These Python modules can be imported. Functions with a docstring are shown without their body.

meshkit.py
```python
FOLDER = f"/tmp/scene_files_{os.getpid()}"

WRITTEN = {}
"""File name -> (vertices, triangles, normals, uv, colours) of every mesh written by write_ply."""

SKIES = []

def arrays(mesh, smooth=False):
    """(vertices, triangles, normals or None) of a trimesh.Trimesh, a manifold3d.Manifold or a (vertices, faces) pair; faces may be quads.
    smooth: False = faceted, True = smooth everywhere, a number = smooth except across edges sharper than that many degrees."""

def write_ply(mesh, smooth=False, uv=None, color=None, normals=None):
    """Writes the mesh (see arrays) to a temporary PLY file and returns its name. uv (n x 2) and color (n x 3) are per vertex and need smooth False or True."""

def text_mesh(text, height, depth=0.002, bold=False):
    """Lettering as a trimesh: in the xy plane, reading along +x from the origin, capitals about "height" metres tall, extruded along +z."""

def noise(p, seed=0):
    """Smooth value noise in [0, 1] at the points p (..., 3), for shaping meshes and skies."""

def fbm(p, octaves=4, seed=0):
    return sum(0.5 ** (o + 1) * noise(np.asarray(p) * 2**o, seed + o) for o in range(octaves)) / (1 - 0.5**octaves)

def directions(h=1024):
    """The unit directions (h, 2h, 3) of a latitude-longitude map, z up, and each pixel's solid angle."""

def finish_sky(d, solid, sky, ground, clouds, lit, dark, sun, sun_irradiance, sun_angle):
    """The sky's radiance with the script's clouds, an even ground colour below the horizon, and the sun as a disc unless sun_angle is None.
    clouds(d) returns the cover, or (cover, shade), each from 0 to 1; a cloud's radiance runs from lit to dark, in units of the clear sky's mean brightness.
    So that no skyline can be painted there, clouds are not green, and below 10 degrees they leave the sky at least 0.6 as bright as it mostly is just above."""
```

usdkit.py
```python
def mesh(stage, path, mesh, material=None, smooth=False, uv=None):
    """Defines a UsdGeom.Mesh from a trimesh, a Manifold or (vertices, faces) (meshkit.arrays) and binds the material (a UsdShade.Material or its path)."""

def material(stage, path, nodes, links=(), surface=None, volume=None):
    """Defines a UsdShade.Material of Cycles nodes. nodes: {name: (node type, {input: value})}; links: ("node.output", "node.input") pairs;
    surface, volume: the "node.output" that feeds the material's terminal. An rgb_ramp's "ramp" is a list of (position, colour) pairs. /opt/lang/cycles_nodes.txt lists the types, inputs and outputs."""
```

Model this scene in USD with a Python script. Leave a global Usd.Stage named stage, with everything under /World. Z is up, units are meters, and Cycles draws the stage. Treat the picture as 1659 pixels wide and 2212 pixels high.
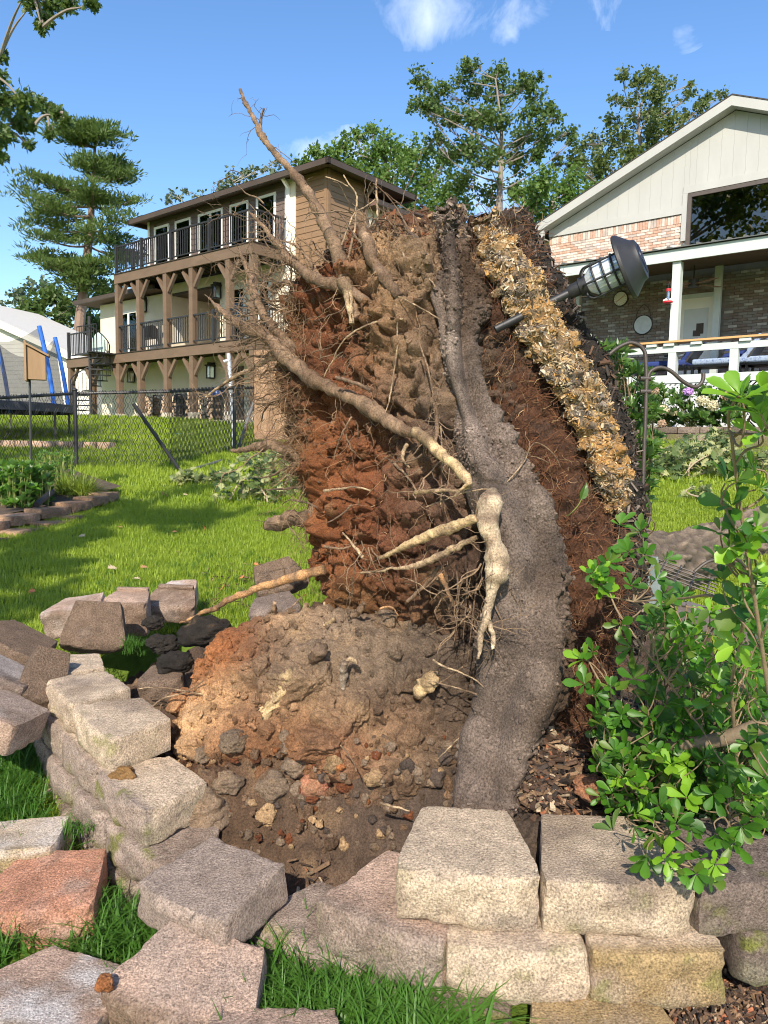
import math, random
import numpy as np
import trimesh, usdkit, meshkit
import manifold3d as m3
from scipy.interpolate import RBFInterpolator, PchipInterpolator
from pxr import Usd, UsdGeom, UsdLux, UsdShade, Gf, Sdf, Vt

rng = np.random.default_rng(7)
random.seed(7)
stage = Usd.Stage.CreateInMemory()
UsdGeom.SetStageUpAxis(stage, 'Z')
UsdGeom.SetStageMetersPerUnit(stage, 1.0)
UsdGeom.Xform.Define(stage, '/World')
UsdGeom.Scope.Define(stage, '/World/Looks')

# ---------------------------------------------------------------- camera, sky, sun, exposure
EYE = np.array([0.0, 0.0, 1.5])
PITCH, ROLL = math.radians(5.25), math.radians(1.0)
FPX, CX, CY = 1607.0, 829.5, 1106.0          # measuring grid of 1659 x 2212
EXPOSURE = 0.8
SKY_STRENGTH, SUN_INTENSITY = 0.10, 1.1
SUN_AZ, SUN_EL = math.radians(188.0), math.radians(38.0)   # azimuth measured from +y towards +x: sun behind the viewer, a little left
_f = np.array([0, math.cos(PITCH), -math.sin(PITCH)])
_r0, _u0 = np.array([1.0, 0, 0]), np.array([0, math.sin(PITCH), math.cos(PITCH)])
RIGHT = _r0 * math.cos(ROLL) + _u0 * math.sin(ROLL)
UP = -_r0 * math.sin(ROLL) + _u0 * math.cos(ROLL)
FWD = _f
cam = UsdGeom.Camera.Define(stage, '/World/camera')
M = np.eye(4)
M[0, :3], M[1, :3], M[2, :3], M[3, :3] = RIGHT, UP, -FWD, EYE
cam.AddTransformOp().Set(Gf.Matrix4d(*M.ravel().tolist()))
cam.CreateFocalLengthAttr(26.0)
cam.CreateHorizontalApertureAttr(26.0 * 1659 / FPX)
cam.CreateVerticalApertureAttr(26.0 * 2212 / FPX)
cam.CreateClippingRangeAttr((0.05, 3000.0))
cam.CreateExposureAttr(EXPOSURE)

SUN = np.array([math.sin(SUN_AZ) * math.cos(SUN_EL), math.cos(SUN_AZ) * math.cos(SUN_EL), math.sin(SUN_EL)])
sun = UsdLux.DistantLight.Define(stage, '/World/sun')
sun.CreateAngleAttr(0.53)
sun.CreateIntensityAttr(SUN_INTENSITY)
sun.CreateNormalizeAttr(True)
sun.CreateColorAttr(Gf.Vec3f(1.0, 0.90, 0.75))
_z = SUN
_x = np.cross([0, 0, 1], _z); _x /= np.linalg.norm(_x)
_y = np.cross(_z, _x)
S = np.eye(4); S[0, :3], S[1, :3], S[2, :3] = _x, _y, _z
sun.AddTransformOp().Set(Gf.Matrix4d(*S.ravel().tolist()))


def at(px, py, d):
    """World point seen at (px, py) of the measuring grid, d metres along the optical axis."""
    return EYE + FWD * d + RIGHT * ((px - CX) / FPX * d) - UP * ((py - CY) / FPX * d)


def ray(px, py):
    v = FWD + RIGHT * ((px - CX) / FPX) - UP * ((py - CY) / FPX)
    return v


def onz(px, py, z):
    v = ray(px, py)
    return EYE + v * ((z - EYE[2]) / v[2])


def w2m(w, d):
    return w / FPX * d


def pxof(p):
    q = np.asarray(p) - EYE
    d = q @ FWD
    return CX + (q @ RIGHT) / d * FPX, CY - (q @ UP) / d * FPX, d


# sky material on the dome
CLOUDS = [  # px, py, half width (rad), half height, weight
    (965, 25, 0.13, 0.040, 1.0), (905, 62, 0.06, 0.022, 0.75), (800, 335, 0.08, 0.035, 0.85), (690, 335, 0.06, 0.022, 0.85), (1010, 410, 0.10, 0.05, 0.8),
    (1370, 5, 0.07, 0.025, 0.6), (1480, 72, 0.026, 0.020, 0.7), (10, 650, 0.10, 0.03, 0.6)]
dome = UsdLux.DomeLight.Define(stage, '/World/sky')
dome.CreateIntensityAttr(1.0)
nodes = {'sky': ('sky_texture', {'sky_type': 'single_scattering', 'sun_disc': False, 'sun_elevation': SUN_EL, 'sun_rotation': SUN_AZ, 'altitude': 200.0, 'air_density': 1.0, 'aerosol_density': 0.9, 'ozone_density': 2.2}),
         'geo': ('texture_coordinate', {}),
         'cl': ('noise_texture', {'scale': 15.0, 'detail': 8.0, 'roughness': 0.6, 'distortion': 0.5}),
         }
links = [('geo.generated', 'cl.vector')]
prev = None
for k, (px, py, hw, hh, wt) in enumerate(CLOUDS):
    d = ray(px, py); d /= np.linalg.norm(d)
    rt = np.cross(d, [0, 0, 1]); rt /= np.linalg.norm(rt)
    up = np.cross(rt, d)
    nodes[f'a{k}'] = ('vector_math', {'math_type': 'dot_product', 'vector2': tuple(rt / hw)})
    nodes[f'b{k}'] = ('vector_math', {'math_type': 'dot_product', 'vector2': tuple(up / hh)})
    nodes[f'c{k}'] = ('vector_math', {'math_type': 'dot_product', 'vector2': tuple(d)})
    nodes[f'a2{k}'] = ('math', {'math_type': 'multiply'}); nodes[f'b2{k}'] = ('math', {'math_type': 'multiply'})
    nodes[f's{k}'] = ('math', {'math_type': 'add'})
    nodes[f'm{k}'] = ('map_range', {'from_min': 1.0, 'from_max': 0.0, 'to_min': 0.0, 'to_max': wt, 'clamp': True})
    nodes[f'f{k}'] = ('math', {'math_type': 'greater_than', 'value2': 0.2})
    nodes[f'g{k}'] = ('math', {'math_type': 'multiply'})
    links += [('geo.generated', f'a{k}.vector1'), ('geo.generated', f'b{k}.vector1'), ('geo.generated', f'c{k}.vector1'),
              (f'a{k}.value', f'a2{k}.value1'), (f'a{k}.value', f'a2{k}.value2'), (f'b{k}.value', f'b2{k}.value1'), (f'b{k}.value', f'b2{k}.value2'),
              (f'a2{k}.value', f's{k}.value1'), (f'b2{k}.value', f's{k}.value2'), (f's{k}.value', f'm{k}.value'),
              (f'c{k}.value', f'f{k}.value1'), (f'm{k}.result', f'g{k}.value1'), (f'f{k}.value', f'g{k}.value2')]
    if prev:
        nodes[f'x{k}'] = ('math', {'math_type': 'maximum'})
        links += [(prev, f'x{k}.value1'), (f'g{k}.value', f'x{k}.value2')]
        prev = f'x{k}.value'
    else:
        prev = f'g{k}.value'
nodes['nm'] = ('map_range', {'from_min': 0.34, 'from_max': 0.72, 'to_min': -0.9, 'to_max': 0.75, 'clamp': True})
nodes['sum'] = ('math', {'math_type': 'add'})
nodes['gate'] = ('map_range', {'from_min': 0.15, 'from_max': 1.45, 'to_min': 0.0, 'to_max': 0.5, 'clamp': True})
nodes['mx'] = ('mix_color', {'b': (8.5, 9.2, 10.2)})
nodes['tint'] = ('hsv', {'hue': 0.503, 'saturation': 1.18, 'value': 1.45})
links += [('cl.fac', 'nm.value'), ('nm.result', 'sum.value1'), (prev, 'sum.value2'), ('sum.value', 'gate.value')]
nodes['pos'] = ('math', {'math_type': 'greater_than', 'value2': 0.02})
nodes['cov'] = ('math', {'math_type': 'multiply'})
links += [(prev, 'pos.value1'), ('gate.result', 'cov.value1'), ('pos.value', 'cov.value2'), ('cov.value', 'mx.fac'), ('sky.color', 'tint.color'), ('tint.color', 'mx.a'), ('mx.result', 'bg.color')]
nodes['bg'] = ('background_shader', {'strength': SKY_STRENGTH})
sky_mat = usdkit.material(stage, '/World/Looks/sky_look', nodes, links, surface='bg.background')
UsdShade.MaterialBindingAPI.Apply(dome.GetPrim()).Bind(sky_mat)

# ---------------------------------------------------------------- helpers: naming, tagging
_used = {}


def numbered(parent, name):
    k = _used.get((parent, name), 0)
    _used[(parent, name)] = k + 1
    return f'{parent}/{name}' if k == 0 else f'{parent}/{name}_{k:03d}'


def pathof(parent):
    return '/World' if parent is None else str(parent.GetPath())


def tag(prim, label=None, cat=None, group=None, kind=None):
    for k, v in (('label', label), ('category', cat), ('group', group), ('kind', kind)):
        if v:
            prim.SetCustomDataByKey(k, v)
    return prim


def thing(name, label, cat, loc=(0, 0, 0), group=None):
    x = UsdGeom.Xform.Define(stage, numbered('/World', name))
    loc = [float(c) for c in loc]
    x.AddTranslateOp().Set(Gf.Vec3d(*loc))
    ORIGIN[str(x.GetPath())] = np.array(loc)
    return tag(x.GetPrim(), label, cat, group)


ORIGIN = {}


def origin(parent):
    if parent is None:
        return np.zeros(3)
    p = str(parent.GetPath())
    while p:
        if p in ORIGIN:
            return ORIGIN[p]
        p = p.rpartition('/')[0]
    return np.zeros(3)


def col_primvar(m, col):
    UsdGeom.PrimvarsAPI(m).CreatePrimvar('tint', Sdf.ValueTypeNames.Color3fArray, 'vertex').Set(Vt.Vec3fArray.FromNumpy(np.asarray(col, np.float32)))


def obj(name, mesh, mat, parent=None, smooth=False, label=None, cat=None, group=None, kind=None, col=None, world=True):
    """One Mesh prim under parent (points given in world space)."""
    if isinstance(mesh, MB):
        mesh = mesh.mesh()
    path = numbered(pathof(parent), name)
    if world and parent is not None:
        o = origin(parent)
        if np.abs(o).max() > 0:
            v, f, n = meshkit.arrays(mesh, False)
            mesh = (v - o, f)
    if isinstance(mesh, tuple):
        v, f = np.asarray(mesh[0], float), np.asarray(mesh[1], int)
        used = np.zeros(len(v), bool); used[f.ravel()] = True
        if not used.all():
            new = np.cumsum(used) - 1
            mesh = (v[used], new[f])
            col = None if col is None else np.asarray(col)[used]
    m = usdkit.mesh(stage, path, mesh, mat, smooth=smooth if col is None else bool(smooth))
    if col is not None:
        col_primvar(m, col)
    return tag(m.GetPrim(), label, cat, group, kind)


def copy_of(src, name, loc, rotz=0.0, label=None, group=None, scale=None, cat=None, rot=None):
    x = UsdGeom.Xform.Define(stage, numbered('/World', name))
    x.AddTranslateOp().Set(Gf.Vec3d(*[float(c) for c in loc]))
    if rot is not None:
        x.AddRotateXYZOp().Set(Gf.Vec3f(*[float(c) for c in rot]))
    else:
        x.AddRotateZOp().Set(float(math.degrees(rotz)))
    if scale is not None:
        x.AddScaleOp().Set(Gf.Vec3f(*([float(scale)] * 3 if np.ndim(scale) == 0 else [float(c) for c in scale])))
    p = x.GetPrim()
    p.GetReferences().AddInternalReference(src)
    p.SetInstanceable(True)
    return tag(p, label, cat, group)


# ---------------------------------------------------------------- helpers: shapes
def unit(v):
    v = np.asarray(v, float)
    return v / max(np.linalg.norm(v), 1e-12)


def frame(d, hint=(0, 0, 1)):
    d = unit(d)
    a = np.cross(hint, d)
    if np.linalg.norm(a) < 1e-4:
        a = np.cross((1, 0, 0), d)
    a = unit(a)
    return a, np.cross(d, a), d


class MB:
    """Collects shapes into one mesh."""
    def __init__(self):
        self.v, self.f, self.n = [], [], 0

    def add(self, v, f):
        v = np.asarray(v, float); f = np.asarray(f, int)
        if f.shape[1] == 4:
            f = np.vstack([f[:, [0, 1, 2]], f[:, [0, 2, 3]]])
        self.v.append(v); self.f.append(f + self.n); self.n += len(v)
        return self

    def box(self, c, size, ax=None):
        """Box at centre c, size along the three axes ax (rows)."""
        A = np.eye(3) if ax is None else np.asarray(ax, float)
        s = np.asarray(size, float) / 2
        q = np.array([[x, y, z] for x in (-1, 1) for y in (-1, 1) for z in (-1, 1)]) * s
        f = [[0, 1, 3, 2], [4, 6, 7, 5], [0, 4, 5, 1], [2, 3, 7, 6], [0, 2, 6, 4], [1, 5, 7, 3]]
        return self.add(np.asarray(c) + q @ A, f)

    def bar(self, a, b, w, h=None, up=(0, 0, 1)):
        """Rectangular bar from a to b; w sideways, h along up."""
        a, b = np.asarray(a, float), np.asarray(b, float)
        h = w if h is None else h
        d = unit(b - a)
        side = np.cross(d, up)
        if np.linalg.norm(side) < 1e-4:
            side = np.cross(d, (1, 0, 0))
        side = unit(side)
        u = np.cross(side, d)
        return self.box((a + b) / 2, (np.linalg.norm(b - a), w, h), [d, side, u])

    def tube(self, pts, r, n=6, cap=True):
        v, f = tube(pts, r, n, cap)
        return self.add(v, f)

    def prism(self, poly, o, e1, e2, e3, depth):
        """Polygon (2D, ccw) in the plane o + x e1 + y e2, extruded by depth along e3."""
        t = trimesh.creation.extrude_polygon(poly, 1.0, engine='earcut')
        q = t.vertices
        v = np.asarray(o) + q[:, :1] * np.asarray(e1) + q[:, 1:2] * np.asarray(e2) + q[:, 2:] * np.asarray(e3) * depth
        f = t.faces
        if np.dot(np.cross(e1, e2), e3) * depth < 0:
            f = f[:, ::-1]
        return self.add(v, f)

    def tm(self, t):
        return self.add(t.vertices, t.faces)

    def mesh(self):
        return np.vstack(self.v), np.vstack(self.f)


def tube(pts, r, n=6, cap=True, squash=None):
    pts = np.asarray(pts, float)
    k = len(pts)
    r = np.full(k, r) if np.ndim(r) == 0 else np.asarray(r, float)
    T = np.gradient(pts, axis=0)
    T /= np.maximum(np.linalg.norm(T, axis=1, keepdims=True), 1e-12)
    a, b, _ = frame(T[0])
    A = np.empty_like(pts)
    for i in range(k):
        a = a - T[i] * (a @ T[i])
        a = unit(a)
        A[i] = a
    B = np.cross(T, A)
    ang = np.arange(n) * 2 * np.pi / n
    v = pts[:, None] + r[:, None, None] * (np.cos(ang)[None, :, None] * A[:, None] + np.sin(ang)[None, :, None] * B[:, None])
    v = v.reshape(-1, 3)
    i, j = np.meshgrid(np.arange(k - 1), np.arange(n), indexing='ij')
    i, j = i.ravel(), j.ravel()
    j2 = (j + 1) % n
    f = np.stack([i * n + j, i * n + j2, (i + 1) * n + j2, (i + 1) * n + j], 1)
    f = np.vstack([f[:, [0, 1, 2]], f[:, [0, 2, 3]]])
    if cap:
        c0, c1 = len(v), len(v) + 1
        v = np.vstack([v, pts[:1], pts[-1:]])
        q = np.arange(n); q2 = (q + 1) % n
        f = np.vstack([f, np.stack([np.full(n, c0), q2, q], 1), np.stack([np.full(n, c1), (k - 1) * n + q, (k - 1) * n + q2], 1)])
    return v, f


def spline(pts, m):
    """Smooth curve through pts (k, c), m samples."""
    pts = np.asarray(pts, float)
    if len(pts) == 2:
        return pts[0] + (pts[1] - pts[0]) * np.linspace(0, 1, m)[:, None]
    s = np.concatenate([[0], np.cumsum(np.linalg.norm(np.diff(pts[:, :3], axis=0), axis=1) + 1e-9)])
    return PchipInterpolator(s, pts, axis=0)(np.linspace(0, s[-1], m)) if len(pts) < 3 else _cr(s, pts, m)


def _cr(s, pts, m):
    from scipy.interpolate import CubicSpline, Akima1DInterpolator
    return Akima1DInterpolator(s, pts, axis=0)(np.linspace(0, s[-1], m)) if len(pts) > 4 else PchipInterpolator(s, pts, axis=0)(np.linspace(0, s[-1], m))


fbm, noise = meshkit.fbm, meshkit.noise


def normals(v, f):
    n = np.zeros_like(v)
    fn = np.cross(v[f[:, 1]] - v[f[:, 0]], v[f[:, 2]] - v[f[:, 0]])
    for k in range(3):
        np.add.at(n, f[:, k], fn)
    return n / np.maximum(np.linalg.norm(n, axis=1, keepdims=True), 1e-12)


def clumps(p, scale, seed, sharp=1.0):
    """Lumpy noise: rounded clods with creases between, 0 to 1."""
    a = 1 - np.abs(2 * noise(p * scale, seed) - 1)
    b = 1 - np.abs(2 * noise(p * scale * 2.1 + 3.7, seed + 5) - 1)
    return 1 - (0.65 * a + 0.35 * b) ** sharp


# ---------------------------------------------------------------- materials
L = '/World/Looks/'
_mats = {}


def mat(name, c1, c2=None, scale=6.0, rough=0.7, bump=0.0, bscale=None, metallic=0.0, spec=0.5, c3=None, detail=5.0, stretch=None, rand=0.0, bdist=0.01, obj_space=True, speck=None):
    """Principled material: two or three colours mixed by noise, with bump and per-object tone changes."""
    if name in _mats:
        return _mats[name]
    c2 = c2 or c1
    ramp = [(0.3, c1), (0.7, c2)] if c3 is None else [(0.25, c1), (0.5, c2), (0.75, c3)]
    N = {'tc': ('texture_coordinate', {}), 'geo': ('geometry', {}), 'map': ('mapping', {'scale': tuple(stretch or (1, 1, 1))}),
         'n': ('noise_texture', {'scale': scale, 'detail': detail, 'roughness': 0.6}), 'r': ('rgb_ramp', {'ramp': ramp}),
         'p': ('principled_bsdf', {'roughness': rough, 'metallic': metallic, 'specular_ior_level': spec})}
    K = [('geo.position', 'map.vector'), ('map.vector', 'n.vector'), ('n.fac', 'r.fac')]
    out = 'r.color'
    if speck:
        N['sp'] = ('noise_texture', {'scale': speck[0], 'detail': 2.0, 'roughness': 0.7})
        N['spr'] = ('rgb_ramp', {'ramp': [(0.0, (1 - speck[1],) * 3), (0.5, (1, 1, 1)), (1.0, (1 + speck[1],) * 3)]})
        N['spm'] = ('mix_color', {'blend_type': 'multiply', 'fac': 1.0})
        N['spx'] = ('map_range', {'from_min': 0.3, 'from_max': 0.7, 'to_min': 0.0, 'to_max': 1.0})
        K += [('map.vector', 'sp.vector'), ('sp.fac', 'spx.value'), ('spx.result', 'spr.fac'), (out, 'spm.a'), ('spr.color', 'spm.b')]
        out = 'spm.result'
    if rand:
        N['oi'] = ('object_info', {}); N['rr'] = ('map_range', {'from_min': 0.0, 'from_max': 1.0, 'to_min': 1 - rand, 'to_max': 1 + rand})
        N['hs'] = ('hsv', {})
        K += [('oi.random', 'rr.value'), ('rr.result', 'hs.value'), (out, 'hs.color')]
        out = 'hs.color'
    K.append((out, 'p.base_color'))
    if bump:
        N['bn'] = ('noise_texture', {'scale': bscale or scale * 6, 'detail': 6.0, 'roughness': 0.65})
        N['b'] = ('bump', {'strength': bump, 'distance': bdist})
        K += [('map.vector', 'bn.vector'), ('bn.fac', 'b.height'), ('b.normal', 'p.normal')]
    m = _mats[name] = usdkit.material(stage, L + name, N, K, surface='p.BSDF')
    return m


def tint_mat(name, rough=0.9, bump=0.6, bscale=60.0, bdist=0.01, vary=0.25, vscale=120.0, spec=0.25, crack=0.0):
    """Material whose colour comes from the mesh's own tint, with fine grain."""
    N = {'at': ('attribute', {'attribute': 'tint'}), 'geo': ('geometry', {}), 'n': ('noise_texture', {'scale': vscale, 'detail': 4.0, 'roughness': 0.7}),
         'mr': ('map_range', {'from_min': 0.38, 'from_max': 0.62, 'to_min': 1 - vary, 'to_max': 1 + vary}), 'hs': ('hsv', {}),
         'bn': ('noise_texture', {'scale': bscale, 'detail': 8.0, 'roughness': 0.7}), 'b': ('bump', {'strength': bump, 'distance': bdist}),
         'p': ('principled_bsdf', {'roughness': rough, 'specular_ior_level': spec})}
    K = [('geo.position', 'n.vector'), ('geo.position', 'bn.vector'), ('n.fac', 'mr.value'), ('mr.result', 'hs.value'), ('at.color', 'hs.color'), ('hs.color', 'p.base_color'), ('b.normal', 'p.normal')]
    if crack:
        N['vo'] = ('voronoi_texture', {'feature': 'f1', 'scale': crack}); N['mm'] = ('math', {'math_type': 'multiply_add', 'value2': -0.8})
        K += [('geo.position', 'vo.vector'), ('vo.distance', 'mm.value1'), ('bn.fac', 'mm.value3'), ('mm.value', 'b.height')]
    else:
        K.append(('bn.fac', 'b.height'))
    return usdkit.material(stage, L + name, N, K, surface='p.BSDF')


def leaf_mat(name, c1, c2, under, trans, rough=0.35, scale=8.0, spec=0.5, tw=0.35):
    """Leaf: glossy top, paler underside, some light through."""
    N = {'geo': ('geometry', {}), 'n': ('noise_texture', {'scale': scale, 'detail': 2.0}), 'r': ('rgb_ramp', {'ramp': [(0.3, c1), (0.7, c2)]}),
         'mx': ('mix_color', {'b': under}), 'p': ('principled_bsdf', {'roughness': rough, 'specular_ior_level': spec}), 't': ('translucent_bsdf', {'color': trans}), 'm': ('mix_closure', {'fac': tw})}
    K = [('geo.position', 'n.vector'), ('n.fac', 'r.fac'), ('r.color', 'mx.a'), ('geo.backfacing', 'mx.fac'), ('mx.result', 'p.base_color'), ('p.BSDF', 'm.closure1'), ('t.BSDF', 'm.closure2')]
    m = _mats[name] = usdkit.material(stage, L + name, N, K, surface='m.closure')
    return m


def pane_mat(name, tint=(0.6, 0.65, 0.65), rough=0.0, base=0.25, shine=(0.95, 0.97, 1.0)):
    N = {'t': ('transparent_bsdf', {'color': tint}), 'g': ('glossy_bsdf', {'color': shine, 'roughness': rough}), 'fr': ('fresnel', {'IOR': 1.5}),
         'ad': ('math', {'math_type': 'add', 'value2': base, 'use_clamp': True}), 'm': ('mix_closure', {})}
    K = [('fr.fac', 'ad.value1'), ('ad.value', 'm.fac'), ('t.BSDF', 'm.closure1'), ('g.BSDF', 'm.closure2')]
    return usdkit.material(stage, L + name, N, K, surface='m.closure')
# ---------------------------------------------------------------- terrain
_pl = PchipInterpolator([-200, -10, 0, 2.5, 3.5, 5.9, 12, 14, 17, 25, 30, 45, 120, 400], [-3, -0.4, -0.05, 0.02, 0.12, 0.40, 1.0, 1.2, 1.42, 2.17, 2.35, 2.9, 5.0, 7])
_pr = PchipInterpolator([-200, -10, 0, 2.5, 5, 7, 10, 14.5, 20, 45, 120, 400], [-3, -0.4, -0.05, 0.03, 0.42, 0.72, 1.2, 1.64, 2.2, 3.2, 5.0, 7])
RING_C, RING_R = np.array([0.22, 3.55]), 1.62


def zg(x, y):
    x, y = np.asarray(x, float), np.asarray(y, float)
    w = np.clip((x / np.maximum(y, 1.0) + 0.12) / 0.35, 0, 1)
    w = w * w * (3 - 2 * w)
    return _pl(y) * (1 - w) + _pr(y) * w + 0.02 * (fbm(np.stack([x * 0.6, y * 0.6, 0 * x], -1), 3, 4) - 0.5) + 0.115 * np.exp(-((x - 0.62) / 0.85) ** 2 - ((y - 1.45) / 0.42) ** 2)


def inside(x, y):
    """1 inside the planter ring."""
    x, y = np.asarray(x, float), np.asarray(y, float)
    r = np.hypot((x - RING_C[0]) / 1.05, y - RING_C[1])
    return np.maximum(np.clip((RING_R - 0.1 - r) / 0.1, 0, 1), np.clip((0.62 - np.hypot(x + 1.25, y - 4.15)) / 0.12, 0, 1))


def ong(px, py, lift=0.0):
    v = ray(px, py)
    t = np.geomspace(0.8, 120, 60)
    for _ in range(3):
        P = EYE + v * t[:, None]
        below = P[:, 2] < zg(P[:, 0], P[:, 1]) + lift
        k = int(np.argmax(below)) if below.any() else len(t) - 1
        lo, hi = t[max(k - 1, 0)], t[k]
        t = np.linspace(lo, hi, 40)
    return EYE + v * hi


def grid_mesh(xs, ys, fz):
    X, Y = np.meshgrid(xs, ys, indexing='ij')
    Z = fz(X, Y)
    v = np.stack([X, Y, Z], -1).reshape(-1, 3)
    nx, ny = len(xs), len(ys)
    i, j = np.meshgrid(np.arange(nx - 1), np.arange(ny - 1), indexing='ij')
    a = (i * ny + j).ravel()
    return v, np.stack([a, a + ny, a + ny + 1, a + 1], 1)


xs = np.unique(np.concatenate([np.linspace(-400, -25, 26), np.linspace(-25, -6, 30), np.linspace(-6, 6, 121), np.linspace(6, 25, 30), np.linspace(25, 400, 26)]))
ys = np.unique(np.concatenate([np.linspace(-200, -6, 20), np.linspace(-6, 10, 150), np.linspace(10, 35, 90), np.linspace(35, 60, 20), np.linspace(60, 400, 20)]))
m_lawn = mat('lawn_soil', (0.06, 0.10, 0.016), (0.13, 0.20, 0.03), scale=3.0, rough=0.95, bump=0.8, bscale=70, c3=(0.10, 0.16, 0.025), bdist=0.03, spec=0.1)
obj('ground', grid_mesh(xs, ys, lambda X, Y: zg(X, Y) - 0.4 * inside(X, Y)), m_lawn, smooth=True, kind='structure')

# ---------------------------------------------------------------- houses share one direction
LD = np.array([-0.772, 0.636, 0.0])     # along the fronts, to the left and away
RD = -LD
ND = np.array([-0.636, -0.772, 0.0])    # fronts face this way
BD = -ND
ZD = np.array([0, 0, 1.0])

m_beam = mat('brown_paint', (0.125, 0.082, 0.052), (0.165, 0.108, 0.07), scale=1.5, rough=0.6, bump=0.15, bscale=40, stretch=(1, 1, 3))
m_brown2 = mat('dark_brown_paint', (0.055, 0.038, 0.028), (0.07, 0.05, 0.036), scale=2, rough=0.6)
m_siding = mat('lap_siding_paint', (0.20, 0.12, 0.064), (0.25, 0.152, 0.082), scale=1.2, rough=0.6, bump=0.15, bscale=50, stretch=(1, 1, 6))
m_siding_shaded = mat('eave_shaded_siding', (0.115, 0.085, 0.072), (0.145, 0.105, 0.09), scale=1.2, rough=0.6, bump=0.15, bscale=50)  # same siding, with the eave's shade mixed into its brown
m_cream = mat('cream_stucco', (0.62, 0.55, 0.43), (0.70, 0.63, 0.50), scale=0.9, rough=0.85, bump=0.25, bscale=90, c3=(0.66, 0.58, 0.46))
m_white = mat('white_trim', (0.70, 0.68, 0.62), (0.78, 0.76, 0.70), scale=2, rough=0.55)
m_black = mat('black_metal', (0.018, 0.018, 0.02), (0.028, 0.027, 0.027), scale=8, rough=0.45)
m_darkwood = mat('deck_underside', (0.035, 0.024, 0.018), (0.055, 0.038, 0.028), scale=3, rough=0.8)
m_shingle = mat('brown_shingles', (0.10, 0.055, 0.045), (0.20, 0.12, 0.10), scale=26, rough=0.9, bump=0.6, bscale=30, stretch=(1, 1, 2.2), detail=2)
m_pane = pane_mat('window_pane', (0.78, 0.82, 0.78), 0.01, 0.03, (0.85, 0.9, 0.85))
m_dark = mat('dark_interior', (0.02, 0.02, 0.02), (0.035, 0.033, 0.03), scale=2, rough=0.9)
m_curtain = mat('blinds', (0.42, 0.52, 0.44), (0.80, 0.82, 0.72), scale=9, rough=0.9, stretch=(1, 1, .04), detail=2)
m_concrete = mat('pale_concrete', (0.42, 0.37, 0.30), (0.52, 0.47, 0.39), scale=3, rough=0.9, bump=0.3, bscale=60)
m_lanternglass = pane_mat('lantern_glass', (0.75, 0.7, 0.55), 0.1, 0.15)


class Plane:
    """A wall plane: origin o at height 0, e1 along the wall, e3 outward."""
    def __init__(s, o, e1, e3):
        s.o, s.e1, s.e3 = np.array([o[0], o[1], 0.0]), np.asarray(e1, float), np.asarray(e3, float)

    def p(s, u, z, out=0.0):
        return s.o + s.e1 * u + ZD * z + s.e3 * out

    def slab(s, mb, u0, u1, z0, z1, out0, out1):
        c = s.p((u0 + u1) / 2, (z0 + z1) / 2, (out0 + out1) / 2)
        return mb.box(c, (abs(u1 - u0), abs(out1 - out0), z1 - z0), [s.e1, s.e3, ZD])

    def poly(s, mb, pts, out0, out1):
        q = np.asarray(pts, float)
        from shapely.geometry import Polygon
        return mb.prism(Polygon(q), s.p(0, 0, out0), s.e1, ZD, s.e3, out1 - out0)

    def hit(s, px, py):
        """(u, z) where the sight line through the measuring grid meets the plane."""
        v = ray(px, py)
        t = ((s.o - EYE) @ s.e3) / (v @ s.e3)
        q = EYE + v * t
        return float((q - s.o) @ s.e1), float(q[2])


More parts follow.
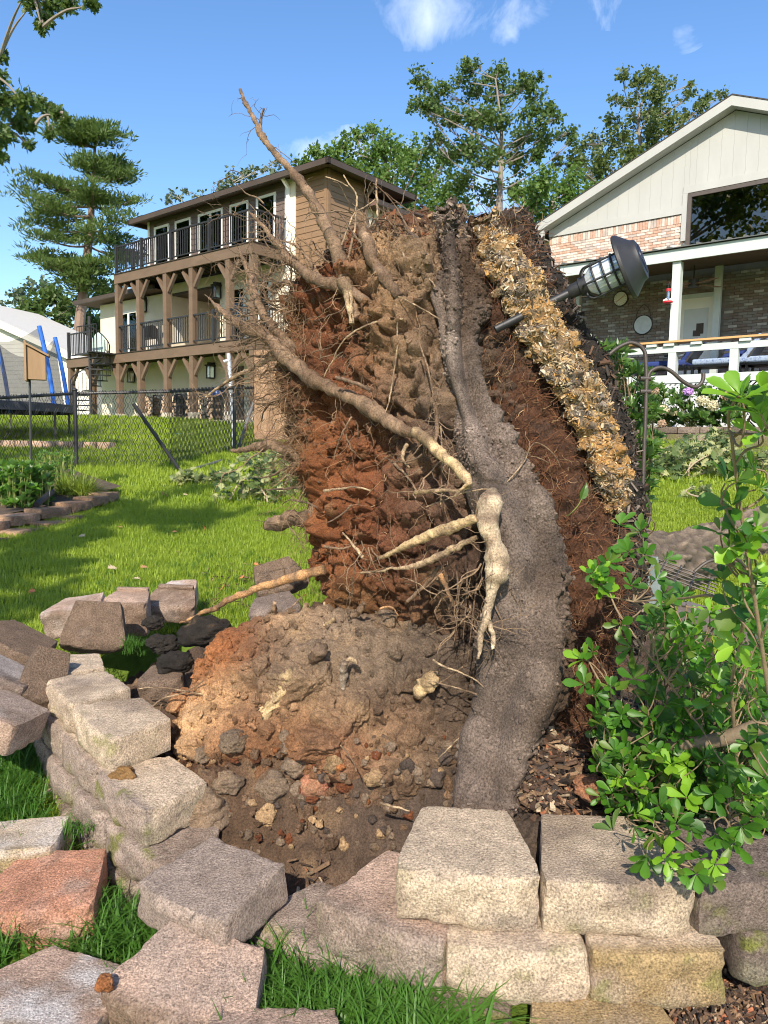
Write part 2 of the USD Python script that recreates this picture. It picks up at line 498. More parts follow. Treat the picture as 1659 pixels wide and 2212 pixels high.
# ---- left house
H = thing('lake_house', 'three storey brown and cream lake house with two long wooden decks', 'house', (-6.0, 26.5, 2.17))
DK = Plane((-4.23, 23.45), LD, ND)                   # front of the decks
FW = Plane((-4.23 + 0.636 * 1.5, 23.45 + 0.772 * 1.5), LD, ND)   # front wall
ZB, ZL, ZU, ZE = 2.17, 4.70, 7.60, 9.83              # base, lower deck, upper deck, eave
wall = MB()
# cream walls: ground floor, middle floor with a recessed porch
o1a, _ = FW.hit(475, 670); o1b, _ = FW.hit(372, 690)
lw, _ = FW.hit(217, 700)
FW.slab(wall, -1.0, lw, ZB - 0.5, ZL - 0.1, -4.0, 0)
FW.slab(wall, 0.75, o1a, ZL - 0.1, ZU - 0.28, -1.0, 0.0)
FW.slab(wall, o1b, lw, ZL - 0.1, ZU - 0.55, -0.25, 0.0)
FW.slab(wall, o1a, o1b, ZU - 0.62, ZU - 0.28, -0.25, 0.0)
FW.slab(wall, -0.99, lw - 0.1, ZL - 0.1, ZU - 0.6, -4.0, -2.0)
FW.slab(wall, o1b, o1b + 0.2, ZL - 0.1, ZU - 0.6, -2.0, -0.25)
FW.slab(wall, -0.99, 0.74, ZL - 0.1, ZU - 0.28, -1.2, 0.003)
obj('wall', wall, m_cream, H)
ceil = MB(); FW.slab(ceil, o1a, o1b, ZU - 0.70, ZU - 0.62, -2.0, -0.02)
obj('porch_ceiling', ceil, m_brown2, H)
pd = MB(); FW.slab(pd, o1a + 1.0, o1a + 1.9, ZL, ZL + 2.0, -2.0, -1.94)
d_ = obj('door', pd, m_dark, H)
fr = MB()
for a, b, c, d in ((0.93, 1.0, 0, 2.0), (1.9, 1.97, 0, 2.0), (0.93, 1.97, 2.0, 2.07)):
    FW.slab(fr, o1a + a, o1a + b, ZL + c, ZL + d, -2.0, -1.91)
obj('frame', fr, m_white, d_)


def window(parent, P, u0, u1, z0, z1, out=0.0, fw=0.09, fmat=None, bars=(), back=None, deep=0.12):
    """A framed window standing proud of the wall: frame (part), pane and blind (sub-parts)."""
    f = MB()
    P.slab(f, u0, u0 + fw, z0, z1, out, out + 0.05); P.slab(f, u1 - fw, u1, z0, z1, out, out + 0.05)
    P.slab(f, u0 + fw, u1 - fw, z1 - fw, z1, out, out + 0.05); P.slab(f, u0 + fw, u1 - fw, z0, z0 + fw, out, out + 0.05)
    for b in bars:
        P.slab(f, b - fw / 2, b + fw / 2, z0 + fw, z1 - fw, out, out + 0.045)
    w = obj('window', f, fmat or m_white, parent)
    g = MB(); P.slab(g, u0 + fw, u1 - fw, z0 + fw, z1 - fw, out + 0.02, out + 0.026)
    obj('pane', g, m_pane, w)
    g = MB(); P.slab(g, u0 + fw, u1 - fw, z0 + fw, z1 - fw, out + 0.003, out + 0.008)
    obj('blind', g, back or m_dark, w)  # dark default sheet stands in for the unlit room behind the glass
    return w


# top storey: walls behind the boards
ue, _ = FW.hit(322, 560)
uc, _ = FW.hit(618, 500); ur, _ = FW.hit(640, 480); uk, _ = FW.hit(707, 440)
core = MB()
FW.slab(core, uk + 0.01, ue, ZU - 0.05, ZE + 0.1, -1.72, -0.02)
FW.slab(core, uk + 0.012, ur, ZL + 0.3, ZU - 0.05, -1.72, -0.022)
FW.slab(core, uk + 0.012, ur - 0.3, ZB - 0.5, ZL + 0.3, -1.72, -0.022)
obj('top_storey_core', core, m_siding_shaded, H)


def lap(parent, P, u0, u1, z0, z1, m, step=0.19, holes=(), label=None):
    """Lap siding: every board its own part, tilted, cut at the openings."""
    z = z0
    while z < z1 - 0.03:
        h = min(step, z1 - z)
        cuts = [(u0, u1)]
        for a, b, c, d in holes:
            if c < z + h - 0.02 and d > z + 0.02:
                nc = []
                for s, e in cuts:
                    if b <= s or a >= e:
                        nc.append((s, e)); continue
                    if a > s: nc.append((s, a))
                    if b < e: nc.append((b, e))
                cuts = nc
        for s, e in cuts:
            if e - s < 0.03: continue
            q = [P.p(s, z, 0.004), P.p(e, z, 0.004), P.p(e, z, 0.026), P.p(s, z, 0.026), P.p(s, z + h, 0.0), P.p(e, z + h, 0.0), P.p(e, z + h, 0.008), P.p(s, z + h, 0.008)]
            f = [[0, 1, 2], [0, 2, 3], [3, 2, 6], [3, 6, 7], [4, 7, 6], [4, 6, 5], [0, 3, 7], [0, 7, 4], [1, 5, 6], [1, 6, 2], [0, 4, 5], [0, 5, 1]]
            if np.dot(np.cross(P.e1, ZD), P.e3) < 0: f = [x[::-1] for x in f]
            obj('siding_board', (np.array(q), np.array(f)), m, parent)
        z += step


wins = []
for a, b in ((555, 597), (498, 538), (430, 483), (380, 414), (335, 367)):
    u0 = FW.hit(b, 520)[0]; u1 = FW.hit(a, 520)[0]
    wins.append((u0, u1))
holes = [(u0, u1, ZU - 1, ZE - 0.28) for u0, u1 in wins]
lap(H, FW, uc, ue, ZU, ZE - 0.02, m_siding_shaded, holes=holes)
for k, (u0, u1) in enumerate(wins):
    w_ = window(H, FW, u0, u1, ZU + 0.02, ZE - 0.28, fw=0.085, bars=((u0 + u1) / 2,) if k == 2 else (), back=m_curtain)
cb = MB(); FW.slab(cb, ue - 0.12, ue, ZU, ZE - 0.02, 0.027, 0.05); FW.slab(cb, uc - 0.16, uc, ZU, ZE - 0.02, 0.03, 0.06)
obj('corner_board', cb, m_white, H)
# cream pilaster, then the bay of lap siding round the corner
pil = MB(); FW.slab(pil, ur, uc - 0.16, ZB - 0.3, ZE - 0.02, -0.02, 0.05)
obj('pilaster', pil, m_cream, H)
ds = MB(); c = (uc - 0.16 + ur) / 2 + 0.12
FW.slab(ds, c - 0.06, c + 0.06, ZU - 2.0, ZE - 0.3, 0.055, 0.13)
ds.bar(FW.p(c, ZE - 0.3, 0.1), FW.p(c, ZE - 0.02, 0.42), 0.09)
obj('downspout', ds, m_white, H)
lap(H, FW, uk + 0.12, ur, ZL + 0.3, ZE - 0.02, m_siding)
k0 = FW.p(uk, 0, 0)
SW = Plane((k0[0], k0[1]), BD, RD)                   # right side wall
s_end = SW.hit(785, 480)[0]
lap(H, SW, 0.12, s_end, ZL + 0.3, ZE - 0.02, m_siding)
cb = MB(); FW.slab(cb, uk, uk + 0.12, ZL + 0.3, ZE - 0.02, 0.0, 0.035); SW.slab(cb, 0.0, 0.12, ZL + 0.3, ZE - 0.02, 0.0, 0.034)
obj('corner_board', cb, m_siding, H)
ds = MB(); SW.slab(ds, s_end + 0.01, s_end + 0.11, ZL, ZE - 0.45, 0.0, 0.09); ds.bar(SW.p(s_end + 0.06, ZE - 0.45, 0.05), SW.p(s_end + 0.06, ZE - 0.05, 0.42), 0.09)
obj('downspout', ds, m_beam, H)
# roof of the top storey: low hip with deep eaves
ov = 0.5
e = [FW.p(uk - ov, ZE, ov), FW.p(ue + ov, ZE, ov), FW.p(ue + ov, ZE, -3.2 - ov), FW.p(uk - ov, ZE, -3.2 - ov)]
rg = [FW.p(uk + 1.9, ZE + 0.85, -1.6), FW.p(ue - 1.9, ZE + 0.85, -1.6)]
v = np.array([x + ZD * 0.08 for x in e] + rg + [x + ZD * 0.005 for x in e])
f = [[0, 4, 5], [0, 5, 1], [1, 5, 2], [2, 5, 4], [2, 4, 3], [3, 4, 0], [6, 7, 8], [6, 8, 9]]
roof = obj('roof', (v, np.array(f)), m_shingle, H)
fa = MB()
for i in range(4):
    a, b = e[i], e[(i + 1) % 4]
    d = unit(b - a)
    fa.bar(a - d * 0.06 - ZD * 0.05, b + d * 0.06 - ZD * 0.05, 0.12, 0.17)
obj('gutter', fa, m_brown2, roof)
# core behind so that the roof stands on walls
# side wing beyond the corner: cream wall, lower roof
w_end = SW.hit(945, 480)[0]
wg = MB(); SW.slab(wg, s_end + 0.15, w_end + 2.5, ZB - 0.4, ZE - 0.69, -2.5, -0.06)
obj('wall', wg, m_cream, H)
zr = ZE - 0.62
v = np.array([SW.p(s_end + 0.12, zr, 0.45), SW.p(w_end + 2.9, zr, 0.45), SW.p(w_end + 2.9, zr + 1.5, -2.6), SW.p(s_end + 0.12, zr + 1.5, -2.6),
              SW.p(s_end + 0.12, zr - 0.1, 0.45), SW.p(w_end + 2.9, zr - 0.1, 0.45), SW.p(w_end + 2.9, zr - 0.1, -2.6), SW.p(s_end + 0.12, zr - 0.1, -2.6)])
f = [[0, 1, 2], [0, 2, 3], [4, 7, 6], [4, 6, 5], [0, 4, 5], [0, 5, 1], [1, 5, 6], [1, 6, 2], [0, 3, 7], [0, 7, 4]]
r2 = obj('roof', (v, np.array(f)), m_shingle, H)
g = MB(); g.bar(SW.p(s_end + 0.1, zr - 0.04, 0.5), SW.p(w_end + 2.9, zr - 0.04, 0.5), 0.11, 0.15)
obj('gutter', g, m_brown2, r2)
# left wing: low roof over the middle floor
ul = FW.hit(190, 660)[0]; zl2 = FW.hit(200, 655)[1]
v = np.array([FW.p(ul, zl2, 0.55), FW.p(ue - 1.2, zl2, 0.55), FW.p(ue - 1.2, zl2 + 1.1, -2.2), FW.p(ul - 1.6, zl2 + 1.1, -2.2), FW.p(ul, zl2 - 0.1, 0.55), FW.p(ue - 1.2, zl2 - 0.1, 0.55), FW.p(ue - 1.2, zl2 - 0.1, -3.4), FW.p(ul, zl2 - 0.1, -3.4)])
f = [[0, 2, 1], [0, 3, 2], [4, 5, 6], [4, 6, 7], [0, 1, 5], [0, 5, 4], [0, 4, 7], [0, 7, 3], [3, 7, 6], [3, 6, 2]]
r3 = obj('roof', (v, np.array(f)), m_shingle, H)
g = MB(); g.bar(FW.p(ul + 0.05, zl2 - 0.05, 0.6), FW.p(ue - 1.2, zl2 - 0.05, 0.6), 0.11, 0.15)
obj('gutter', g, m_brown2, r3)
# middle and ground floor openings
u0, u1 = FW.hit(300, 740)[0], FW.hit(260, 740)[0]
window(H, FW, u0, u1, ZL + 0.05, FW.hit(280, 672)[1], fw=0.1, bars=((u0 + u1) / 2,))
u0, u1 = FW.hit(533, 700)[0], FW.hit(500, 700)[0]
window(H, FW, u0, u1, ZL + 0.05, ZL + 2.1, fw=0.12)
u0, u1 = FW.hit(590, 700)[0], FW.hit(562, 700)[0]
window(H, FW, u0, u1, ZL + 0.05, ZL + 2.15, out=0.06, fw=0.12)
u0, u1 = FW.hit(527, 840)[0], FW.hit(504, 840)[0]
dd = MB(); FW.slab(dd, u0, u1, ZB, FW.hit(515, 792)[1], 0.002, 0.045)
obj('door', dd, m_brown2, H, label='brown ground floor door')
for px, py, pl in ((315, 662, FW), (475, 632, FW), (290, 814, FW), (462, 804, FW)):
    u, z = pl.hit(px, py)
    b = MB(); FW.slab(b, u - 0.11, u + 0.11, z - 0.24, z - 0.2, 0.05, 0.27); FW.slab(b, u - 0.14, u + 0.14, z + 0.2, z + 0.25, 0.02, 0.3); FW.slab(b, u - 0.07, u + 0.07, z + 0.25, z + 0.33, 0.08, 0.24)
    FW.slab(b, u - 0.09, u + 0.09, z - 0.2, z + 0.34, 0.0, 0.045)
    for sx in (-0.1, 0.1):
        for so in (0.06, 0.25):
            FW.slab(b, u + sx - 0.012, u + sx + 0.012, z - 0.2, z + 0.2, so - 0.01, so + 0.01)
    lt = obj('wall_lantern', b, m_black, H)
    b = MB(); FW.slab(b, u - 0.09, u + 0.09, z - 0.2, z + 0.2, 0.075, 0.235)
    obj('pane', b, m_lanternglass, lt)
# decks
posts_up = [0.0, 1.15, 3.08, 4.57, 6.23, 7.64]
posts_lo = posts_up + [9.57, 11.25]
DPT = 1.5


def deck(z, u_end, pp, z_low, depth):
    b = MB(); DK.slab(b, -0.12, u_end, z - 0.36, z - 0.03, -0.09, 0.0)
    obj('fascia_beam', b, m_beam, H)
    b = MB(); DK.slab(b, -0.12, -0.03, z - 0.36, z - 0.03, -depth, -0.09)
    obj('fascia_beam', b, m_beam, H)
    b = MB(); DK.slab(b, u_end - 0.09, u_end, z - 0.36, z - 0.03, -depth, -0.09)
    obj('fascia_beam', b, m_beam, H)
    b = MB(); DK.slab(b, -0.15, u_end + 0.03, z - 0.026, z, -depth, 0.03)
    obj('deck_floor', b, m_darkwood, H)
    n = int(depth / 0.14)
    for k in range(n):
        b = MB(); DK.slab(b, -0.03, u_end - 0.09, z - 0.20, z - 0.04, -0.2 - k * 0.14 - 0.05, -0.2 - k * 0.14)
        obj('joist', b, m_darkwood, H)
    for u in pp:
        b = MB(); DK.slab(b, u - 0.1, u + 0.1, z_low, z - 0.36, -0.22, -0.02)
        po = obj('post', b, m_beam, H)
        for s in (-1, 1):
            if (u + s * 0.5 < -0.1) or (u + s * 0.5 > u_end):
                continue
            b = MB(); b.bar(DK.p(u + s * 0.09, z - 0.98, -0.12), DK.p(u + s * 0.52, z - 0.42, -0.12), 0.11, 0.11, up=ND)
            obj('brace', b, m_beam, po)


def railing(P, u0, u1, z, stations, out=-0.06, h=1.0, post=True):
    b = MB(); P.slab(b, u0, u1, z + h - 0.05, z + h, out - 0.03, out + 0.03); P.slab(b, u0, u1, z + 0.1, z + 0.14, out - 0.02, out + 0.02)
    obj('handrail', MB().add(b.v[0], b.f[0]), m_black, H); obj('bottom_rail', MB().add(b.v[1], b.f[1] - 8), m_black, H)
    n = max(1, int(round((u1 - u0) / 0.125)))
    for k in range(1, n):
        u = u0 + (u1 - u0) * k / n
        b = MB(); P.slab(b, u - 0.013, u + 0.013, z + 0.14, z + h - 0.05, out - 0.013, out + 0.013)
        obj('baluster', b, m_black, H)
    for u in stations:
        b = MB(); P.slab(b, u - 0.05, u + 0.05, z, z + h + 0.06, out - 0.05, out + 0.05)
        obj('rail_post', b, m_black, H)


deck(ZU, 7.75, posts_up, ZL, DPT)
deck(ZL, 11.4, posts_lo, ZB - 0.4, DPT)
bs = MB()
for u in posts_lo:
    DK.slab(bs, u - 0.14, u + 0.14, ZB - 0.4, ZB + 0.28, -0.27, 0.03)
    obj('post_base', bs, m_concrete, H); bs = MB()
railing(DK, -0.1, 7.7, ZU, [0.0, 2.1, 4.2, 6.0, 7.65])
DS = Plane(DK.p(-0.06, 0, 0)[:2], BD, RD)
railing(DS, 0.1, 1.45, ZU, [], out=0.0)
DSl = Plane(DK.p(7.68, 0, 0)[:2], BD, LD)
railing(DSl, 0.1, 1.45, ZU, [0.75], out=0.0)
for a, b in zip(posts_up[:-1], posts_up[1:]):
    railing(DK, a + 0.1, b - 0.1, ZL, [1.9] if a == 1.15 else [])
railing(DK, 9.4, 11.3, ZL, [11.3], )
railing(DS, 0.1, 1.45, ZL, [], out=0.0)
pat = MB(); DK.slab(pat, -0.6, 12.0, ZB - 0.5, ZB - 0.02, -2.0, 0.5)
obj('patio', pat, m_concrete, kind='structure')

# spiral staircase
sp_o = DK.p(8.45, 0, 0.62)
ST = thing('spiral_staircase', 'black metal spiral staircase rising to the lower deck of the brown house', 'staircase', (sp_o[0], sp_o[1], ZB))
b = MB(); b.tube([sp_o + ZD * (ZB - 0.3), sp_o + ZD * (ZL + 1.35)], 0.055, 10)
obj('centre_pole', b, m_black, ST)
nst = 13
hr = []
for k in range(nst):
    a = math.radians(250) - k * math.radians(26)
    d = np.array([math.cos(a), math.sin(a), 0]); t = np.array([-d[1], d[0], 0])
    z = ZB + (k + 1) * (ZL - ZB) / nst
    p0 = sp_o + ZD * z
    v = np.array([p0 + t * 0.05, p0 - t * 0.05, p0 + d * 0.72 - t * 0.19, p0 + d * 0.72 + t * 0.19])
    v = np.vstack([v, v - ZD * 0.035])
    f = np.array([[0, 1, 2], [0, 2, 3], [4, 6, 5], [4, 7, 6], [0, 4, 5], [0, 5, 1], [1, 5, 6], [1, 6, 2], [2, 6, 7], [2, 7, 3], [3, 7, 4], [3, 4, 0]])
    tr = obj('tread', (v, f), m_black, ST)
    for s in (-0.15, 0.05):
        b = MB(); q = p0 + d * 0.7 + t * s
        b.tube([q, q + ZD * 0.85], 0.012, 5); obj('baluster', b, m_black, tr)
    hr.append(p0 + d * 0.7 + ZD * 0.87)
b = MB(); b.tube(spline(hr, 50), 0.022, 6); obj('handrail', b, m_black, ST)
lx = MB(); lx.box(sp_o + ZD * (ZL - 0.03) + BD * 0.35, (1.5, 1.0, 0.05), [LD, ND, ZD]); obj('landing', lx, m_black, ST)
for k in range(9):
    q = sp_o + LD * (-0.7 + 1.4 * k / 8) + ZD * ZL + ND * 0.12
    b = MB(); b.tube([q, q + ZD * 1.0], 0.013, 5); obj('baluster', b, m_black, ST)
b = MB(); b.tube([sp_o + LD * s + ZD * (ZL + 1.0) + ND * 0.12 for s in (-0.7, 0.7)], 0.022, 6); obj('handrail', b, m_black, ST)

# deck furniture: a round glass table tipped up by the rail, a dark grill
q = DK.p(10.1, 0, -0.7)
TB = thing('tipped_table', 'pale green round table tipped on edge at the left end of the lower deck', 'table', (q[0], q[1], ZL))
m_tt = mat('pale_green_metal', (0.42, 0.55, 0.50), (0.5, 0.62, 0.57), scale=3, rough=0.4)
t = trimesh.creation.cylinder(0.5, 0.04, sections=32)
A = np.array([LD, ZD, ND]).T
obj('table_top', (t.vertices @ A.T + q + ZD * (ZL + 0.55), t.faces), m_tt, TB)
for s in (-1, 1):
    b = MB(); b.bar(q + LD * 0.2 * s + ZD * (ZL + 0.55), q + LD * 0.45 * s + ZD * (ZL + 0.02) + BD * 0.3, 0.04); obj('leg', b, m_tt, TB)
q = DK.p(6.9, 0, -0.8)
GR = thing('grill', 'black barbecue grill on the lower deck in front of the glass door', 'grill', (q[0], q[1], ZL))
b = MB(); b.box(q + ZD * (ZL + 0.7), (0.9, 0.45, 0.25), [LD, ND, ZD]); obj('body', b, m_black, GR)
b = MB(); t = trimesh.creation.cylinder(0.22, 0.85, sections=16); b.add(t.vertices @ np.array([ND, ZD, LD]) + q + ZD * (ZL + 0.82), t.faces); obj('lid', b, m_black, GR)
for s in (-1, 1):
    for o in (-1, 1):
        b = MB(); p0 = q + LD * 0.38 * s + ND * 0.18 * o; b.bar(p0 + ZD * ZL, p0 + ZD * (ZL + 0.6), 0.04); obj('leg', b, m_black, GR)
# firewood racks and logs under the deck
m_bark_l = mat('log_bark', (0.16, 0.11, 0.08), (0.26, 0.19, 0.14), scale=14, rough=0.9, bump=0.5)
m_cut = mat('log_cut_wood', (0.48, 0.33, 0.22), (0.62, 0.46, 0.33), scale=10, rough=0.85, bump=0.3, rand=0.25)


def log_proto(k):
    R = np.random.default_rng(50 + k)
    n = 7
    ang = np.sort(R.uniform(0, 2 * np.pi, n)) if k % 2 else np.arange(n) * 2 * np.pi / n + R.uniform(-0.2, 0.2, n)
    rr = 0.075 * R.uniform(0.8, 1.25, n)
    ring = np.stack([np.cos(ang) * rr, 0 * ang, np.sin(ang) * rr], 1)
    v = np.vstack([ring + [0, -0.2, 0], ring + [0, 0.2, 0]])
    i = np.arange(n); j = (i + 1) % n
    fs = np.vstack([np.stack([i, i + n, j + n], 1), np.stack([i, j + n, j], 1)])
    return v, fs, n


log_src = []
for k in range(5):
    v, fs, n = log_proto(k)
    c = UsdGeom.Xform.Define(stage, f'/World/_log_{k}') if False else None
    log_src.append((v, fs, n))
first_log = {}
stacks = [('left', 330, 356), ('middle', 372, 406), ('right', 427, 487)]
for nm, pa, pb in stacks:
    u1, u0 = FW.hit(pa, 880)[0], FW.hit(pb, 880)[0]
    rk = thing('log_rack', {'left': 'black metal log rack holding the narrow left firewood stack', 'middle': 'black metal log rack holding the middle firewood stack', 'right': 'black metal log rack holding the wide right firewood stack'}[nm], 'log rack', FW.p((u0 + u1) / 2, ZB, 0.35))
    for u in (u0, u1):
        b = MB()
        for o in (0.18, 0.5):
            FW.slab(b, u - 0.02, u + 0.02, ZB, ZB + 1.02, o - 0.02, o + 0.02)
        FW.slab(b, u - 0.02, u + 0.02, ZB + 0.98, ZB + 1.02, 0.2, 0.48)
        obj('end_frame', b, m_black, rk)
    b = MB(); FW.slab(b, u0, u1, ZB, ZB + 0.05, 0.2, 0.24); FW.slab(b, u0, u1, ZB, ZB + 0.05, 0.44, 0.48); obj('base_rail', b, m_black, rk)
    lab = f'split firewood log in the {nm} stack under the lower deck'
    rows = 0
    z = ZB + 0.12
    while z < ZB + 0.95 + (0.12 if nm == 'right' else 0):
        u = u0 + 0.09 + (0.06 if rows % 2 else 0)
        while u < u1 - 0.08:
            k = int(rng.integers(5))
            c = FW.p(u, z + rng.uniform(-0.02, 0.02), 0.34 + rng.uniform(-0.05, 0.05))
            az = math.atan2(ND[1], ND[0]) - math.pi / 2
            key = (k,)
            if key not in first_log:
                v, fs, n = log_src[k]
                x = thing('firewood_log', lab, 'log', (0, 0, 0), f'firewood in the {nm} stack')
                x_ = UsdGeom.Xformable(x); x_.ClearXformOpOrder()
                for a_ in list(x.GetAttributes()):
                    if a_.GetName().startswith('xformOp:'): x.RemoveProperty(a_.GetName())
                x_.AddTranslateOp().Set(Gf.Vec3d(*c.tolist())); x_.AddRotateXYZOp().Set(Gf.Vec3f(0, float(rng.uniform(0, 360)), math.degrees(az)))
                obj('bark', (v, fs), m_bark_l, x)
                i = np.arange(1, n - 1)
                obj('cut_end', (v * [1, 1.002, 1], np.stack([0 * i, i, i + 1], 1)), m_cut, x)
                obj('cut_end', (v * [1, 1.002, 1], np.stack([0 * i + n, i + n + 1, i + n], 1)), m_cut, x)
                first_log[key] = x.GetPath()
            else:
                copy_of(first_log[key], 'firewood_log', c, rot=(0, rng.uniform(0, 360), math.degrees(az)), label=lab, cat='log', group=f'firewood in the {nm} stack', scale=rng.uniform(0.85, 1.15))
            u += 0.142
        z += 0.128; rows += 1
bagp = FW.p(FW.hit(327, 868)[0], FW.hit(327, 868)[1], 0.3)
v, f = trimesh.creation.icosphere(3).vertices, trimesh.creation.icosphere(3).faces
v = v * [0.11, 0.07, 0.26]; v = v * (1 + 0.5 * (fbm(v * 12, 3, 2)[:, None] - 0.5)); v[:, :2] *= (1.0 - 0.9 * np.clip(v[:, 2:3], 0, 1) / 0.26 * 0.8)
obj('green_bag', (v + bagp, f), mat('green_plastic', (0.03, 0.45, 0.06), (0.05, 0.6, 0.1), rough=0.35), label='bright green plastic bag hanging beside the left firewood stack', cat='bag', smooth=True)
bl = FW.p(FW.hit(484, 848)[0], FW.hit(484, 848)[1], 0.35)
v = trimesh.creation.icosphere(3).vertices * [0.26, 0.2, 0.16]; v = v * (1 + 0.8 * (fbm(v * 9, 3, 9)[:, None] - 0.5))
obj('blue_tarp', (v + bl, f), mat('blue_plastic', (0.02, 0.05, 0.22), (0.03, 0.08, 0.35), rough=0.4), label='crumpled blue tarp on top of the right firewood stack', cat='tarp', smooth=True)

# ---- white house at far left
WH = Plane(at(110, 800, 34)[:2], np.array([0.95, -0.31, 0.0]), np.array([-0.31, -0.95, 0.0]))
m_wsid = mat('white_siding', (0.62, 0.60, 0.56), (0.68, 0.66, 0.61), scale=2, rough=0.6)
HW = thing('white_house', 'white sided house with a sloping white roof edge at the far left', 'house', tuple(WH.p(0, 1.9)))
ua, za = WH.hit(-130, 640); ub, zb = WH.hit(222, 800)
b = MB(); WH.poly(b, [(ua - 6, 0.5), (ub - 0.6, 0.5), (ub - 0.6, zb + 0.1), (ua, za - 0.15), (ua - 6, zb)], -6, 0)
obj('wall', b, m_wsid, HW)
k = 0
z = 2.0
while z < za - 0.4:
    u_r = ub - 0.6 if z < zb else ub - 0.6 - (z - zb) / (za - zb) * (ub - ua) * 1.0
    if u_r - 0.1 > WH.hit(-30, 800)[0]:
        b = MB(); WH.slab(b, WH.hit(-60, 800)[0], u_r - 0.05, z, z + 0.19, 0.004, 0.02 + 0.004 * (k % 2)); obj('siding_board', b, m_wsid, HW)
    z += 0.2; k += 1
d = unit(WH.p(ub, zb) - WH.p(ua, za)); n_ = np.cross(d, WH.e3)
b = MB(); b.bar(WH.p(ua, za, 0.3), WH.p(ub, zb, 0.3), 0.05, 0.26, up=np.cross(WH.e3, d)); obj('barge_board', b, m_white, HW)
b = MB(); b.bar(WH.p(ua, za + 0.18, -3), WH.p(ub, zb + 0.18, -3), 6.6, 0.06, up=np.cross(WH.e3, d)); obj('roof', b, mat('pale_roof', (0.45, 0.44, 0.42), (0.5, 0.49, 0.46), rough=0.8), HW)
# ---------------------------------------------------------------- soil bed inside the planter, heights from points seen in the picture
_ring_pts = [(RING_C[0] + 1.05 * RING_R * math.cos(a), RING_C[1] + RING_R * math.sin(a)) for a in np.linspace(0, 2 * np.pi, 25)[:-1]]
bed_ctrl = []
for px, py, z in ((480, 1760, .22), (620, 1760, .22), (560, 1840, .12), (700, 1700, .30), (850, 1740, .27), (960, 1740, .30), (780, 1850, .14), (660, 1900, .10), (860, 1840, .18), (400, 1800, .15), (470, 1660, .34), (620, 1640, .42), (800, 1620, .46), (930, 1650, .42),
                  (330, 1420, -.02), (380, 1500, .0), (320, 1560, .05), (400, 1380, .05), (420, 1590, .2), (360, 1660, .25), (300, 1760, .1), (250, 1420, .12), (470, 1350, .25), (600, 1330, .2), (330, 1340, .25),
                  (1080, 1760, .36), (1200, 1760, .38), (1300, 1740, .36), (1200, 1650, .45), (1350, 1650, .40), (1500, 1700, .36), (1600, 1600, .38), (1400, 1500, .42), (1600, 1450, .45), (1500, 1350, .50), (1300, 1500, .5)):
    q = onz(px, py, z)
    bed_ctrl.append((q[0], q[1], z))
for x, y in ((-1.2, 4.2), (-0.6, 4.9), (0.3, 5.1), (1.2, 4.9), (1.9, 4.2), (1.9, 3.2), (1.5, 2.5)):
    bed_ctrl.append((x, y, float(zg(x, y)) + 0.12))
bed_ctrl = np.array(bed_ctrl)
_bed = RBFInterpolator(bed_ctrl[:, :2], bed_ctrl[:, 2], kernel='thin_plate_spline', smoothing=0.01)


def bedz(x, y):
    x, y = np.asarray(x, float), np.asarray(y, float)
    p = np.stack([x, y], -1)
    z = _bed(p.reshape(-1, 2)).reshape(x.shape)
    return np.clip(z, -0.3, 0.8)


SOIL = dict(red=(0.135, 0.046, 0.019), red2=(0.088, 0.034, 0.017), orange=(0.25, 0.095, 0.034), tan=(0.36, 0.235, 0.125), grey=(0.168, 0.120, 0.082), dark=(0.052, 0.038, 0.030), crust=(0.20, 0.152, 0.124), crust2=(0.31, 0.243, 0.20), brown=(0.105, 0.064, 0.038), fibre=(0.075, 0.034, 0.018), mulch=(0.36, 0.24, 0.125), black=(0.022, 0.018, 0.015), pale=(0.50, 0.31, 0.16), ochre=(0.17, 0.095, 0.036))


def C(n):
    return np.array(SOIL[n])


def mixc(a, b, t):
    t = np.clip(np.asarray(t, float), 0, 1)[:, None]
    return a * (1 - t) + b * t


m_soil = tint_mat('soil', bump=0.9, bscale=105, bdist=0.016, vary=0.36, vscale=170)
m_crust = tint_mat('soil_crust', bump=1.0, bscale=120, bdist=0.016, vary=0.45, vscale=150)
m_rootbark = tint_mat('root_bark', bump=0.8, bscale=110, bdist=0.008, vary=0.35, vscale=160, rough=0.8)

# regions of colour on the soil, by where the picture shows them: (world point, colour name, reach)
tintpts = []


def tp(px, py, d, c, r=0.16):
    tintpts.append((at(px, py, d), C(c), r))


def region_tint(p, pts, base):
    num = np.tile(base * 0.05, (len(p), 1)); den = np.full(len(p), 0.05)
    for q, c, r in pts:
        w = np.exp(-(((p - q) ** 2).sum(1)) / (2 * r * r))
        num += w[:, None] * c; den += w
    return num / den[:, None]


def soil_tint(p, n, base, seed=0, amt=1.0):
    a = fbm(p * 5, 4, 31 + seed); b = fbm(p * 17, 4, 57 + seed); c = fbm(p * 45, 3, 77 + seed)
    k = 0.62 + 0.9 * (a - 0.5) * amt + 0.95 * (b - 0.5) * amt + 0.6 * (c - 0.5)
    out = base * np.clip(k + 0.42, 0.35, 1.9)[:, None]
    pale = np.clip((fbm(p * 9 + 5, 4, 91 + seed) - 0.60) * 7, 0, 1) * (0.22 if seed == 1 else 0.4)
    return mixc(out, np.tile(C('tan') * 0.95, (len(p), 1)), pale)


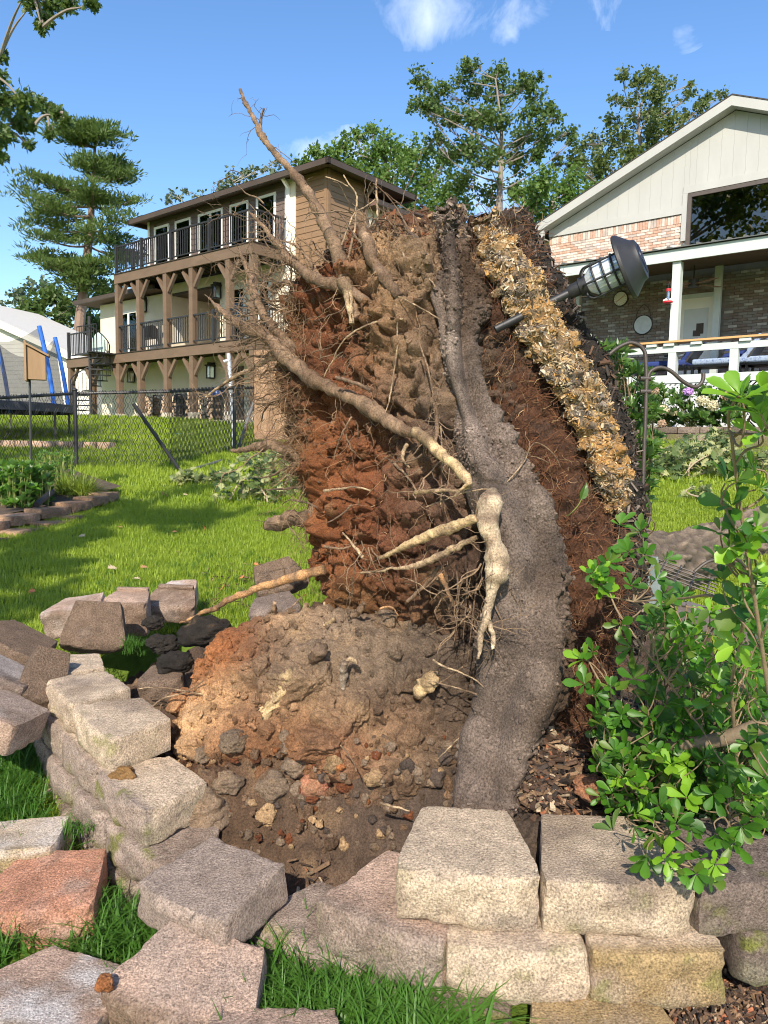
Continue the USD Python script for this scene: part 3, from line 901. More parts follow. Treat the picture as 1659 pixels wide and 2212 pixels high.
def blob(c, ctrl, scale, sub, disp, smooth=0.002):
    """Closed lump: radius in every direction interpolated from points on its surface, then roughened."""
    c = np.asarray(c, float); scale = np.asarray(scale, float)
    P = (np.asarray(ctrl, float) - c) / scale
    r = np.linalg.norm(P, axis=1)
    D = P / r[:, None]
    F = RBFInterpolator(D, r, kernel='linear', smoothing=smooth)
    s = trimesh.creation.icosphere(sub)
    rr = np.empty(len(s.vertices))
    rr[:] = F(s.vertices)
    v = s.vertices * np.clip(rr, 0.05, 5)[:, None] * scale + c
    f = np.array(s.faces)
    n = normals(v, f)
    v = v + n * disp(v, n)[:, None]
    return v, f


RT = thing('uprooted_tree', 'uprooted oak tipped over, its tall root plate of red clay standing on edge', 'fallen tree', (0.3, 3.2, 0.3))

# -- the clay face
face = [(800, 505, 3.05), (860, 520, 3.0), (905, 510, 2.95), (745, 545, 3.15), (700, 560, 3.2), (655, 610, 3.3), (615, 655, 3.38), (602, 720, 3.42), (600, 820, 3.42), (612, 900, 3.42), (632, 960, 3.38), (640, 1030, 3.38), (652, 1110, 3.34), (690, 1160, 3.3), (665, 1215, 3.26), (690, 1290, 3.2), (720, 1340, 3.1),
        (760, 620, 2.98), (720, 700, 3.05), (700, 800, 3.12), (690, 900, 3.16), (720, 1000, 3.12), (740, 1080, 3.06), (770, 1170, 2.98), (760, 1260, 2.98), (850, 620, 2.86), (850, 750, 2.84), (800, 850, 2.9), (800, 950, 2.94), (820, 1050, 2.9), (850, 1150, 2.82), (870, 1230, 2.82), (830, 1300, 2.86),
        (920, 600, 2.84), (920, 750, 2.78), (930, 900, 2.74), (940, 1000, 2.74), (950, 1100, 2.74), (960, 1200, 2.76), (960, 1300, 2.78), (1010, 700, 2.85), (1040, 900, 2.75), (1060, 1100, 2.7), (1080, 1300, 2.7), (1050, 1450, 2.72), (950, 1420, 2.85)]
ctrl = [at(*q) for q in face]
cc = at(930, 930, 3.22)
back = np.array([0.62, 0.78, 0])
for q in ((1000, 500, 3.2), (1100, 500, 3.1), (1200, 700, 3.2), (1270, 900, 3.2), (1300, 1100, 3.15), (1280, 1350, 3.1), (1150, 1500, 3.0), (900, 540, 3.5), (760, 620, 3.75), (700, 800, 3.85), (720, 1000, 3.85), (760, 1200, 3.7), (1000, 800, 3.7), (1100, 1100, 3.65), (950, 1400, 3.4), (800, 1400, 3.4)):
    ctrl.append(at(*q))
for q, c, r in (((640, 700, 3.35), 'red2', .22), ((620, 850, 3.35), 'brown', .15), ((700, 640, 3.2), 'red', .2), ((720, 580, 3.15), 'red', .15), ((760, 760, 3.0), 'red', .2), ((700, 950, 3.1), 'orange', .16), ((760, 1010, 3.05), 'red', .2), ((740, 880, 3.05), 'red', .2), ((700, 1120, 3.2), 'orange', .15), ((740, 1180, 3.0), 'red', .2),
                ((820, 1060, 2.9), 'red', .2), ((860, 1150, 2.8), 'red2', .16), ((830, 1250, 2.85), 'red', .16), ((860, 560, 2.95), 'tan', .12), ((835, 540, 3.0), 'tan', .08), ((850, 680, 2.85), 'ochre', .13), ((830, 750, 2.85), 'ochre', .12), ((880, 800, 2.8), 'grey', .16), ((930, 640, 2.82), 'grey', .18), ((930, 780, 2.78), 'grey', .2), ((900, 870, 2.78), 'grey', .15), ((960, 950, 2.72), 'dark', .14),
                ((940, 1050, 2.74), 'grey', .14), ((1000, 1200, 2.74), 'dark', .16), ((980, 1300, 2.76), 'dark', .16), ((900, 1320, 2.8), 'ochre', .1), ((760, 1320, 3.05), 'ochre', .12), ((640, 1000, 3.35), 'ochre', .1), ((600, 760, 3.4), 'ochre', .1), ((920, 520, 2.95), 'grey', .12), ((1200, 900, 3.1), 'fibre', .4), ((1050, 700, 2.9), 'dark', .2), ((1250, 1300, 3.0), 'dark', .4)):  # dark points beside the crust paint in its cast shadow
    tp(*q, c, r)


def disp_face(v, n):
    big = fbm(v * 3.2, 3, 11) - 0.5
    mid = clumps(v, 5.5, 3) - 0.5
    strat = np.abs(2 * noise(np.stack([v[:, 0] * 7, v[:, 1] * 7, v[:, 2] * 16], 1), 21) - 1) - 0.5
    shelves = np.abs(2 * noise(np.stack([v[:, 0] * 13, v[:, 1] * 13, v[:, 2] * 9], 1) + fbm(v * 8, 2, 5)[:, None] * 2.2, 25) - 1) ** 0.6 - 0.6
    fine = fbm(v * 26, 4, 41) - 0.5
    finer = fbm(v * 75, 3, 43) - 0.5
    crack = np.clip(0.10 - np.abs(noise(np.stack([v[:, 0] * 4, v[:, 1] * 4, v[:, 2] * 2.4], 1) + fbm(v * 6, 3, 8)[:, None] * 1.5, 61) - 0.5), 0, 1)
    return 0.19 * big + 0.06 * mid + 0.03 * strat + 0.055 * shelves * (0.3 + 1.4 * fbm(v * 2.5 + 3, 2, 66)) + 0.05 * fine + 0.022 * finer - 0.6 * crack


v, f = blob(cc, ctrl, (0.62, 0.5, 1.05), 7, disp_face)
n = normals(v, f)
base = region_tint(v, tintpts, C('red2'))
col = soil_tint(v, n, base, 1)
obj('soil_mass', (v, f), m_soil, RT, smooth=True, col=col, label='red and grey clay face of the root plate')
face_v, face_n = v, n
from scipy.spatial import cKDTree
face_tree = cKDTree(v)


# -- lower mound of torn soil
m_ctrl = [at(*q) for q in ((415, 1500, 2.92), (425, 1420, 3.0), (500, 1360, 3.06), (600, 1325, 3.08), (720, 1320, 3.0), (850, 1335, 2.9), (960, 1345, 2.85), (1020, 1400, 2.75), (395, 1600, 2.85), (500, 1450, 2.82), (620, 1430, 2.75), (760, 1430, 2.7), (900, 1450, 2.68), (1000, 1500, 2.62),
                           (450, 1560, 2.78), (560, 1560, 2.68), (700, 1560, 2.6), (850, 1560, 2.58), (980, 1600, 2.55), (480, 1650, 2.7), (620, 1660, 2.58), (780, 1660, 2.5), (920, 1680, 2.5), (1040, 1650, 2.52))]
mc = at(760, 1560, 3.1)
for q in ((500, 1600, 3.5), (700, 1500, 3.7), (900, 1500, 3.6), (1050, 1550, 3.2), (1100, 1600, 2.9), (700, 1800, 3.3), (900, 1800, 3.1), (520, 1780, 3.0), (700, 1900, 2.8), (950, 1850, 2.8)):
    m_ctrl.append(at(*q))
tm = []  # mound tints paint in the sunlit pale left and the shaded dark right
for q, c, r in (((440, 1430, 3.0), 'orange', .1), ((540, 1400, 2.95), 'red', .12), ((620, 1370, 3.0), 'grey', .1), ((470, 1520, 2.85), 'pale', .1), ((440, 1570, 2.85), 'pale', .09), ((500, 1585, 2.78), 'orange', .08), ((560, 1500, 2.75), 'grey', .1), ((650, 1530, 2.7), 'tan', .1), ((560, 1590, 2.7), 'orange', .10), ((640, 1600, 2.62), 'orange', .08), ((780, 1610, 2.55), 'orange', .07), ((480, 1400, 2.95), 'orange', .08), ((720, 1400, 2.75), 'grey', .18), ((880, 1440, 2.7), 'grey', .18), ((780, 1560, 2.58), 'grey', .12), ((700, 1610, 2.6), 'orange', .1), ((860, 1600, 2.55), 'tan', .08), ((950, 1580, 2.55), 'brown', .15), ((640, 1660, 2.6), 'brown', .12), ((480, 1640, 2.7), 'brown', .12), ((1000, 1450, 2.7), 'dark', .15), ((960, 1520, 2.62), 'dark', .14), ((900, 1640, 2.52), 'dark', .12), ((620, 1350, 3.0), 'tan', .08), ((860, 1560, 2.56), 'orange', .07), ((800, 1690, 2.5), 'brown', .15)):
    tm.append((at(*q), C(c), r))


def disp_mound(v, n):
    m = np.clip(fbm(v * 3 + 2, 3, 99) * 2.6 - 0.6, 0.15, 1.6)
    return 0.16 * (fbm(v * 3.4, 3, 12) - 0.5) + m * (0.075 * (clumps(v, 7, 13) - 0.5) + 0.035 * (clumps(v, 19, 14) - 0.5)) + 0.04 * (fbm(v * 28, 4, 15) - 0.5) + 0.03 * (np.abs(2 * noise(v * 11 + fbm(v * 9, 2, 4)[:, None] * 2, 17) - 1) - 0.5)


v, f = blob(mc, m_ctrl, (0.62, 0.5, 0.42), 7, disp_mound)
n = normals(v, f)
mound_v, mound_n = v, n
R = np.random.default_rng(311)
lumpV, lumpF, nv = [v], [f], len(v)
_s5 = trimesh.creation.icosphere(4)
front = np.nonzero((n[:, 1] < 0.1) & (v[:, 1] < 3.2) & (v[:, 2] > 0.12))[0]
for k, i in enumerate(R.choice(front, 70)):
    r = 0.022 + 0.075 * R.random() ** 2.2
    u_ = _s5.vertices * R.uniform(.75, 1.25, 3)
    for _ in range(9):
        dd = unit(R.normal(size=3)); t = u_ @ dd - R.uniform(.5, .85); u_ = u_ - np.clip(t, 0, None)[:, None] * dd * .92
    o = R.uniform(0, 90)
    u_ = u_ + _s5.vertices * (0.5 * (fbm(_s5.vertices * 1.6 + o, 3, 3) - .5) + 0.3 * (fbm(_s5.vertices * 5 + o, 3, 4) - .5))[:, None]
    lumpV.append(u_ * r + v[i] + n[i] * r * 0.05); lumpF.append(_s5.faces + nv); nv += len(u_)
v, f = np.vstack(lumpV), np.vstack(lumpF)
n = normals(v, f)
col = soil_tint(v, n, region_tint(v, tm, C('brown')), 2)
obj('soil_mound', (v, f), m_soil, None, smooth=True, col=col, label='bank of grey brown and orange torn soil below the root plate', cat='soil bank', kind='structure')

# -- soil bed
gx = np.linspace(RING_C[0] - 1.95, RING_C[0] + 1.95, 420); gy = np.linspace(1.75, 5.35, 400)
v, q = grid_mesh(gx, gy, lambda X, Y: bedz(X, Y))
r = np.minimum(np.hypot((v[:, 0] - RING_C[0]) / 1.05, v[:, 1] - RING_C[1]), RING_R - 0.62 + np.hypot(v[:, 0] + 1.25, v[:, 1] - 4.15))
edge = np.clip((r - RING_R + 0.16) / 0.12, 0, 1)
v[:, 2] += 0.12 * (fbm(v * 3.5, 3, 22) - 0.5) + 0.09 * (clumps(v, 7, 23) - 0.5) + 0.05 * (clumps(v, 17, 24) - 0.5) + 0.04 * (fbm(v * 38, 4, 25) - 0.5)
v[:, 2] -= edge * 0.35
keep = (r[q] < RING_R + 0.05).all(1)
q = q[keep]
col = soil_tint(v, None, region_tint(v, [(at(560, 1850, 2.4), C('brown'), .3), (at(400, 1500, 3.2), C('red2') * 0.75, .3), (at(350, 1400, 3.6), C('dark'), .25), (at(850, 1800, 2.3), C('dark') * 1.5, .25), (at(1250, 1700, 2.4), C('dark'), .3), (at(1500, 1500, 2.8), C('dark'), .6)], C('brown')), 3)
obj('soil_bed', (v, q), m_soil, None, smooth=True, col=col, kind='structure')

# -- clods and stones lying on the soil
_surf = np.vstack([mound_v, v, face_v])
_sx = (_surf - EYE) @ RIGHT / ((_surf - EYE) @ FWD) * FPX + CX
_sy = CY - (_surf - EYE) @ UP / ((_surf - EYE) @ FWD) * FPX
_sd = (_surf - EYE) @ FWD
_stree = cKDTree(np.stack([_sx, _sy], 1))


def lie(px, py):
    """Depth of the torn soil along the sight line."""
    k = _stree.query_ball_point([px, py], 9)
    return float(np.min(_sd[k])) if len(k) else None


def clod(px, py, d, wpx, c, seed, name='soil_clod', label=None, cat='clod', hgt=0.8, sub=4, ang=False, group=None, onsoil=True):
    if onsoil:
        d = lie(px, py + wpx * 0.25) or d
    if px < 110: d = pxof(ong(px, py))[2]
    r = w2m(wpx, d) / 2
    p = at(px, py, d + r * 0.25)
    s = trimesh.creation.icosphere(sub)
    R = np.random.default_rng(seed)
    v = s.vertices * np.array([1, R.uniform(.7, 1), hgt])
    if ang:
        for k in range(9):
            dd = unit(R.normal(size=3)); h = R.uniform(0.6, 0.85)
            t = v @ dd - h
            v = v - np.clip(t, 0, None)[:, None] * dd * 0.9
    v = v * (1 + 0.35 * (noise(s.vertices * 1.1 + seed * 3.1, seed) - 0.5))[:, None]
    v = v + s.vertices * (0.55 * (fbm(s.vertices * 1.6 + seed, 3, seed) - 0.5) + 0.16 * (clumps(s.vertices + seed, 2.0, seed) - 0.5) + 0.14 * (fbm(s.vertices * 7 + seed, 3, seed) - 0.5))[:, None]
    v = v * r + p
    col = soil_tint(v, None, np.tile(C(c) if isinstance(c, str) else np.array(c), (len(v), 1)), seed % 17)
    return obj(name, (v, np.array(s.faces)), m_soil, None, smooth=True, col=col, label=label, cat=cat, group=group)


for px, py, d, w, c, lab, ang in (
    (680, 1695, 2.38, 72, (0.30, 0.12, 0.075), 'largest reddish rounded clod in the middle of the soil slope', False), (578, 1762, 2.33, 60, 'tan', 'pale tan stone at the foot of the soil slope left of the red clod', True), (360, 1745, 2.52, 64, 'tan', 'pale tan rough stone beside the leftmost mossy wall block', True),
    (440, 1745, 2.5, 130, 'grey', 'large grey brown clod like a cone at the left foot of the slope', False), (590, 1700, 2.45, 80, 'grey', 'rounded brown clod between the tan stone and the orange soil', False), (640, 1652, 2.5, 64, 'grey', 'brown clod above the largest reddish clod', False), (490, 1690, 2.52, 66, 'grey', 'flat grey clod with an overhanging edge, left of centre', False),
    (810, 1680, 2.42, 46, 'tan', 'small tan clod with a thin root, right of the reddish clod', False), (505, 1600, 2.68, 64, 'grey', 'grey clod on the left shoulder of the soil slope', False), (440, 1630, 2.7, 44, 'grey', 'small grey clod beside the left block corner', False), (350, 1625, 2.75, 34, 'orange', 'small orange clod touching the side of the third left block', False),
    (745, 1700, 2.4, 36, 'red', 'small dark red clod right of the largest reddish clod', False), (390, 1790, 2.5, 40, 'orange', 'small orange crumb beside the pale tan rough stone', False), (730, 1655, 2.5, 30, 'orange', 'small orange crumb above the dark red clod', False), (880, 1700, 2.42, 50, 'brown', 'brown clod at the right foot of the soil slope', False),
    (270, 1685, 2.6, 80, 'ochre', 'flat ochre clay lump lying on the lower left wall block', False), (95, 1518, 3.0, 30, 'orange', 'orange clay crumb on the grass between the dark blocks', False), (70, 1520, 2.95, 28, 'red', 'red brick chip beside the orange clay crumb', True), (228, 2125, 1.80, 46, 'orange', 'orange clay chip lying on the bottom left block', True),
    (1280, 1700, 2.3, 80, (0.28, 0.13, 0.07), 'weathered orange brown lump half buried beside the shrub', False)):
    clod(px, py, d, w, c, int(px + py), label=lab, ang=ang or px % 3 == 0, onsoil=px > 300 and px < 1000, cat='stone' if 'stone' in lab else 'clod', name='stone' if 'stone' in lab else 'soil_clod')
# crumbs: too many to count
cr = MB(); cols = []
ico = [trimesh.creation.icosphere(1) for _ in range(1)][0]
R = np.random.default_rng(3)


def crumbs(pts, rmin, rmax, colf, up=None):
    for p in pts:
        r = rmin + (rmax - rmin) * R.random() ** 2.2
        v = ico.vertices * R.uniform(0.6, 1.2, 3)
        v = v * (1 + 0.9 * (R.random((len(v), 1)) - 0.5))
        cr.add(v * r + p, ico.faces)
        cols.append(np.tile(np.asarray(colf(p)) * R.uniform(0.6, 1.35), (len(v), 1)))


vis = (mound_n[:, 1] < 0.2) & (mound_v[:, 1] < 3.1)
ids = R.choice(np.nonzero(vis)[0], 1500)
mt_all = region_tint(mound_v[ids], tm, C('brown'))
for i, c in zip(ids, mt_all):
    crumbs([mound_v[i] + mound_n[i] * 0.004], 0.003, 0.02, lambda p, c=c: c)
for _ in range(1500):
    x, y = R.uniform(-1.1, 0.45), R.uniform(2.0, 3.9)
    if inside(x, y) > 0.5 and fbm(np.array([[x * 4, y * 4, 0]]), 2, 5)[0] > 0.5:
        crumbs([(x, y, float(bedz(x, y)) + 0.0)], 0.003, 0.024, lambda p: C('brown') * 1.1 if R.random() < 0.7 else C('red') if R.random() < 0.6 else C('tan'))
obj('soil_crumbs', cr, m_soil, None, col=np.vstack(cols), label='crumbled soil scattered over the torn earth', cat='soil crumbs', kind='stuff')


# -- bands that sweep round the edge of the plate
def band(name, pts, disp, colf, m, seed, nseg=110, nlen=420, flat=0.75, label=None):
    """pts: (px, py, depth, width in px). A thick ridge with roughened skin."""
    P = np.array([np.append(at(a, b, d), w2m(w, d) / 2) for a, b, d, w in pts])
    Q = spline(P, nlen)
    c, r = Q[:, :3], Q[:, 3]
    v, f = tube(c, r, nseg)
    ax = np.repeat(c, nseg, 0)
    body = v[:len(ax)]
    view = FWD
    body = ax + (body - ax) - ((body - ax) @ view)[:, None] * view * (1 - flat)
    v = np.vstack([body, v[len(ax):]])
    n = normals(v, f)
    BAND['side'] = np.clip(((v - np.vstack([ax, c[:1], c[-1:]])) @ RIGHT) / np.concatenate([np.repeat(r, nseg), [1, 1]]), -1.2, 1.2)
    BAND['t'] = np.concatenate([np.repeat(np.linspace(0, 1, nlen), nseg), [0, 1]])
    v = v + n * disp(v)[:, None]
    n = normals(v, f)
    t = np.concatenate([np.repeat(np.linspace(0, 1, nlen), nseg), [0, 1]])
    obj(name, (v, f), m, RT, smooth=True, col=colf(v, n, t), label=label)
    return v, n, f


BAND, CRUST_S = {}, {}


def crust_disp(v):
    s, t = BAND['side'], BAND['t']
    m = np.clip(s * 0.75 + 0.45 + 2.4 * (fbm(v * 4 + 8, 3, 55) - 0.5), 0.06, 1.3)
    tw = 0.030 * np.cos(5.0 * s + 5.5 * t + 3.5 * (fbm(v * 2.2, 2, 91) - 0.5))
    fl = noise(np.stack([v[:, 0] * 10, v[:, 1] * 10, v[:, 2] * 1.7], 1) + 0.8 * fbm(v * 3, 2, 2)[:, None], 57) - 0.5
    return tw + 0.11 * (fbm(v * 3.0, 3, 5) - 0.5) + m * (0.040 * (clumps(v, 11, 6) - 0.5) + 0.034 * (clumps(v, 30, 7) - 0.5) + 0.026 * (fbm(v * 34, 4, 8) - 0.5)) + (1.3 - m) * 0.035 * fl - 0.45 * np.clip(0.045 - np.abs(noise(v * [5, 5, 1.6] + fbm(v * 5, 2, 3)[:, None], 17) - 0.5), 0, 1)


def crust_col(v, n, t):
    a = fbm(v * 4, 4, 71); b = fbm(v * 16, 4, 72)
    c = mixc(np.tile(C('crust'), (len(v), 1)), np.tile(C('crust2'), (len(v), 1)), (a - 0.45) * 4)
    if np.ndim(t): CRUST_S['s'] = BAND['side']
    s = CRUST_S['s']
    c = mixc(c, np.tile(C('brown') * 0.75, (len(v), 1)), (s * 0.55 + 0.25 + 3 * (fbm(v * 3 + 9, 3, 73) - 0.5)) * 0.85)  # lit left edge put into the colour: grey left, crumbly brown right
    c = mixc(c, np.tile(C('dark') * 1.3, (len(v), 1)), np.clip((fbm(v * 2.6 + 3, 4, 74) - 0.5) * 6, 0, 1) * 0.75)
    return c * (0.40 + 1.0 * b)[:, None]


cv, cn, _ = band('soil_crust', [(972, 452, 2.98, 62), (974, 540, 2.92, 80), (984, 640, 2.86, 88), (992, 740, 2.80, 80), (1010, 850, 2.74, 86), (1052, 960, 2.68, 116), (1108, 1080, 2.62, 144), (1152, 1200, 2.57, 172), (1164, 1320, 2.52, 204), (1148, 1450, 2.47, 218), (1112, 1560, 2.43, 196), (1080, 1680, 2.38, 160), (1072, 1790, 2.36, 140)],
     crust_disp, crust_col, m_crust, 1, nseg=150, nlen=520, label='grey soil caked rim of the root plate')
fv, fn, _ = band('fibre_mat', [(1075, 480, 3.02, 130), (1075, 560, 3.0, 150), (1095, 700, 2.95, 150), (1120, 840, 2.9, 170), (1165, 980, 2.84, 200), (1215, 1120, 2.8, 200), (1250, 1260, 2.74, 180), (1250, 1400, 2.7, 160), (1225, 1540, 2.62, 150), (1180, 1660, 2.54, 130)],
     lambda v: 0.07 * (fbm(v * 5, 3, 15) - 0.5) + 0.05 * (clumps(v, 12, 16) - 0.5) + 0.03 * (fbm(v * 40, 4, 18) - 0.5),
     lambda v, n, t: mixc(np.tile(C('fibre'), (len(v), 1)), np.tile(C('dark'), (len(v), 1)), (fbm(v * 7, 3, 19) - 0.4) * 3 + (0.25 - t) * 2) * (0.5 + fbm(v * 30, 3, 20))[:, None], m_soil, 2, nseg=110, nlen=360, label='dark fibrous root mat')
mv, mn, mf = band('mulch_ridge', [(1050, 470, 2.95, 66), (1078, 540, 2.90, 88), (1112, 610, 2.84, 100), (1162, 700, 2.78, 110), (1222, 800, 2.73, 118), (1278, 900, 2.70, 120), (1314, 1000, 2.70, 104), (1336, 1110, 2.72, 64)],
     lambda v: 0.09 * (fbm(v * 5, 3, 35) - 0.5) + 0.05 * (clumps(v, 12, 36) - 0.5) + 0.035 * (np.abs(2 * noise(v * 26, 31) - 1) - .5) + 0.024 * (fbm(v * 55, 3, 38) - 0.5),
     lambda v, n, t: mixc(mixc(np.tile(C('mulch'), (len(v), 1)), np.tile(np.array([0.46, 0.25, 0.085]), (len(v), 1)), (fbm(v * 6, 3, 39) - 0.45) * 4), np.tile(np.array([0.14, 0.115, 0.09]), (len(v), 1)), (fbm(v * 8 + 4, 3, 29) - 0.52) * 6) * (0.35 + 0.9 * fbm(v * 35, 3, 37))[:, None], m_soil, 3, nseg=100, nlen=300, label='ridge covered in yellow mulch chips')
bv, bn, _ = band('topsoil_edge', [(1095, 470, 3.08, 90), (1130, 560, 3.04, 110), (1180, 660, 2.98, 120), (1235, 770, 2.94, 125), (1285, 880, 2.92, 120), (1320, 990, 2.92, 110), (1340, 1100, 2.92, 100), (1345, 1250, 2.9, 110), (1320, 1400, 2.88, 120)],
     lambda v: 0.05 * (fbm(v * 6, 3, 45) - 0.5) + 0.03 * (clumps(v, 20, 46) - 0.5) + 0.02 * (fbm(v * 60, 3, 47) - 0.5),
     lambda v, n, t: np.tile(C('black'), (len(v), 1)) * (0.5 + 1.2 * fbm(v * 25, 3, 48))[:, None], m_soil, 4, nseg=70, nlen=240, label='dark mulch topsoil behind the ridge')


# chips of mulch stuck to the ridge and the dark edge
def chips(P, N, count, lmin, lmax, colf, seed, lift=0.4, thick=0.12, ratio=(0.09, 0.32)):
    R = np.random.default_rng(seed)
    ids = R.integers(0, len(P), count)
    V, F, K = [], [], []
    for j, i in enumerate(ids):
        n = unit(N[i] + R.normal(size=3) * 0.5)
        d = unit(np.cross(n, R.normal(size=3)))
        d = unit(d + n * R.uniform(-0.1, lift))
        s = unit(np.cross(n, d))
        l = lmin + (lmax - lmin) * R.random() ** 2; w = l * R.uniform(*ratio)
        q = P[i] + n * 0.003
        u = np.cross(d, s) * w * thick * 2
        v = np.array([q - d * l / 2 - s * w / 2, q - d * l / 2 + s * w * .35, q + d * l / 2 + s * w / 2, q + d * l * .45 - s * w / 2])
        v = np.vstack([v + u, v - u])
        V.append(v)
        F.append(np.array([[0, 1, 2], [0, 2, 3], [4, 6, 5], [4, 7, 6], [0, 4, 5], [0, 5, 1], [1, 5, 6], [1, 6, 2], [2, 6, 7], [2, 7, 3], [3, 7, 4], [3, 4, 0]]) + 8 * j)
        K.append(np.tile(np.asarray(colf(R, P[i])), (8, 1)))
    return (np.vstack(V), np.vstack(F)), np.vstack(K)


def yel(R, p):
    b = [np.array([0.50, 0.36, 0.19]), np.array([0.55, 0.42, 0.27]), np.array([0.46, 0.26, 0.09]), np.array([0.20, 0.17, 0.14]), np.array([0.60, 0.50, 0.36]), np.array([0.10, 0.07, 0.05])][R.choice(6, p=[[.34, .24, .26, .04, .08, .04], [.10, .08, .06, .40, .18, .18], [.16, .12, .52, .06, .06, .08]][int(np.clip(fbm(np.asarray(p)[None] * 6.5, 3, 88)[0] * 9 - 3, 0, 2))])]
    return b * R.uniform(0.5, 1.1)


def blk(R, p):
    b = [np.array([0.03, 0.024, 0.02]), np.array([0.06, 0.045, 0.038]), np.array([0.16, 0.13, 0.11]), np.array([0.09, 0.05, 0.03])][R.choice(4, p=[.4, .3, .12, .18])]
    return b * R.uniform(0.6, 1.3)


m_chip = tint_mat('mulch_chip', bump=0.4, bscale=150, bdist=0.004, vary=0.25, vscale=200, rough=0.85)
mesh, k = chips(mv, mn, 12000, 0.004, 0.024, yel, 5, lift=0.5)
obj('mulch_chips', mesh, m_chip, RT, col=k, kind='stuff')
mesh, k = chips(mv, mn, 2600, 0.008, 0.030, lambda R, p: yel(R, p) * 0.8, 15, lift=0.35, thick=0.05, ratio=(0.2, 0.6))
obj('bark_flakes', mesh, m_chip, RT, col=k, kind='stuff')
mesh, k = chips(bv, bn, 5200, 0.010, 0.055, blk, 6, lift=0.9)
obj('dark_mulch', mesh, m_chip, RT, col=k, kind='stuff')


def fcol(R, p):
    b = [np.array([0.115, 0.048, 0.022]), np.array([0.17, 0.075, 0.035]), np.array([0.06, 0.03, 0.018]), np.array([0.33, 0.22, 0.12])][R.choice(4, p=[.4, .28, .22, .10])]
    return b * R.uniform(0.6, 1.3)


# fine fibres: curved hair roots, too many to count
def fibres(P, N, count, lmin, lmax, r, colf, seed, curl=1.0, droop=0.3, nseg=5, out=0.6):
    R = np.random.default_rng(seed)
    mb = MB(); K = []
    for i in R.integers(0, len(P), count):
        d = unit(N[i] * out + R.normal(size=3) * 0.7)
        l = lmin + (lmax - lmin) * R.random() ** 2
        q = [P[i] - N[i] * 0.006]
        for s in range(nseg):
            d = unit(d + R.normal(size=3) * 0.45 * curl - ZD * droop * 0.4)
            q.append(q[-1] + d * l / nseg)
        rr = r * R.uniform(0.5, 1.3)
        v, f = tube(np.array(q), np.linspace(rr, rr * 0.4, nseg + 1), 3, False)
        mb.add(v, f); K.append(np.tile(colf(R, P[i]), (len(v), 1)))
    return mb, np.vstack(K)


sel = (fn @ FWD) < 0.3
mesh, k = fibres(fv[sel], fn[sel], 5200, 0.05, 0.20, 0.0014, fcol, 8, droop=0.1, out=0.35)
obj('fibrous_roots', mesh, m_chip, RT, col=k, kind='stuff')
sel = (face_n @ FWD) < 0.25
fp, fnn = face_v[sel], face_n[sel]


def rcol(R, p):
    return np.array([0.26, 0.17, 0.10]) * R.uniform(0.4, 1.3)


mesh, k = fibres(fp, fnn, 1500, 0.03, 0.22, 0.0013, rcol, 9, droop=0.35, out=0.9)
obj('fibrous_roots', mesh, m_chip, RT, col=k, kind='stuff')
left = (face_v @ RIGHT) / (face_v @ FWD) < -0.10
left &= (face_v[:, 2] > 0.9) & ((face_n @ FWD) < 0.7)
mesh, k = fibres(face_v[left], face_n[left], 1100, 0.06, 0.34, 0.0016, lambda R, p: np.array([0.20, 0.125, 0.07]) * R.uniform(0.4, 1.3), 10, droop=0.15, out=0.8)
obj('fibrous_roots', mesh, m_chip, RT, col=k, kind='stuff')

# -- crumbs stuck to the steep faces
sc_mb = MB(); sc_col = []


def stick(P, N, count, rmin, rmax, colf, seed):
    R = np.random.default_rng(seed)
    w = np.clip((fbm(P * 6, 3, seed) - 0.44) * 8, 0.02, 1); w /= w.sum()
    for i in R.choice(len(P), count, p=w):
        r = rmin + (rmax - rmin) * R.random() ** 2.5
        v = ico0.vertices * (R.uniform(0.5, 1.3, 3)) * (1 + 0.8 * (R.random((12, 1)) - 0.5))
        sc_mb.add(v * r + P[i] + N[i] * r * 0.1, ico0.faces); sc_col.append(np.tile(colf[i] * R.uniform(.55, 1.3), (12, 1)))


ico0 = trimesh.creation.icosphere(0)
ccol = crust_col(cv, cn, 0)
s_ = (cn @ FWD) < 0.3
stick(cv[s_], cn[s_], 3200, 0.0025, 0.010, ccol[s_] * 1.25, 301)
s_ = (face_n @ FWD) < 0.3
fcol_ = region_tint(face_v[s_], tintpts, C('red2')) * 1.0
stick(face_v[s_], face_n[s_], 3000, 0.003, 0.020, fcol_, 302)
obj('soil_flakes', sc_mb, m_soil, RT, col=np.vstack(sc_col), kind='stuff')

# -- clods heaped at the foot of the slope
R = np.random.default_rng(303)
hb = MB(); hc = []
ico2 = trimesh.creation.icosphere(3)
for _ in range(170):
    px, py = R.uniform(370, 1000), 1590 + 250 * R.random() ** 0.9
    if px < 420 and py < 1650: continue
    d = lie(px, py)
    if d is None: continue
    r = w2m(R.uniform(9, 20) + 26 * R.random() ** 4, d) * 0.5
    v = ico2.vertices * R.uniform(.7, 1.2, 3)
    for k in range(8):
        dd = unit(R.normal(size=3)); t = v @ dd - R.uniform(.55, .85); v = v - np.clip(t, 0, None)[:, None] * dd * .9
    o = R.uniform(0, 90)
    v = v + ico2.vertices * (0.6 * (fbm(ico2.vertices * 1.5 + o, 3, 3) - 0.5) + 0.2 * (fbm(ico2.vertices * 6 + o, 3, 4) - 0.5))[:, None]
    q = at(px, py, d + r * 0.2)
    hb.add(v * r + q, ico2.faces)
    b_ = [C('grey') * 1.1, C('brown') * 1.25, C('tan') * 0.8, C('red') * 0.9, C('orange') * 0.8, C('dark') * 1.5][R.choice(6, p=[.34, .30, .1, .08, .06, .12])]
    hc.append(soil_tint(v * r + q, None, np.tile(b_, (len(v), 1)), int(o)))
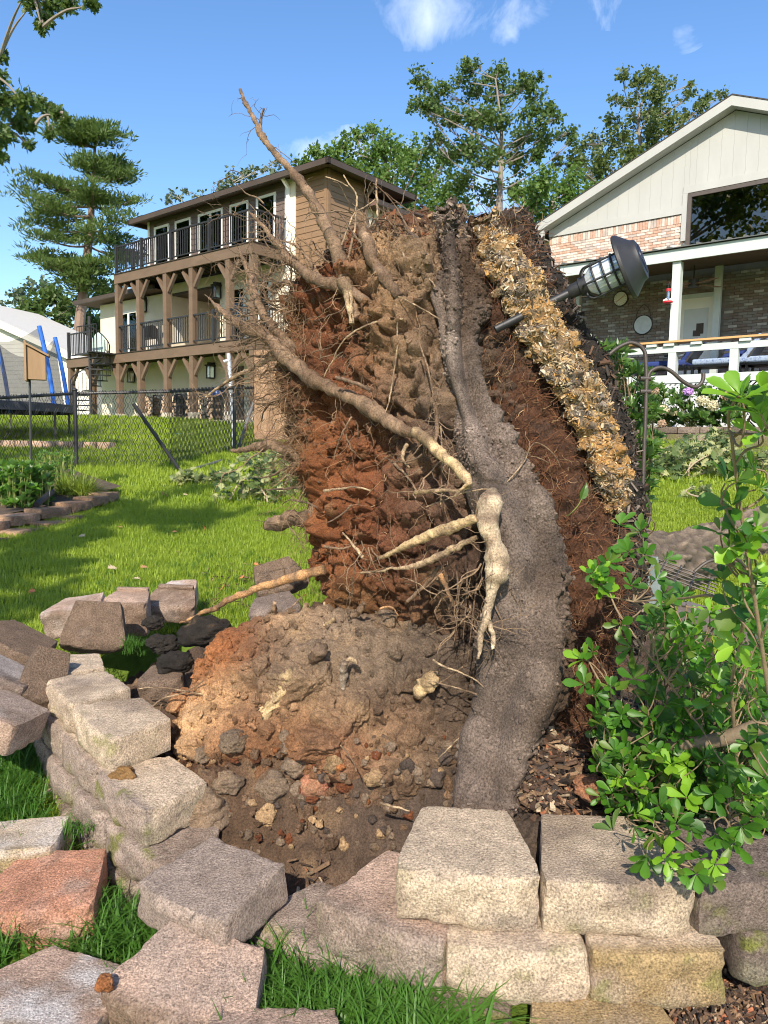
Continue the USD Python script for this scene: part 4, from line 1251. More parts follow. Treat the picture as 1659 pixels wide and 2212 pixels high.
obj('soil_clods', hb, m_soil, None, smooth=True, col=np.vstack(hc), label='many small broken clods heaped at the foot of the torn soil slope', cat='clods', kind='stuff')

# -- roots
ROOTS = []
RC = {'w': np.array([0.42, 0.325, 0.22]), 't': np.array([0.34, 0.245, 0.15]), 'b': np.array([0.205, 0.135, 0.085]), 'd': np.array([0.14, 0.095, 0.065]), 'y': np.array([0.48, 0.345, 0.185]), 'o': np.array([0.40, 0.22, 0.10]), 'g': np.array([0.36, 0.30, 0.24])}


def root(pts, c='b', seed=0, rough=0.16, kink=0.25, label=None, mottle=1.0, forks=0, parent=None):
    """pts: (px, py, depth, width in px)."""
    P = np.array([np.append(at(a, b, d), w2m(w, d) / 2) for a, b, d, w in pts])
    ln = np.linalg.norm(np.diff(P[:, :3], axis=0), axis=1).sum()
    rm = P[:, 3].mean()
    m = int(np.clip(ln / max(rm * 0.45, 0.004), 14, 240)); ns = int(np.clip(rm / 0.0018, 6, 28))
    Q = spline(P, m)
    R = np.random.default_rng(seed + 100)
    c3 = Q[:, :3]
    wob = np.stack([fbm(c3 * (0.35 / max(rm, 0.006)) + 7 * k + seed, 3, seed + k) - 0.5 for k in range(3)], 1)
    env = np.sin(np.linspace(0, np.pi, m))[:, None] ** 0.4
    c3 = c3 + wob * rm * kink * 7 * env
    rad = np.maximum(Q[:, 3], 0.0012) * (1 + 0.30 * (noise(np.stack([np.linspace(0, ln, m) * 22, 0 * Q[:, 3] + seed, 0 * Q[:, 3]], 1), seed) - 0.5))
    ROOTS.append((c3, rad, c))
    v, f = tube(c3, rad, ns)
    n = normals(v, f)
    sc = 0.5 / max(rm, 0.004)
    v = v + n * (rm * rough * 3.0 * (fbm(v * sc, 3, seed) - 0.5) + rm * rough * 2.0 * (clumps(v, sc * 2.6, seed + 1) - 0.5))[:, None]
    k = fbm(v * min(sc * 1.4, 60), 4, seed + 2)
    dk = np.clip((fbm(v * 26 + seed, 4, seed + 3) - 0.50) * 7, 0, 1) * 0.65 * mottle
    col = RC[c] * (0.55 + 0.9 * k)[:, None]
    col = mixc(col, np.tile(RC['d'], (len(v), 1)), dk)
    soilp = np.clip((fbm(v * 8 + seed, 3, seed + 7) - 0.50) * 8, 0, 1) * 0.7
    col = mixc(col, np.tile(C('brown') * 0.9, (len(v), 1)), soilp)
    sl = np.concatenate([np.repeat(np.linspace(0, ln, m), ns), [0, ln]])
    bands = noise(np.stack([sl * 55 + 2 * fbm(v * 30, 2, 3), 0 * sl + seed, fbm(v * 14, 2, 9) * 3], 1), seed)
    col = col * (0.62 + 0.75 * bands)[:, None]
    return obj('root', (v, f), m_rootbark, parent or RT, smooth=True, col=col, label=label)


def Rr(pts, d0, d1, w0, w1=None, ws=None, **k):
    t = np.linspace(0, 1, len(pts))
    w = ws if ws is not None else w0 + ((w1 if w1 is not None else w0) - w0) * t
    return root([(a, b, d0 + (d1 - d0) * s, x) for (a, b), s, x in zip(pts, t, w)], **k)


Rr([(519, 193), (530, 222), (547, 255), (568, 295), (607, 345), (642, 385), (682, 445), (708, 500), (735, 560), (752, 620), (770, 690)], 3.35, 2.98, 0, ws=[9, 12, 13, 15, 17, 20, 26, 33, 38, 32, 20], c='b', seed=1, kink=0.12, rough=0.24, label='long thick root rising high above the plate')
Rr([(563, 286), (563, 262), (571, 234)], 3.33, 3.33, 8, 5, c='b', seed=2)
Rr([(735, 600), (752, 640), (760, 700)], 2.99, 2.95, 26, 14, c='t', seed=3)
Rr([(742, 378), (755, 399), (769, 419), (769, 455), (766, 499), (758, 533), (752, 560)], 3.05, 3.02, 3.5, 6, c='t', seed=4)
Rr([(703, 382), (735, 393), (760, 409), (769, 421)], 3.06, 3.05, 3, 5, c='t', seed=5)
Rr([(813, 385), (814, 427), (816, 468), (816, 510)], 3.05, 3.02, 5, 6, c='t', seed=6)
Rr([(811, 430), (789, 447), (770, 457), (758, 477), (745, 511), (738, 530)], 3.06, 3.02, 3, 5, c='t', seed=7)
Rr([(720, 450), (742, 472), (759, 497), (772, 516), (781, 528), (800, 560)], 3.04, 2.96, 3, 7, c='d', seed=8)
Rr([(776, 488), (789, 513), (803, 544), (815, 581), (831, 598), (860, 640)], 3.03, 2.82, 0, ws=[14, 24, 28, 32, 34, 20], c='b', seed=9, rough=0.3)
Rr([(781, 455), (796, 480), (798, 510), (812, 540)], 3.03, 2.96, 2.5, 5, c='d', seed=10)
Rr([(806, 396), (836, 422), (860, 455), (875, 482), (887, 512)], 3.03, 2.95, 2.5, 5, c='d', seed=11)
Rr([(832, 415), (862, 440), (890, 462), (905, 500)], 3.02, 2.95, 2, 4, c='d', seed=12)
Rr([(537, 455), (550, 470), (566, 484), (591, 520), (617, 551), (641, 573), (660, 590), (684, 604), (722, 614), (770, 636), (800, 660)], 3.55, 2.92, 0, ws=[5, 8, 11, 14, 18, 22, 24, 26, 26, 24, 14], c='b', seed=13, label='thick crooked root on the left shoulder')
Rr([(516, 540), (525, 560), (536, 583), (546, 616), (552, 640), (562, 666), (582, 698), (612, 730), (650, 770)], 3.7, 3.28, 0, ws=[6, 10, 13, 16, 18, 18, 20, 22, 16], c='b', seed=14)
Rr([(566, 598), (579, 594), (588, 586), (596, 574), (615, 566), (630, 567), (645, 575)], 3.62, 3.42, 5, 12, c='d', seed=15)
Rr([(585, 626), (593, 618), (609, 611), (628, 614), (650, 628), (680, 650)], 3.55, 3.25, 10, 18, c='d', seed=16)
Rr([(443, 636), (462, 655), (485, 676), (518, 704), (556, 718), (592, 738), (620, 772), (650, 798), (682, 822), (724, 845), (757, 858), (803, 884), (846, 914), (890, 936)], 3.75, 2.72, 0, ws=[5, 10, 14, 22, 32, 36, 38, 36, 34, 31, 33, 34, 34, 22], c='b', seed=17, rough=0.22, kink=0.08, label='long knobbly root crossing the clay face')
Rr([(474, 748), (500, 748), (529, 742), (560, 726)], 3.75, 3.6, 4, 10, c='d', seed=18)
Rr([(445, 858), (470, 839), (503, 817), (539, 800), (569, 782), (600, 770)], 3.8, 3.5, 5, 14, c='t', seed=19, label='slender pale root pointing left')
Rr([(894, 932), (915, 946), (937, 966), (962, 988), (990, 1012), (1016, 1050)], 2.70, 2.42, 0, ws=[22, 27, 29, 27, 24, 17], c='y', seed=20, rough=0.26, kink=0.05, label='pale freshly broken root jutting out of the middle')
Rr([(820, 1206), (850, 1192), (890, 1172), (944, 1150), (990, 1134), (1032, 1118)], 2.62, 2.38, 0, ws=[8, 16, 22, 25, 26, 20], c='y', seed=21, rough=0.28, kink=0.05, label='pale root reaching left from the central root')
Rr([(779, 1238), (815, 1234), (846, 1228), (880, 1226), (912, 1218), (940, 1206), (970, 1190), (1000, 1176), (1030, 1160)], 2.68, 2.44, 0, ws=[4, 6, 8, 10, 16, 18, 16, 14, 12], c='t', seed=22, rough=0.2)
Rr([(918, 1096), (960, 1080), (1021, 1060), (1062, 1056)], 2.55, 2.45, 3, 4, c='t', seed=23)
Rr([(897, 1064), (915, 1062), (937, 1060), (975, 1060), (1014, 1052)], 2.52, 2.43, 0, ws=[12, 9, 9, 8, 7], c='y', seed=24)
Rr([(983, 1072), (996, 1058), (1010, 1046)], 2.44, 2.42, 7, 9, c='y', seed=25)
CR = root([(1068, 1068, 2.44, 30), (1056, 1096, 2.40, 54), (1056, 1130, 2.38, 50), (1064, 1165, 2.37, 46), (1072, 1200, 2.36, 52), (1074, 1234, 2.36, 54), (1066, 1262, 2.36, 38), (1057, 1300, 2.35, 28), (1050, 1338, 2.34, 26)], c='w', seed=26, rough=0.24, kink=0.05, label='stout pale central root hanging down', mottle=1.3)
Rr([(1050, 1335), (1042, 1362), (1037, 1390), (1033, 1424)], 2.34, 2.32, 0, ws=[22, 17, 12, 9], c='w', seed=27)
Rr([(1052, 1338), (1062, 1362), (1065, 1382), (1066, 1402)], 2.34, 2.33, 0, ws=[16, 13, 12, 10], c='w', seed=28)
Rr([(388, 1346), (425, 1330), (460, 1314), (500, 1292), (550, 1274), (600, 1258), (650, 1244), (700, 1230)], 3.55, 3.15, 0, ws=[5, 8, 12, 15, 17, 19, 24, 26], c='o', seed=29, label='long orange root lying towards the left blocks')
Rr([(578, 1134), (596, 1130), (625, 1124), (655, 1118), (690, 1110)], 3.6, 3.25, 0, ws=[24, 34, 36, 40, 44], c='b', seed=30, rough=0.3, label='short broken stub root on the left edge')
Rr([(498, 974), (530, 970), (560, 964), (600, 966), (640, 982), (680, 1000)], 3.75, 3.25, 0, ws=[8, 14, 20, 24, 26, 20], c='b', seed=31, rough=0.3)
for k, (pts, d0, d1, w0, w1, c) in enumerate([
    ([(650, 1000), (620, 1010), (585, 1028), (560, 1032)], 3.3, 3.6, 7, 3, 'b'), ([(690, 1040), (650, 1052), (610, 1056), (575, 1058)], 3.2, 3.6, 8, 3, 'd'), ([(700, 1060), (735, 1056), (765, 1052), (800, 1060)], 3.05, 2.92, 7, 4, 't'), ([(706, 1130), (740, 1110), (760, 1090)], 3.0, 2.95, 3, 5, 'd'),
    ([(856, 620), (858, 700), (857, 760), (850, 810), (842, 860), (828, 900)], 2.82, 2.82, 5, 3, 't'), ([(720, 780), (735, 745), (760, 720), (800, 700), (850, 688), (870, 690)], 2.95, 2.8, 3, 6, 't'), ([(725, 815), (750, 822), (780, 832), (800, 845)], 2.92, 2.85, 8, 10, 'd'), ([(700, 815), (715, 785), (740, 760)], 3.0, 2.95, 3, 3, 't'),
    ([(860, 640), (900, 660), (950, 690)], 2.8, 2.74, 3, 3, 't'), ([(870, 545), (890, 580), (925, 600), (940, 620)], 2.9, 2.8, 5, 3, 't'), ([(905, 740), (930, 820), (940, 900), (965, 1000)], 2.74, 2.66, 4, 3, 'b'), ([(930, 860), (945, 915), (938, 960)], 2.7, 2.66, 14, 9, 'b'), ([(952, 920), (955, 1000), (952, 1090)], 2.64, 2.62, 3, 2, 't'),
    ([(1010, 1200), (1008, 1280), (1000, 1380)], 2.6, 2.58, 5, 3, 'd'), ([(985, 1220), (990, 1300), (980, 1390)], 2.6, 2.58, 5, 2, 'd'), ([(1030, 1260), (1020, 1340), (1010, 1430)], 2.5, 2.48, 5, 2, 'd'), ([(920, 1270), (950, 1240), (985, 1205)], 2.64, 2.55, 3, 5, 'b'), ([(880, 1300), (920, 1260), (950, 1225)], 2.68, 2.6, 8, 8, 'b'), ([(950, 1240), (965, 1270), (975, 1300)], 2.58, 2.56, 12, 7, 'o'),
    ([(935, 1425), (960, 1440), (990, 1450), (1020, 1465), (1045, 1485)], 2.5, 2.4, 5, 3, 't'), ([(925, 1470), (965, 1480), (1000, 1490), (1030, 1500)], 2.55, 2.4, 3, 4, 't'), ([(1000, 1440), (970, 1462), (940, 1482)], 2.45, 2.55, 3, 3, 'b'), ([(945, 1640), (975, 1610), (1005, 1580)], 2.45, 2.42, 3, 3, 't'),
    ([(820, 1735), (850, 1742), (885, 1752)], 2.36, 2.34, 7, 4, 't'), ([(735, 1610), (760, 1640), (770, 1665)], 2.45, 2.4, 3, 3, 't'), ([(300, 1488), (350, 1485), (395, 1492), (440, 1500)], 3.1, 2.9, 3, 5, 't'), ([(320, 1540), (350, 1510), (400, 1495), (440, 1470)], 3.0, 2.9, 5, 3, 't'), ([(345, 1540), (352, 1515), (362, 1500)], 3.0, 2.98, 4, 5, 't'),
    ([(1075, 1060), (1130, 1000), (1150, 960), (1190, 975), (1210, 1010)], 2.55, 2.62, 3, 3, 't'), ([(1085, 1000), (1140, 985), (1185, 1000)], 2.6, 2.66, 3, 2, 't'), ([(640, 560), (610, 530), (590, 470), (560, 440)], 3.3, 3.5, 5, 2, 'd'), ([(600, 700), (570, 690), (545, 700), (520, 740)], 3.4, 3.6, 5, 3, 'd'), ([(610, 800), (580, 800), (560, 820)], 3.4, 3.6, 7, 3, 'd'), ([(605, 860), (575, 880), (565, 910)], 3.4, 3.5, 7, 3, 'd'),
    ([(640, 640), (600, 650), (560, 640), (530, 600)], 3.3, 3.6, 7, 3, 'b'), ([(680, 590), (650, 540), (610, 520)], 3.2, 3.4, 8, 3, 'b'), ([(545, 610), (525, 640), (505, 690)], 3.65, 3.7, 4, 2, 'd'), ([(560, 660), (530, 680), (500, 690)], 3.6, 3.75, 4, 2, 'd'), ([(600, 740), (570, 770), (540, 770), (500, 800)], 3.45, 3.7, 7, 3, 'd'), ([(480, 700), (470, 730), (460, 745)], 3.74, 3.76, 4, 2, 'd'),
    ([(670, 905), (640, 930), (625, 970)], 3.25, 3.4, 6, 3, 'b'), ([(690, 1100), (660, 1085), (630, 1080), (610, 1090)], 3.2, 3.5, 6, 2, 'd'), ([(760, 900), (730, 960), (720, 1000)], 2.98, 3.05, 5, 2, 'b'), ([(850, 1000), (880, 1030), (900, 1060)], 2.8, 2.75, 8, 5, 'b'), ([(880, 960), (870, 985), (885, 1010)], 2.76, 2.72, 10, 5, 't'),
    ([(740, 1150), (765, 1180), (785, 1205)], 2.95, 2.9, 5, 8, 't'), ([(700, 1180), (735, 1185), (770, 1172)], 3.0, 2.95, 7, 5, 'b'), ([(650, 1290), (610, 1330), (590, 1345)], 3.2, 3.2, 4, 3, 'b'), ([(700, 1300), (720, 1350), (740, 1340)], 3.05, 3.0, 5, 8, 't'), ([(860, 1330), (840, 1310), (820, 1316)], 2.85, 2.85, 3, 6, 'o')]):
    Rr(pts, d0, d1, w0, w1, c=c, seed=200 + k)
# tangled rootlets sprouting from the left shoulder and from the big roots
R = np.random.default_rng(808)
tang = MB(); tk = []


def sprout(p, d, l, r, depth):
    n = max(4, int(l / 0.02)); q = [p]
    for k in range(n):
        d = unit(d + R.normal(size=3) * 0.30)
        q.append(q[-1] + d * l / n)
        if depth and R.random() < 0.20:
            sprout(q[-1], unit(d + R.normal(size=3) * 0.9), l * R.uniform(.3, .6), r * 0.6, depth - 1)
    v, f = tube(np.array(q), np.linspace(r, r * 0.35, n + 1), 4, False)
    tang.add(v, f); tk.append(np.tile(np.array([0.20, 0.135, 0.085]) * R.uniform(.5, 1.3), (len(v), 1)))


for px, py, d, n, ang in ((600, 600, 3.4, 16, 150), (560, 690, 3.55, 16, 170), (600, 740, 3.4, 16, 180), (590, 660, 3.45, 14, 160), (640, 700, 3.3, 12, 140), (580, 800, 3.45, 10, 185), (650, 620, 3.28, 10, 120), (640, 560, 3.3, 8, 130), (600, 830, 3.4, 8, 190), (610, 900, 3.4, 6, 190), (700, 520, 3.15, 7, 110), (780, 490, 3.05, 6, 95), (850, 500, 3.0, 5, 80), (530, 620, 3.65, 6, 140), (640, 980, 3.35, 5, 200), (540, 470, 3.5, 4, 130), (560, 720, 3.5, 5, 230), (680, 1100, 3.3, 4, 200), (700, 780, 3.1, 6, 60), (760, 900, 3.0, 6, 300), (800, 1180, 2.9, 6, 250), (960, 1250, 2.7, 8, 270), (1000, 1300, 2.62, 8, 265), (940, 1000, 2.7, 4, 270), (1050, 1240, 2.45, 5, 260)):
    for _ in range(n):
        a = math.radians(ang + R.normal() * 35)
        p = at(px + R.normal() * 22, py + R.normal() * 22, d)
        sprout(p, unit(RIGHT * math.cos(a) + UP * math.sin(a) - FWD * R.uniform(-0.2, 0.5)), R.uniform(0.08, 0.30), R.uniform(0.0015, 0.0042), 2)
for c3, rad, c in ROOTS:
    if rad.max() < 0.008: continue
    m = len(c3)
    for _ in range(int(4 + m / 10)):
        i = int(R.integers(1, m - 1))
        if rad[i] > 0.006 or R.random() < 0.4:
            d0_ = unit(R.normal(size=3) + 0.6 * (c3[i] - c3[i - 1]) / max(np.linalg.norm(c3[i] - c3[i - 1]), 1e-6))
            sprout(c3[i] + d0_ * rad[i] * 0.7, d0_, R.uniform(0.03, 0.16), R.uniform(0.0009, 0.0024), 1)
obj('tangled_rootlets', tang, m_rootbark, RT, col=np.vstack(tk), kind='stuff')
# broken wood in the mound
for pts, d0, d1, ws, c, lab in ([[(570, 1545), (590, 1515), (612, 1485), (635, 1452)], 2.72, 2.66, [44, 46, 48, 42], 'y', 'splintered yellow root end in the soil bank'], [[(672, 1440), (690, 1412), (700, 1400)], 2.76, 2.7, [26, 34, 22], 'd', 'dark broken root end in the soil bank'], [[(740, 1490), (742, 1455), (746, 1430)], 2.7, 2.66, [16, 20, 16], 'g', None],
                              [[(905, 1500), (920, 1480), (935, 1462)], 2.64, 2.58, [30, 40, 34], 'y', 'splintered ochre root end at the right of the bank'], [[(690, 1360), (715, 1345), (722, 1338)], 2.95, 2.9, [14, 20, 12], 'y', None], [[(745, 1430), (760, 1425), (772, 1430)], 2.68, 2.64, [10, 14, 10], 't', None], [[(590, 1335), (592, 1315), (594, 1300)], 3.1, 3.05, [12, 16, 10], 'b', None], [[(760, 1330), (775, 1320), (785, 1300)], 2.95, 2.9, [20, 18, 10], 'b', None]):
    Rr(pts, d0, d1, 0, ws=ws, c=c, seed=int(pts[0][0]), rough=0.45, label=lab)
# black compost lumps in the pit on the left
for px, py, d, w, s in ((350, 1390, 3.5, 70, 1), (380, 1430, 3.3, 80, 2), (445, 1365, 3.4, 110, 3), (330, 1345, 3.7, 50, 4)):
    clod(px, py, d, w, 'black', 300 + s, label=['', 'black root matted compost lump nearest the left blocks in the pit', 'largest black compost lump in the middle of the pit', 'wide black compost lump under the orange root', 'small black compost lump at the back of the pit'][s], hgt=0.6, onsoil=False)
# ragged dark shards and threads along the top of the plate
top = np.nonzero(cv[:, 2] > cv[:, 2].max() - 0.16)[0]
mesh, k = chips(cv[top], cn[top], 900, 0.006, 0.05, lambda R, p: [C('crust'), C('dark') * 1.4, C('black') * 2, C('tan') * .7][R.choice(4, p=[.4, .3, .2, .1])] * R.uniform(.6, 1.3), 405, lift=0.9, thick=0.2)
obj('top_shards', mesh, m_chip, RT, col=k, kind='stuff')
topf = np.nonzero(face_v[:, 2] > face_v[:, 2].max() - 0.22)[0]
mesh, k = chips(face_v[topf], face_n[topf], 1100, 0.006, 0.05, lambda R, p: [C('brown'), C('dark') * 1.4, C('tan') * .8, C('red')][R.choice(4)] * R.uniform(.6, 1.3), 406, lift=0.9, thick=0.25)
obj('top_shards', mesh, m_chip, RT, col=k, kind='stuff')
mesh, k = fibres(np.vstack([cv[top], face_v[topf], bv[bv[:, 2] > 2.0]]), np.vstack([cn[top], face_n[topf], bn[bv[:, 2] > 2.0]]), 520, 0.04, 0.16, 0.0014, lambda R, p: np.array([0.16, 0.11, 0.075]) * R.uniform(.4, 1.2), 407, droop=0.0, out=0.9)
obj('fibrous_roots', mesh, m_chip, RT, col=k, kind='stuff')

# -- trunk lying away to the right
b0, b1, b2 = np.array([0.75, 3.7, 0.95]), np.array([2.25, 5.55, 0.66]), np.array([6.5, 9.6, 1.12])
Q = spline(np.array([np.append(b0, 0.34), np.append(b1, 0.235), np.append((b1 + b2) / 2, 0.22), np.append(b2, 0.19)]), 260)
v, f = tube(Q[:, :3], Q[:, 3], 90)
n = normals(v, f)
dirn = unit(b2 - b0)
q = v - (v @ dirn)[:, None] * dirn * 0.7
rid = np.abs(2 * noise(q * 26 + 1.5 * fbm(v * 9, 3, 6)[:, None], 3) - 1)
v = v + n * (0.03 * (fbm(v * 4, 3, 2) - 0.5) + 0.055 * (rid - 0.5) + 0.02 * (fbm(v * 40, 3, 4) - 0.5))[:, None]
col = np.tile([0.20, 0.152, 0.11], (len(v), 1)) * (0.45 + 0.8 * rid)[:, None] * (0.6 + 0.8 * fbm(v * 10, 3, 7))[:, None]
obj('trunk', (v, f), m_rootbark, RT, smooth=True, col=col, label='fallen trunk with furrowed grey bark')
# ---------------------------------------------------------------- concrete wall blocks
m_block = tint_mat('concrete_block', bump=1.0, bscale=120, bdist=0.012, vary=0.42, vscale=170, rough=0.92, spec=0.2)
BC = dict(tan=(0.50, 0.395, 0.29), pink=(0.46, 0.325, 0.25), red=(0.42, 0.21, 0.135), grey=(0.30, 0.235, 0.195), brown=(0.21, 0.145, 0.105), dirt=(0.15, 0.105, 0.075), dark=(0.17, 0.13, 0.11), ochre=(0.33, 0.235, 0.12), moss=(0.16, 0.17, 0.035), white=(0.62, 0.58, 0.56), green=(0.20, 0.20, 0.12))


def block_shape(w, dep, h, back, seed, lip=False, rough=1.0, step=0.012, fine=0.0):
    nx, ny, nz = max(6, int(w / step)), max(5, int(dep / step)), max(4, int(h / step))
    b = trimesh.creation.box([2, 2, 2])
    V, F, n0 = [], [], 0
    for ax, s in ((0, -1), (0, 1), (1, -1), (1, 1), (2, -1), (2, 1)):
        d = [(ny, nz), (nx, nz), (nx, ny)][ax]
        a, c = np.meshgrid(np.linspace(-1, 1, d[0] + 1), np.linspace(-1, 1, d[1] + 1), indexing='ij')
        p = np.zeros((a.size, 3)); oth = [i for i in range(3) if i != ax]
        p[:, oth[0]], p[:, oth[1]], p[:, ax] = a.ravel(), c.ravel(), s
        i, j = np.meshgrid(np.arange(d[0]), np.arange(d[1]), indexing='ij')
        k = (i * (d[1] + 1) + j).ravel()
        q = np.stack([k, k + d[1] + 1, k + d[1] + 2, k + 1], 1)
        flip = (s < 0) != (ax == 1)
        if flip: q = q[:, ::-1]
        V.append(p); F.append(np.vstack([q[:, [0, 1, 2]], q[:, [0, 2, 3]]]) + n0); n0 += len(p)
    v, f = np.vstack(V), np.vstack(F)
    u = v.copy()
    half = np.array([w, dep, h]) / 2
    p = u * half
    r = 0.006
    q = np.clip(p, -half + r, half - r)
    e = p - q
    ln = np.linalg.norm(e, axis=1, keepdims=True)
    p = np.where(ln > 1e-9, q + e / np.maximum(ln, 1e-9) * np.minimum(ln, r), p)
    tback = (p[:, 1] + dep / 2) / dep            # 0 front, 1 back
    p[:, 0] *= 1 - (1 - back / w) * np.clip((tback - 0.18) / 0.82, 0, 1)
    front = np.clip(1 - tback / 0.12, 0, 1)
    s = seed * 13.7
    amp = (0.003 + 0.018 * front) * rough
    n = unit_rows(u ** 5)
    p = p + n * (amp * 2 * (fbm(p * 16 + s, 4, seed % 50) - 0.5) + 0.004 * (fbm(p * 90 + s, 3, 5) - 0.5))[:, None]
    p[:, 1] -= front * 0.022 * (1 - (np.abs(u[:, 0]) ** 3)) * (1 - 0.5 * np.abs(u[:, 2]) ** 4) * rough
    # chipped edges
    edge = (np.abs(u) > 0.93).sum(1) >= 2
    p = p - n * (np.clip(fbm(p * 22 + s, 3, 8) - 0.55, 0, 1) * 0.05 * edge)[:, None]
    if lip:
        L = trimesh.creation.box([back * 0.96, 0.03, 0.022]); L = L.subdivide().subdivide()
        lv = L.vertices + [0, dep / 2 - 0.016, h / 2 + 0.009]
        lv = lv + (fbm(lv * 60 + s, 3, 4)[:, None] - 0.5) * 0.006
        f = np.vstack([f, L.faces + len(p)]); u = np.vstack([u, np.tile([0, 0.9, 1.0], (len(lv), 1))]); p = np.vstack([p, lv]); front = np.concatenate([front, np.zeros(len(lv))])
    return p, f, u, front


def unit_rows(a):
    return a / np.maximum(np.linalg.norm(a, axis=1, keepdims=True), 1e-9)


def block_col(p, u, front, base, front_c, seed, moss=0.0, white=0.0, dirt=0.0, wp=None):
    s = seed * 7.3
    a = fbm(p * 7 + s, 4, 3); b = fbm(p * 30 + s, 4, 4); g = noise(p * 240 + s, 5)
    B = np.tile(np.array(BC[base]), (len(p), 1)); Fc = np.tile(np.array(BC[front_c]), (len(p), 1))
    c = mixc(B, Fc, front * 1.2)
    c = mixc(c, np.tile(np.array(BC['grey']), (len(p), 1)), (a - 0.54) * 4 * 0.8)
    c = c * (0.58 + 0.86 * b)[:, None]
    stain = np.clip((fbm(p * 4 + s + 3, 4, 15) - 0.54) * 6, 0, 1) * 0.5
    c = mixc(c, np.tile(np.array(BC['dirt']) * 1.2, (len(p), 1)), stain)
    c = mixc(c, np.tile([0.55, 0.46, 0.36], (len(p), 1)), np.clip((g - 0.82) * 6, 0, 1) * 0.5)
    c = mixc(c, np.tile([0.07, 0.05, 0.04], (len(p), 1)), np.clip((0.2 - g) * 6, 0, 1) * 0.6)
    if moss:
        c = mixc(c, np.tile(np.array(BC['green']), (len(p), 1)), np.clip((fbm(p * 9 + s + 4, 3, 6) - 0.5 + 0.25 * (-u[:, 2])) * 4, 0, 1) * 0.6 * moss)
        k = np.clip((fbm(p * 14 + s + 9, 4, 9) - 0.66 + 0.10 * moss) * 10, 0, 1) * np.clip(front * 2, 0, 1)
        c = mixc(c, np.tile(np.array(BC['moss']), (len(p), 1)), k * min(moss, 1))
    if white:
        k = np.clip((fbm(p * 6 + s + 2, 4, 10) - 0.44) * 5, 0, 1) * np.clip(u[:, 2] * 3 - 1.5, 0, 1)
        c = mixc(c, np.tile(np.array(BC['white']), (len(p), 1)), k * white)
    if dirt:
        k = np.clip((fbm(p * 5 + s + 6, 4, 12) - 0.5 + dirt * 0.5) * 5, 0, 1)
        c = mixc(c, np.tile(np.array(BC['dirt']), (len(p), 1)) * (0.6 + 0.8 * b)[:, None], k)
    return c


def block(parent, o, ex, ey, ez, w=0.385, dep=0.25, h=0.125, back=None, seed=0, base='tan', front='tan', moss=0.0, white=0.0, dirt=0.0, lip=False, label=None, name=None, rough=1.0):
    """o: middle of the top face's front edge when parent is a wall; ex along the front, ey to the back, ez up."""
    p, f, u, fr = block_shape(w, dep, h, back or w * 0.70, seed, lip, rough)
    c = block_col(p, u, fr, base, front, seed, moss, white, dirt)
    p = p + [0, dep / 2, -h / 2]
    v = np.asarray(o) + p[:, :1] * ex + p[:, 1:2] * ey + p[:, 2:] * ez
    if parent is None:
        return obj(name or 'wall_block', (v, f), m_block, None, smooth=35 if False else True, col=c, label=label, cat='block')
    return obj('block', (v, f), m_block, parent, smooth=True, col=c, label=label)


RW = thing('retaining_wall', 'curved dry stacked wall of tan concrete blocks round the planter, broken open at the front left', 'retaining wall', (RING_C[0], RING_C[1], 0.0))


def wblock(a, b, ztop, seed, h=0.125, tilt=0.0, **k):
    """Wall block whose front runs from a to b (seen from outside left to right)."""
    a, b = np.array([a[0], a[1] - 0.095, 0.0]), np.array([b[0], b[1] - 0.095, 0.0])
    ex = unit(b - a); ey = unit(np.array([-ex[1], ex[0], 0])); ez = ZD
    if tilt:
        ey, ez = ey * math.cos(tilt) + ez * math.sin(tilt), ez * math.cos(tilt) - ey * math.sin(tilt)
    w = np.linalg.norm(b - a) - 0.006
    return block(RW, (a + b) / 2 + ZD * ztop, ex, ey, ez, w=w, h=h, seed=seed, **k)


# front run, top course first
zt, hb = 0.425, 0.142
wblock((0.045, 1.90), (0.412, 1.87), zt, 1, h=hb, base='tan', front='tan', moss=0.2, dep=0.34, label='front wall block, large and pale, with a clean lit top')
wblock((0.418, 1.87), (0.795, 1.865), zt - 0.008, 2, h=hb, base='tan', front='tan', moss=0.3, dep=0.34, label='front wall block with dark soil spilled on its top, under the shrub')
wblock((0.81, 1.87), (1.18, 1.94), zt - 0.015, 3, h=hb, base='dark', front='dark', moss=0.5, dep=0.32)  # right end blocks stand in shade, put into their dark colour
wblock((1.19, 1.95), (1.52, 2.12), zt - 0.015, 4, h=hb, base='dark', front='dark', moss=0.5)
z2 = zt - hb - 0.004
wblock((-0.16, 1.985), (0.165, 1.825), z2, 5, h=hb, base='pink', front='grey', moss=0.4, dep=0.32, label='second course block with a bare pink top, at the broken end')
wblock((0.17, 1.822), (0.52, 1.80), z2, 6, h=hb, base='tan', front='tan', moss=0.5, dep=0.32)
wblock((0.525, 1.80), (0.865, 1.815), z2, 7, h=hb, base='tan', front='ochre', moss=0.6, dep=0.32)
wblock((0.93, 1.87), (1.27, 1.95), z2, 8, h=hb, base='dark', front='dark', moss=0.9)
z3 = z2 - hb - 0.004
wblock((-0.36, 2.10), (-0.03, 1.90), z3 + 0.02, 10, h=hb, base='grey', front='grey', moss=0.5)
wblock((-0.02, 1.87), (0.33, 1.78), z3, 11, h=hb, base='grey', front='dark', moss=0.7)
wblock((0.34, 1.62), (0.72, 1.60), z3 + 0.02, 12, h=0.16, base='ochre', front='green', moss=0.8, dep=0.3, label='half buried mossy bottom block under the front course')
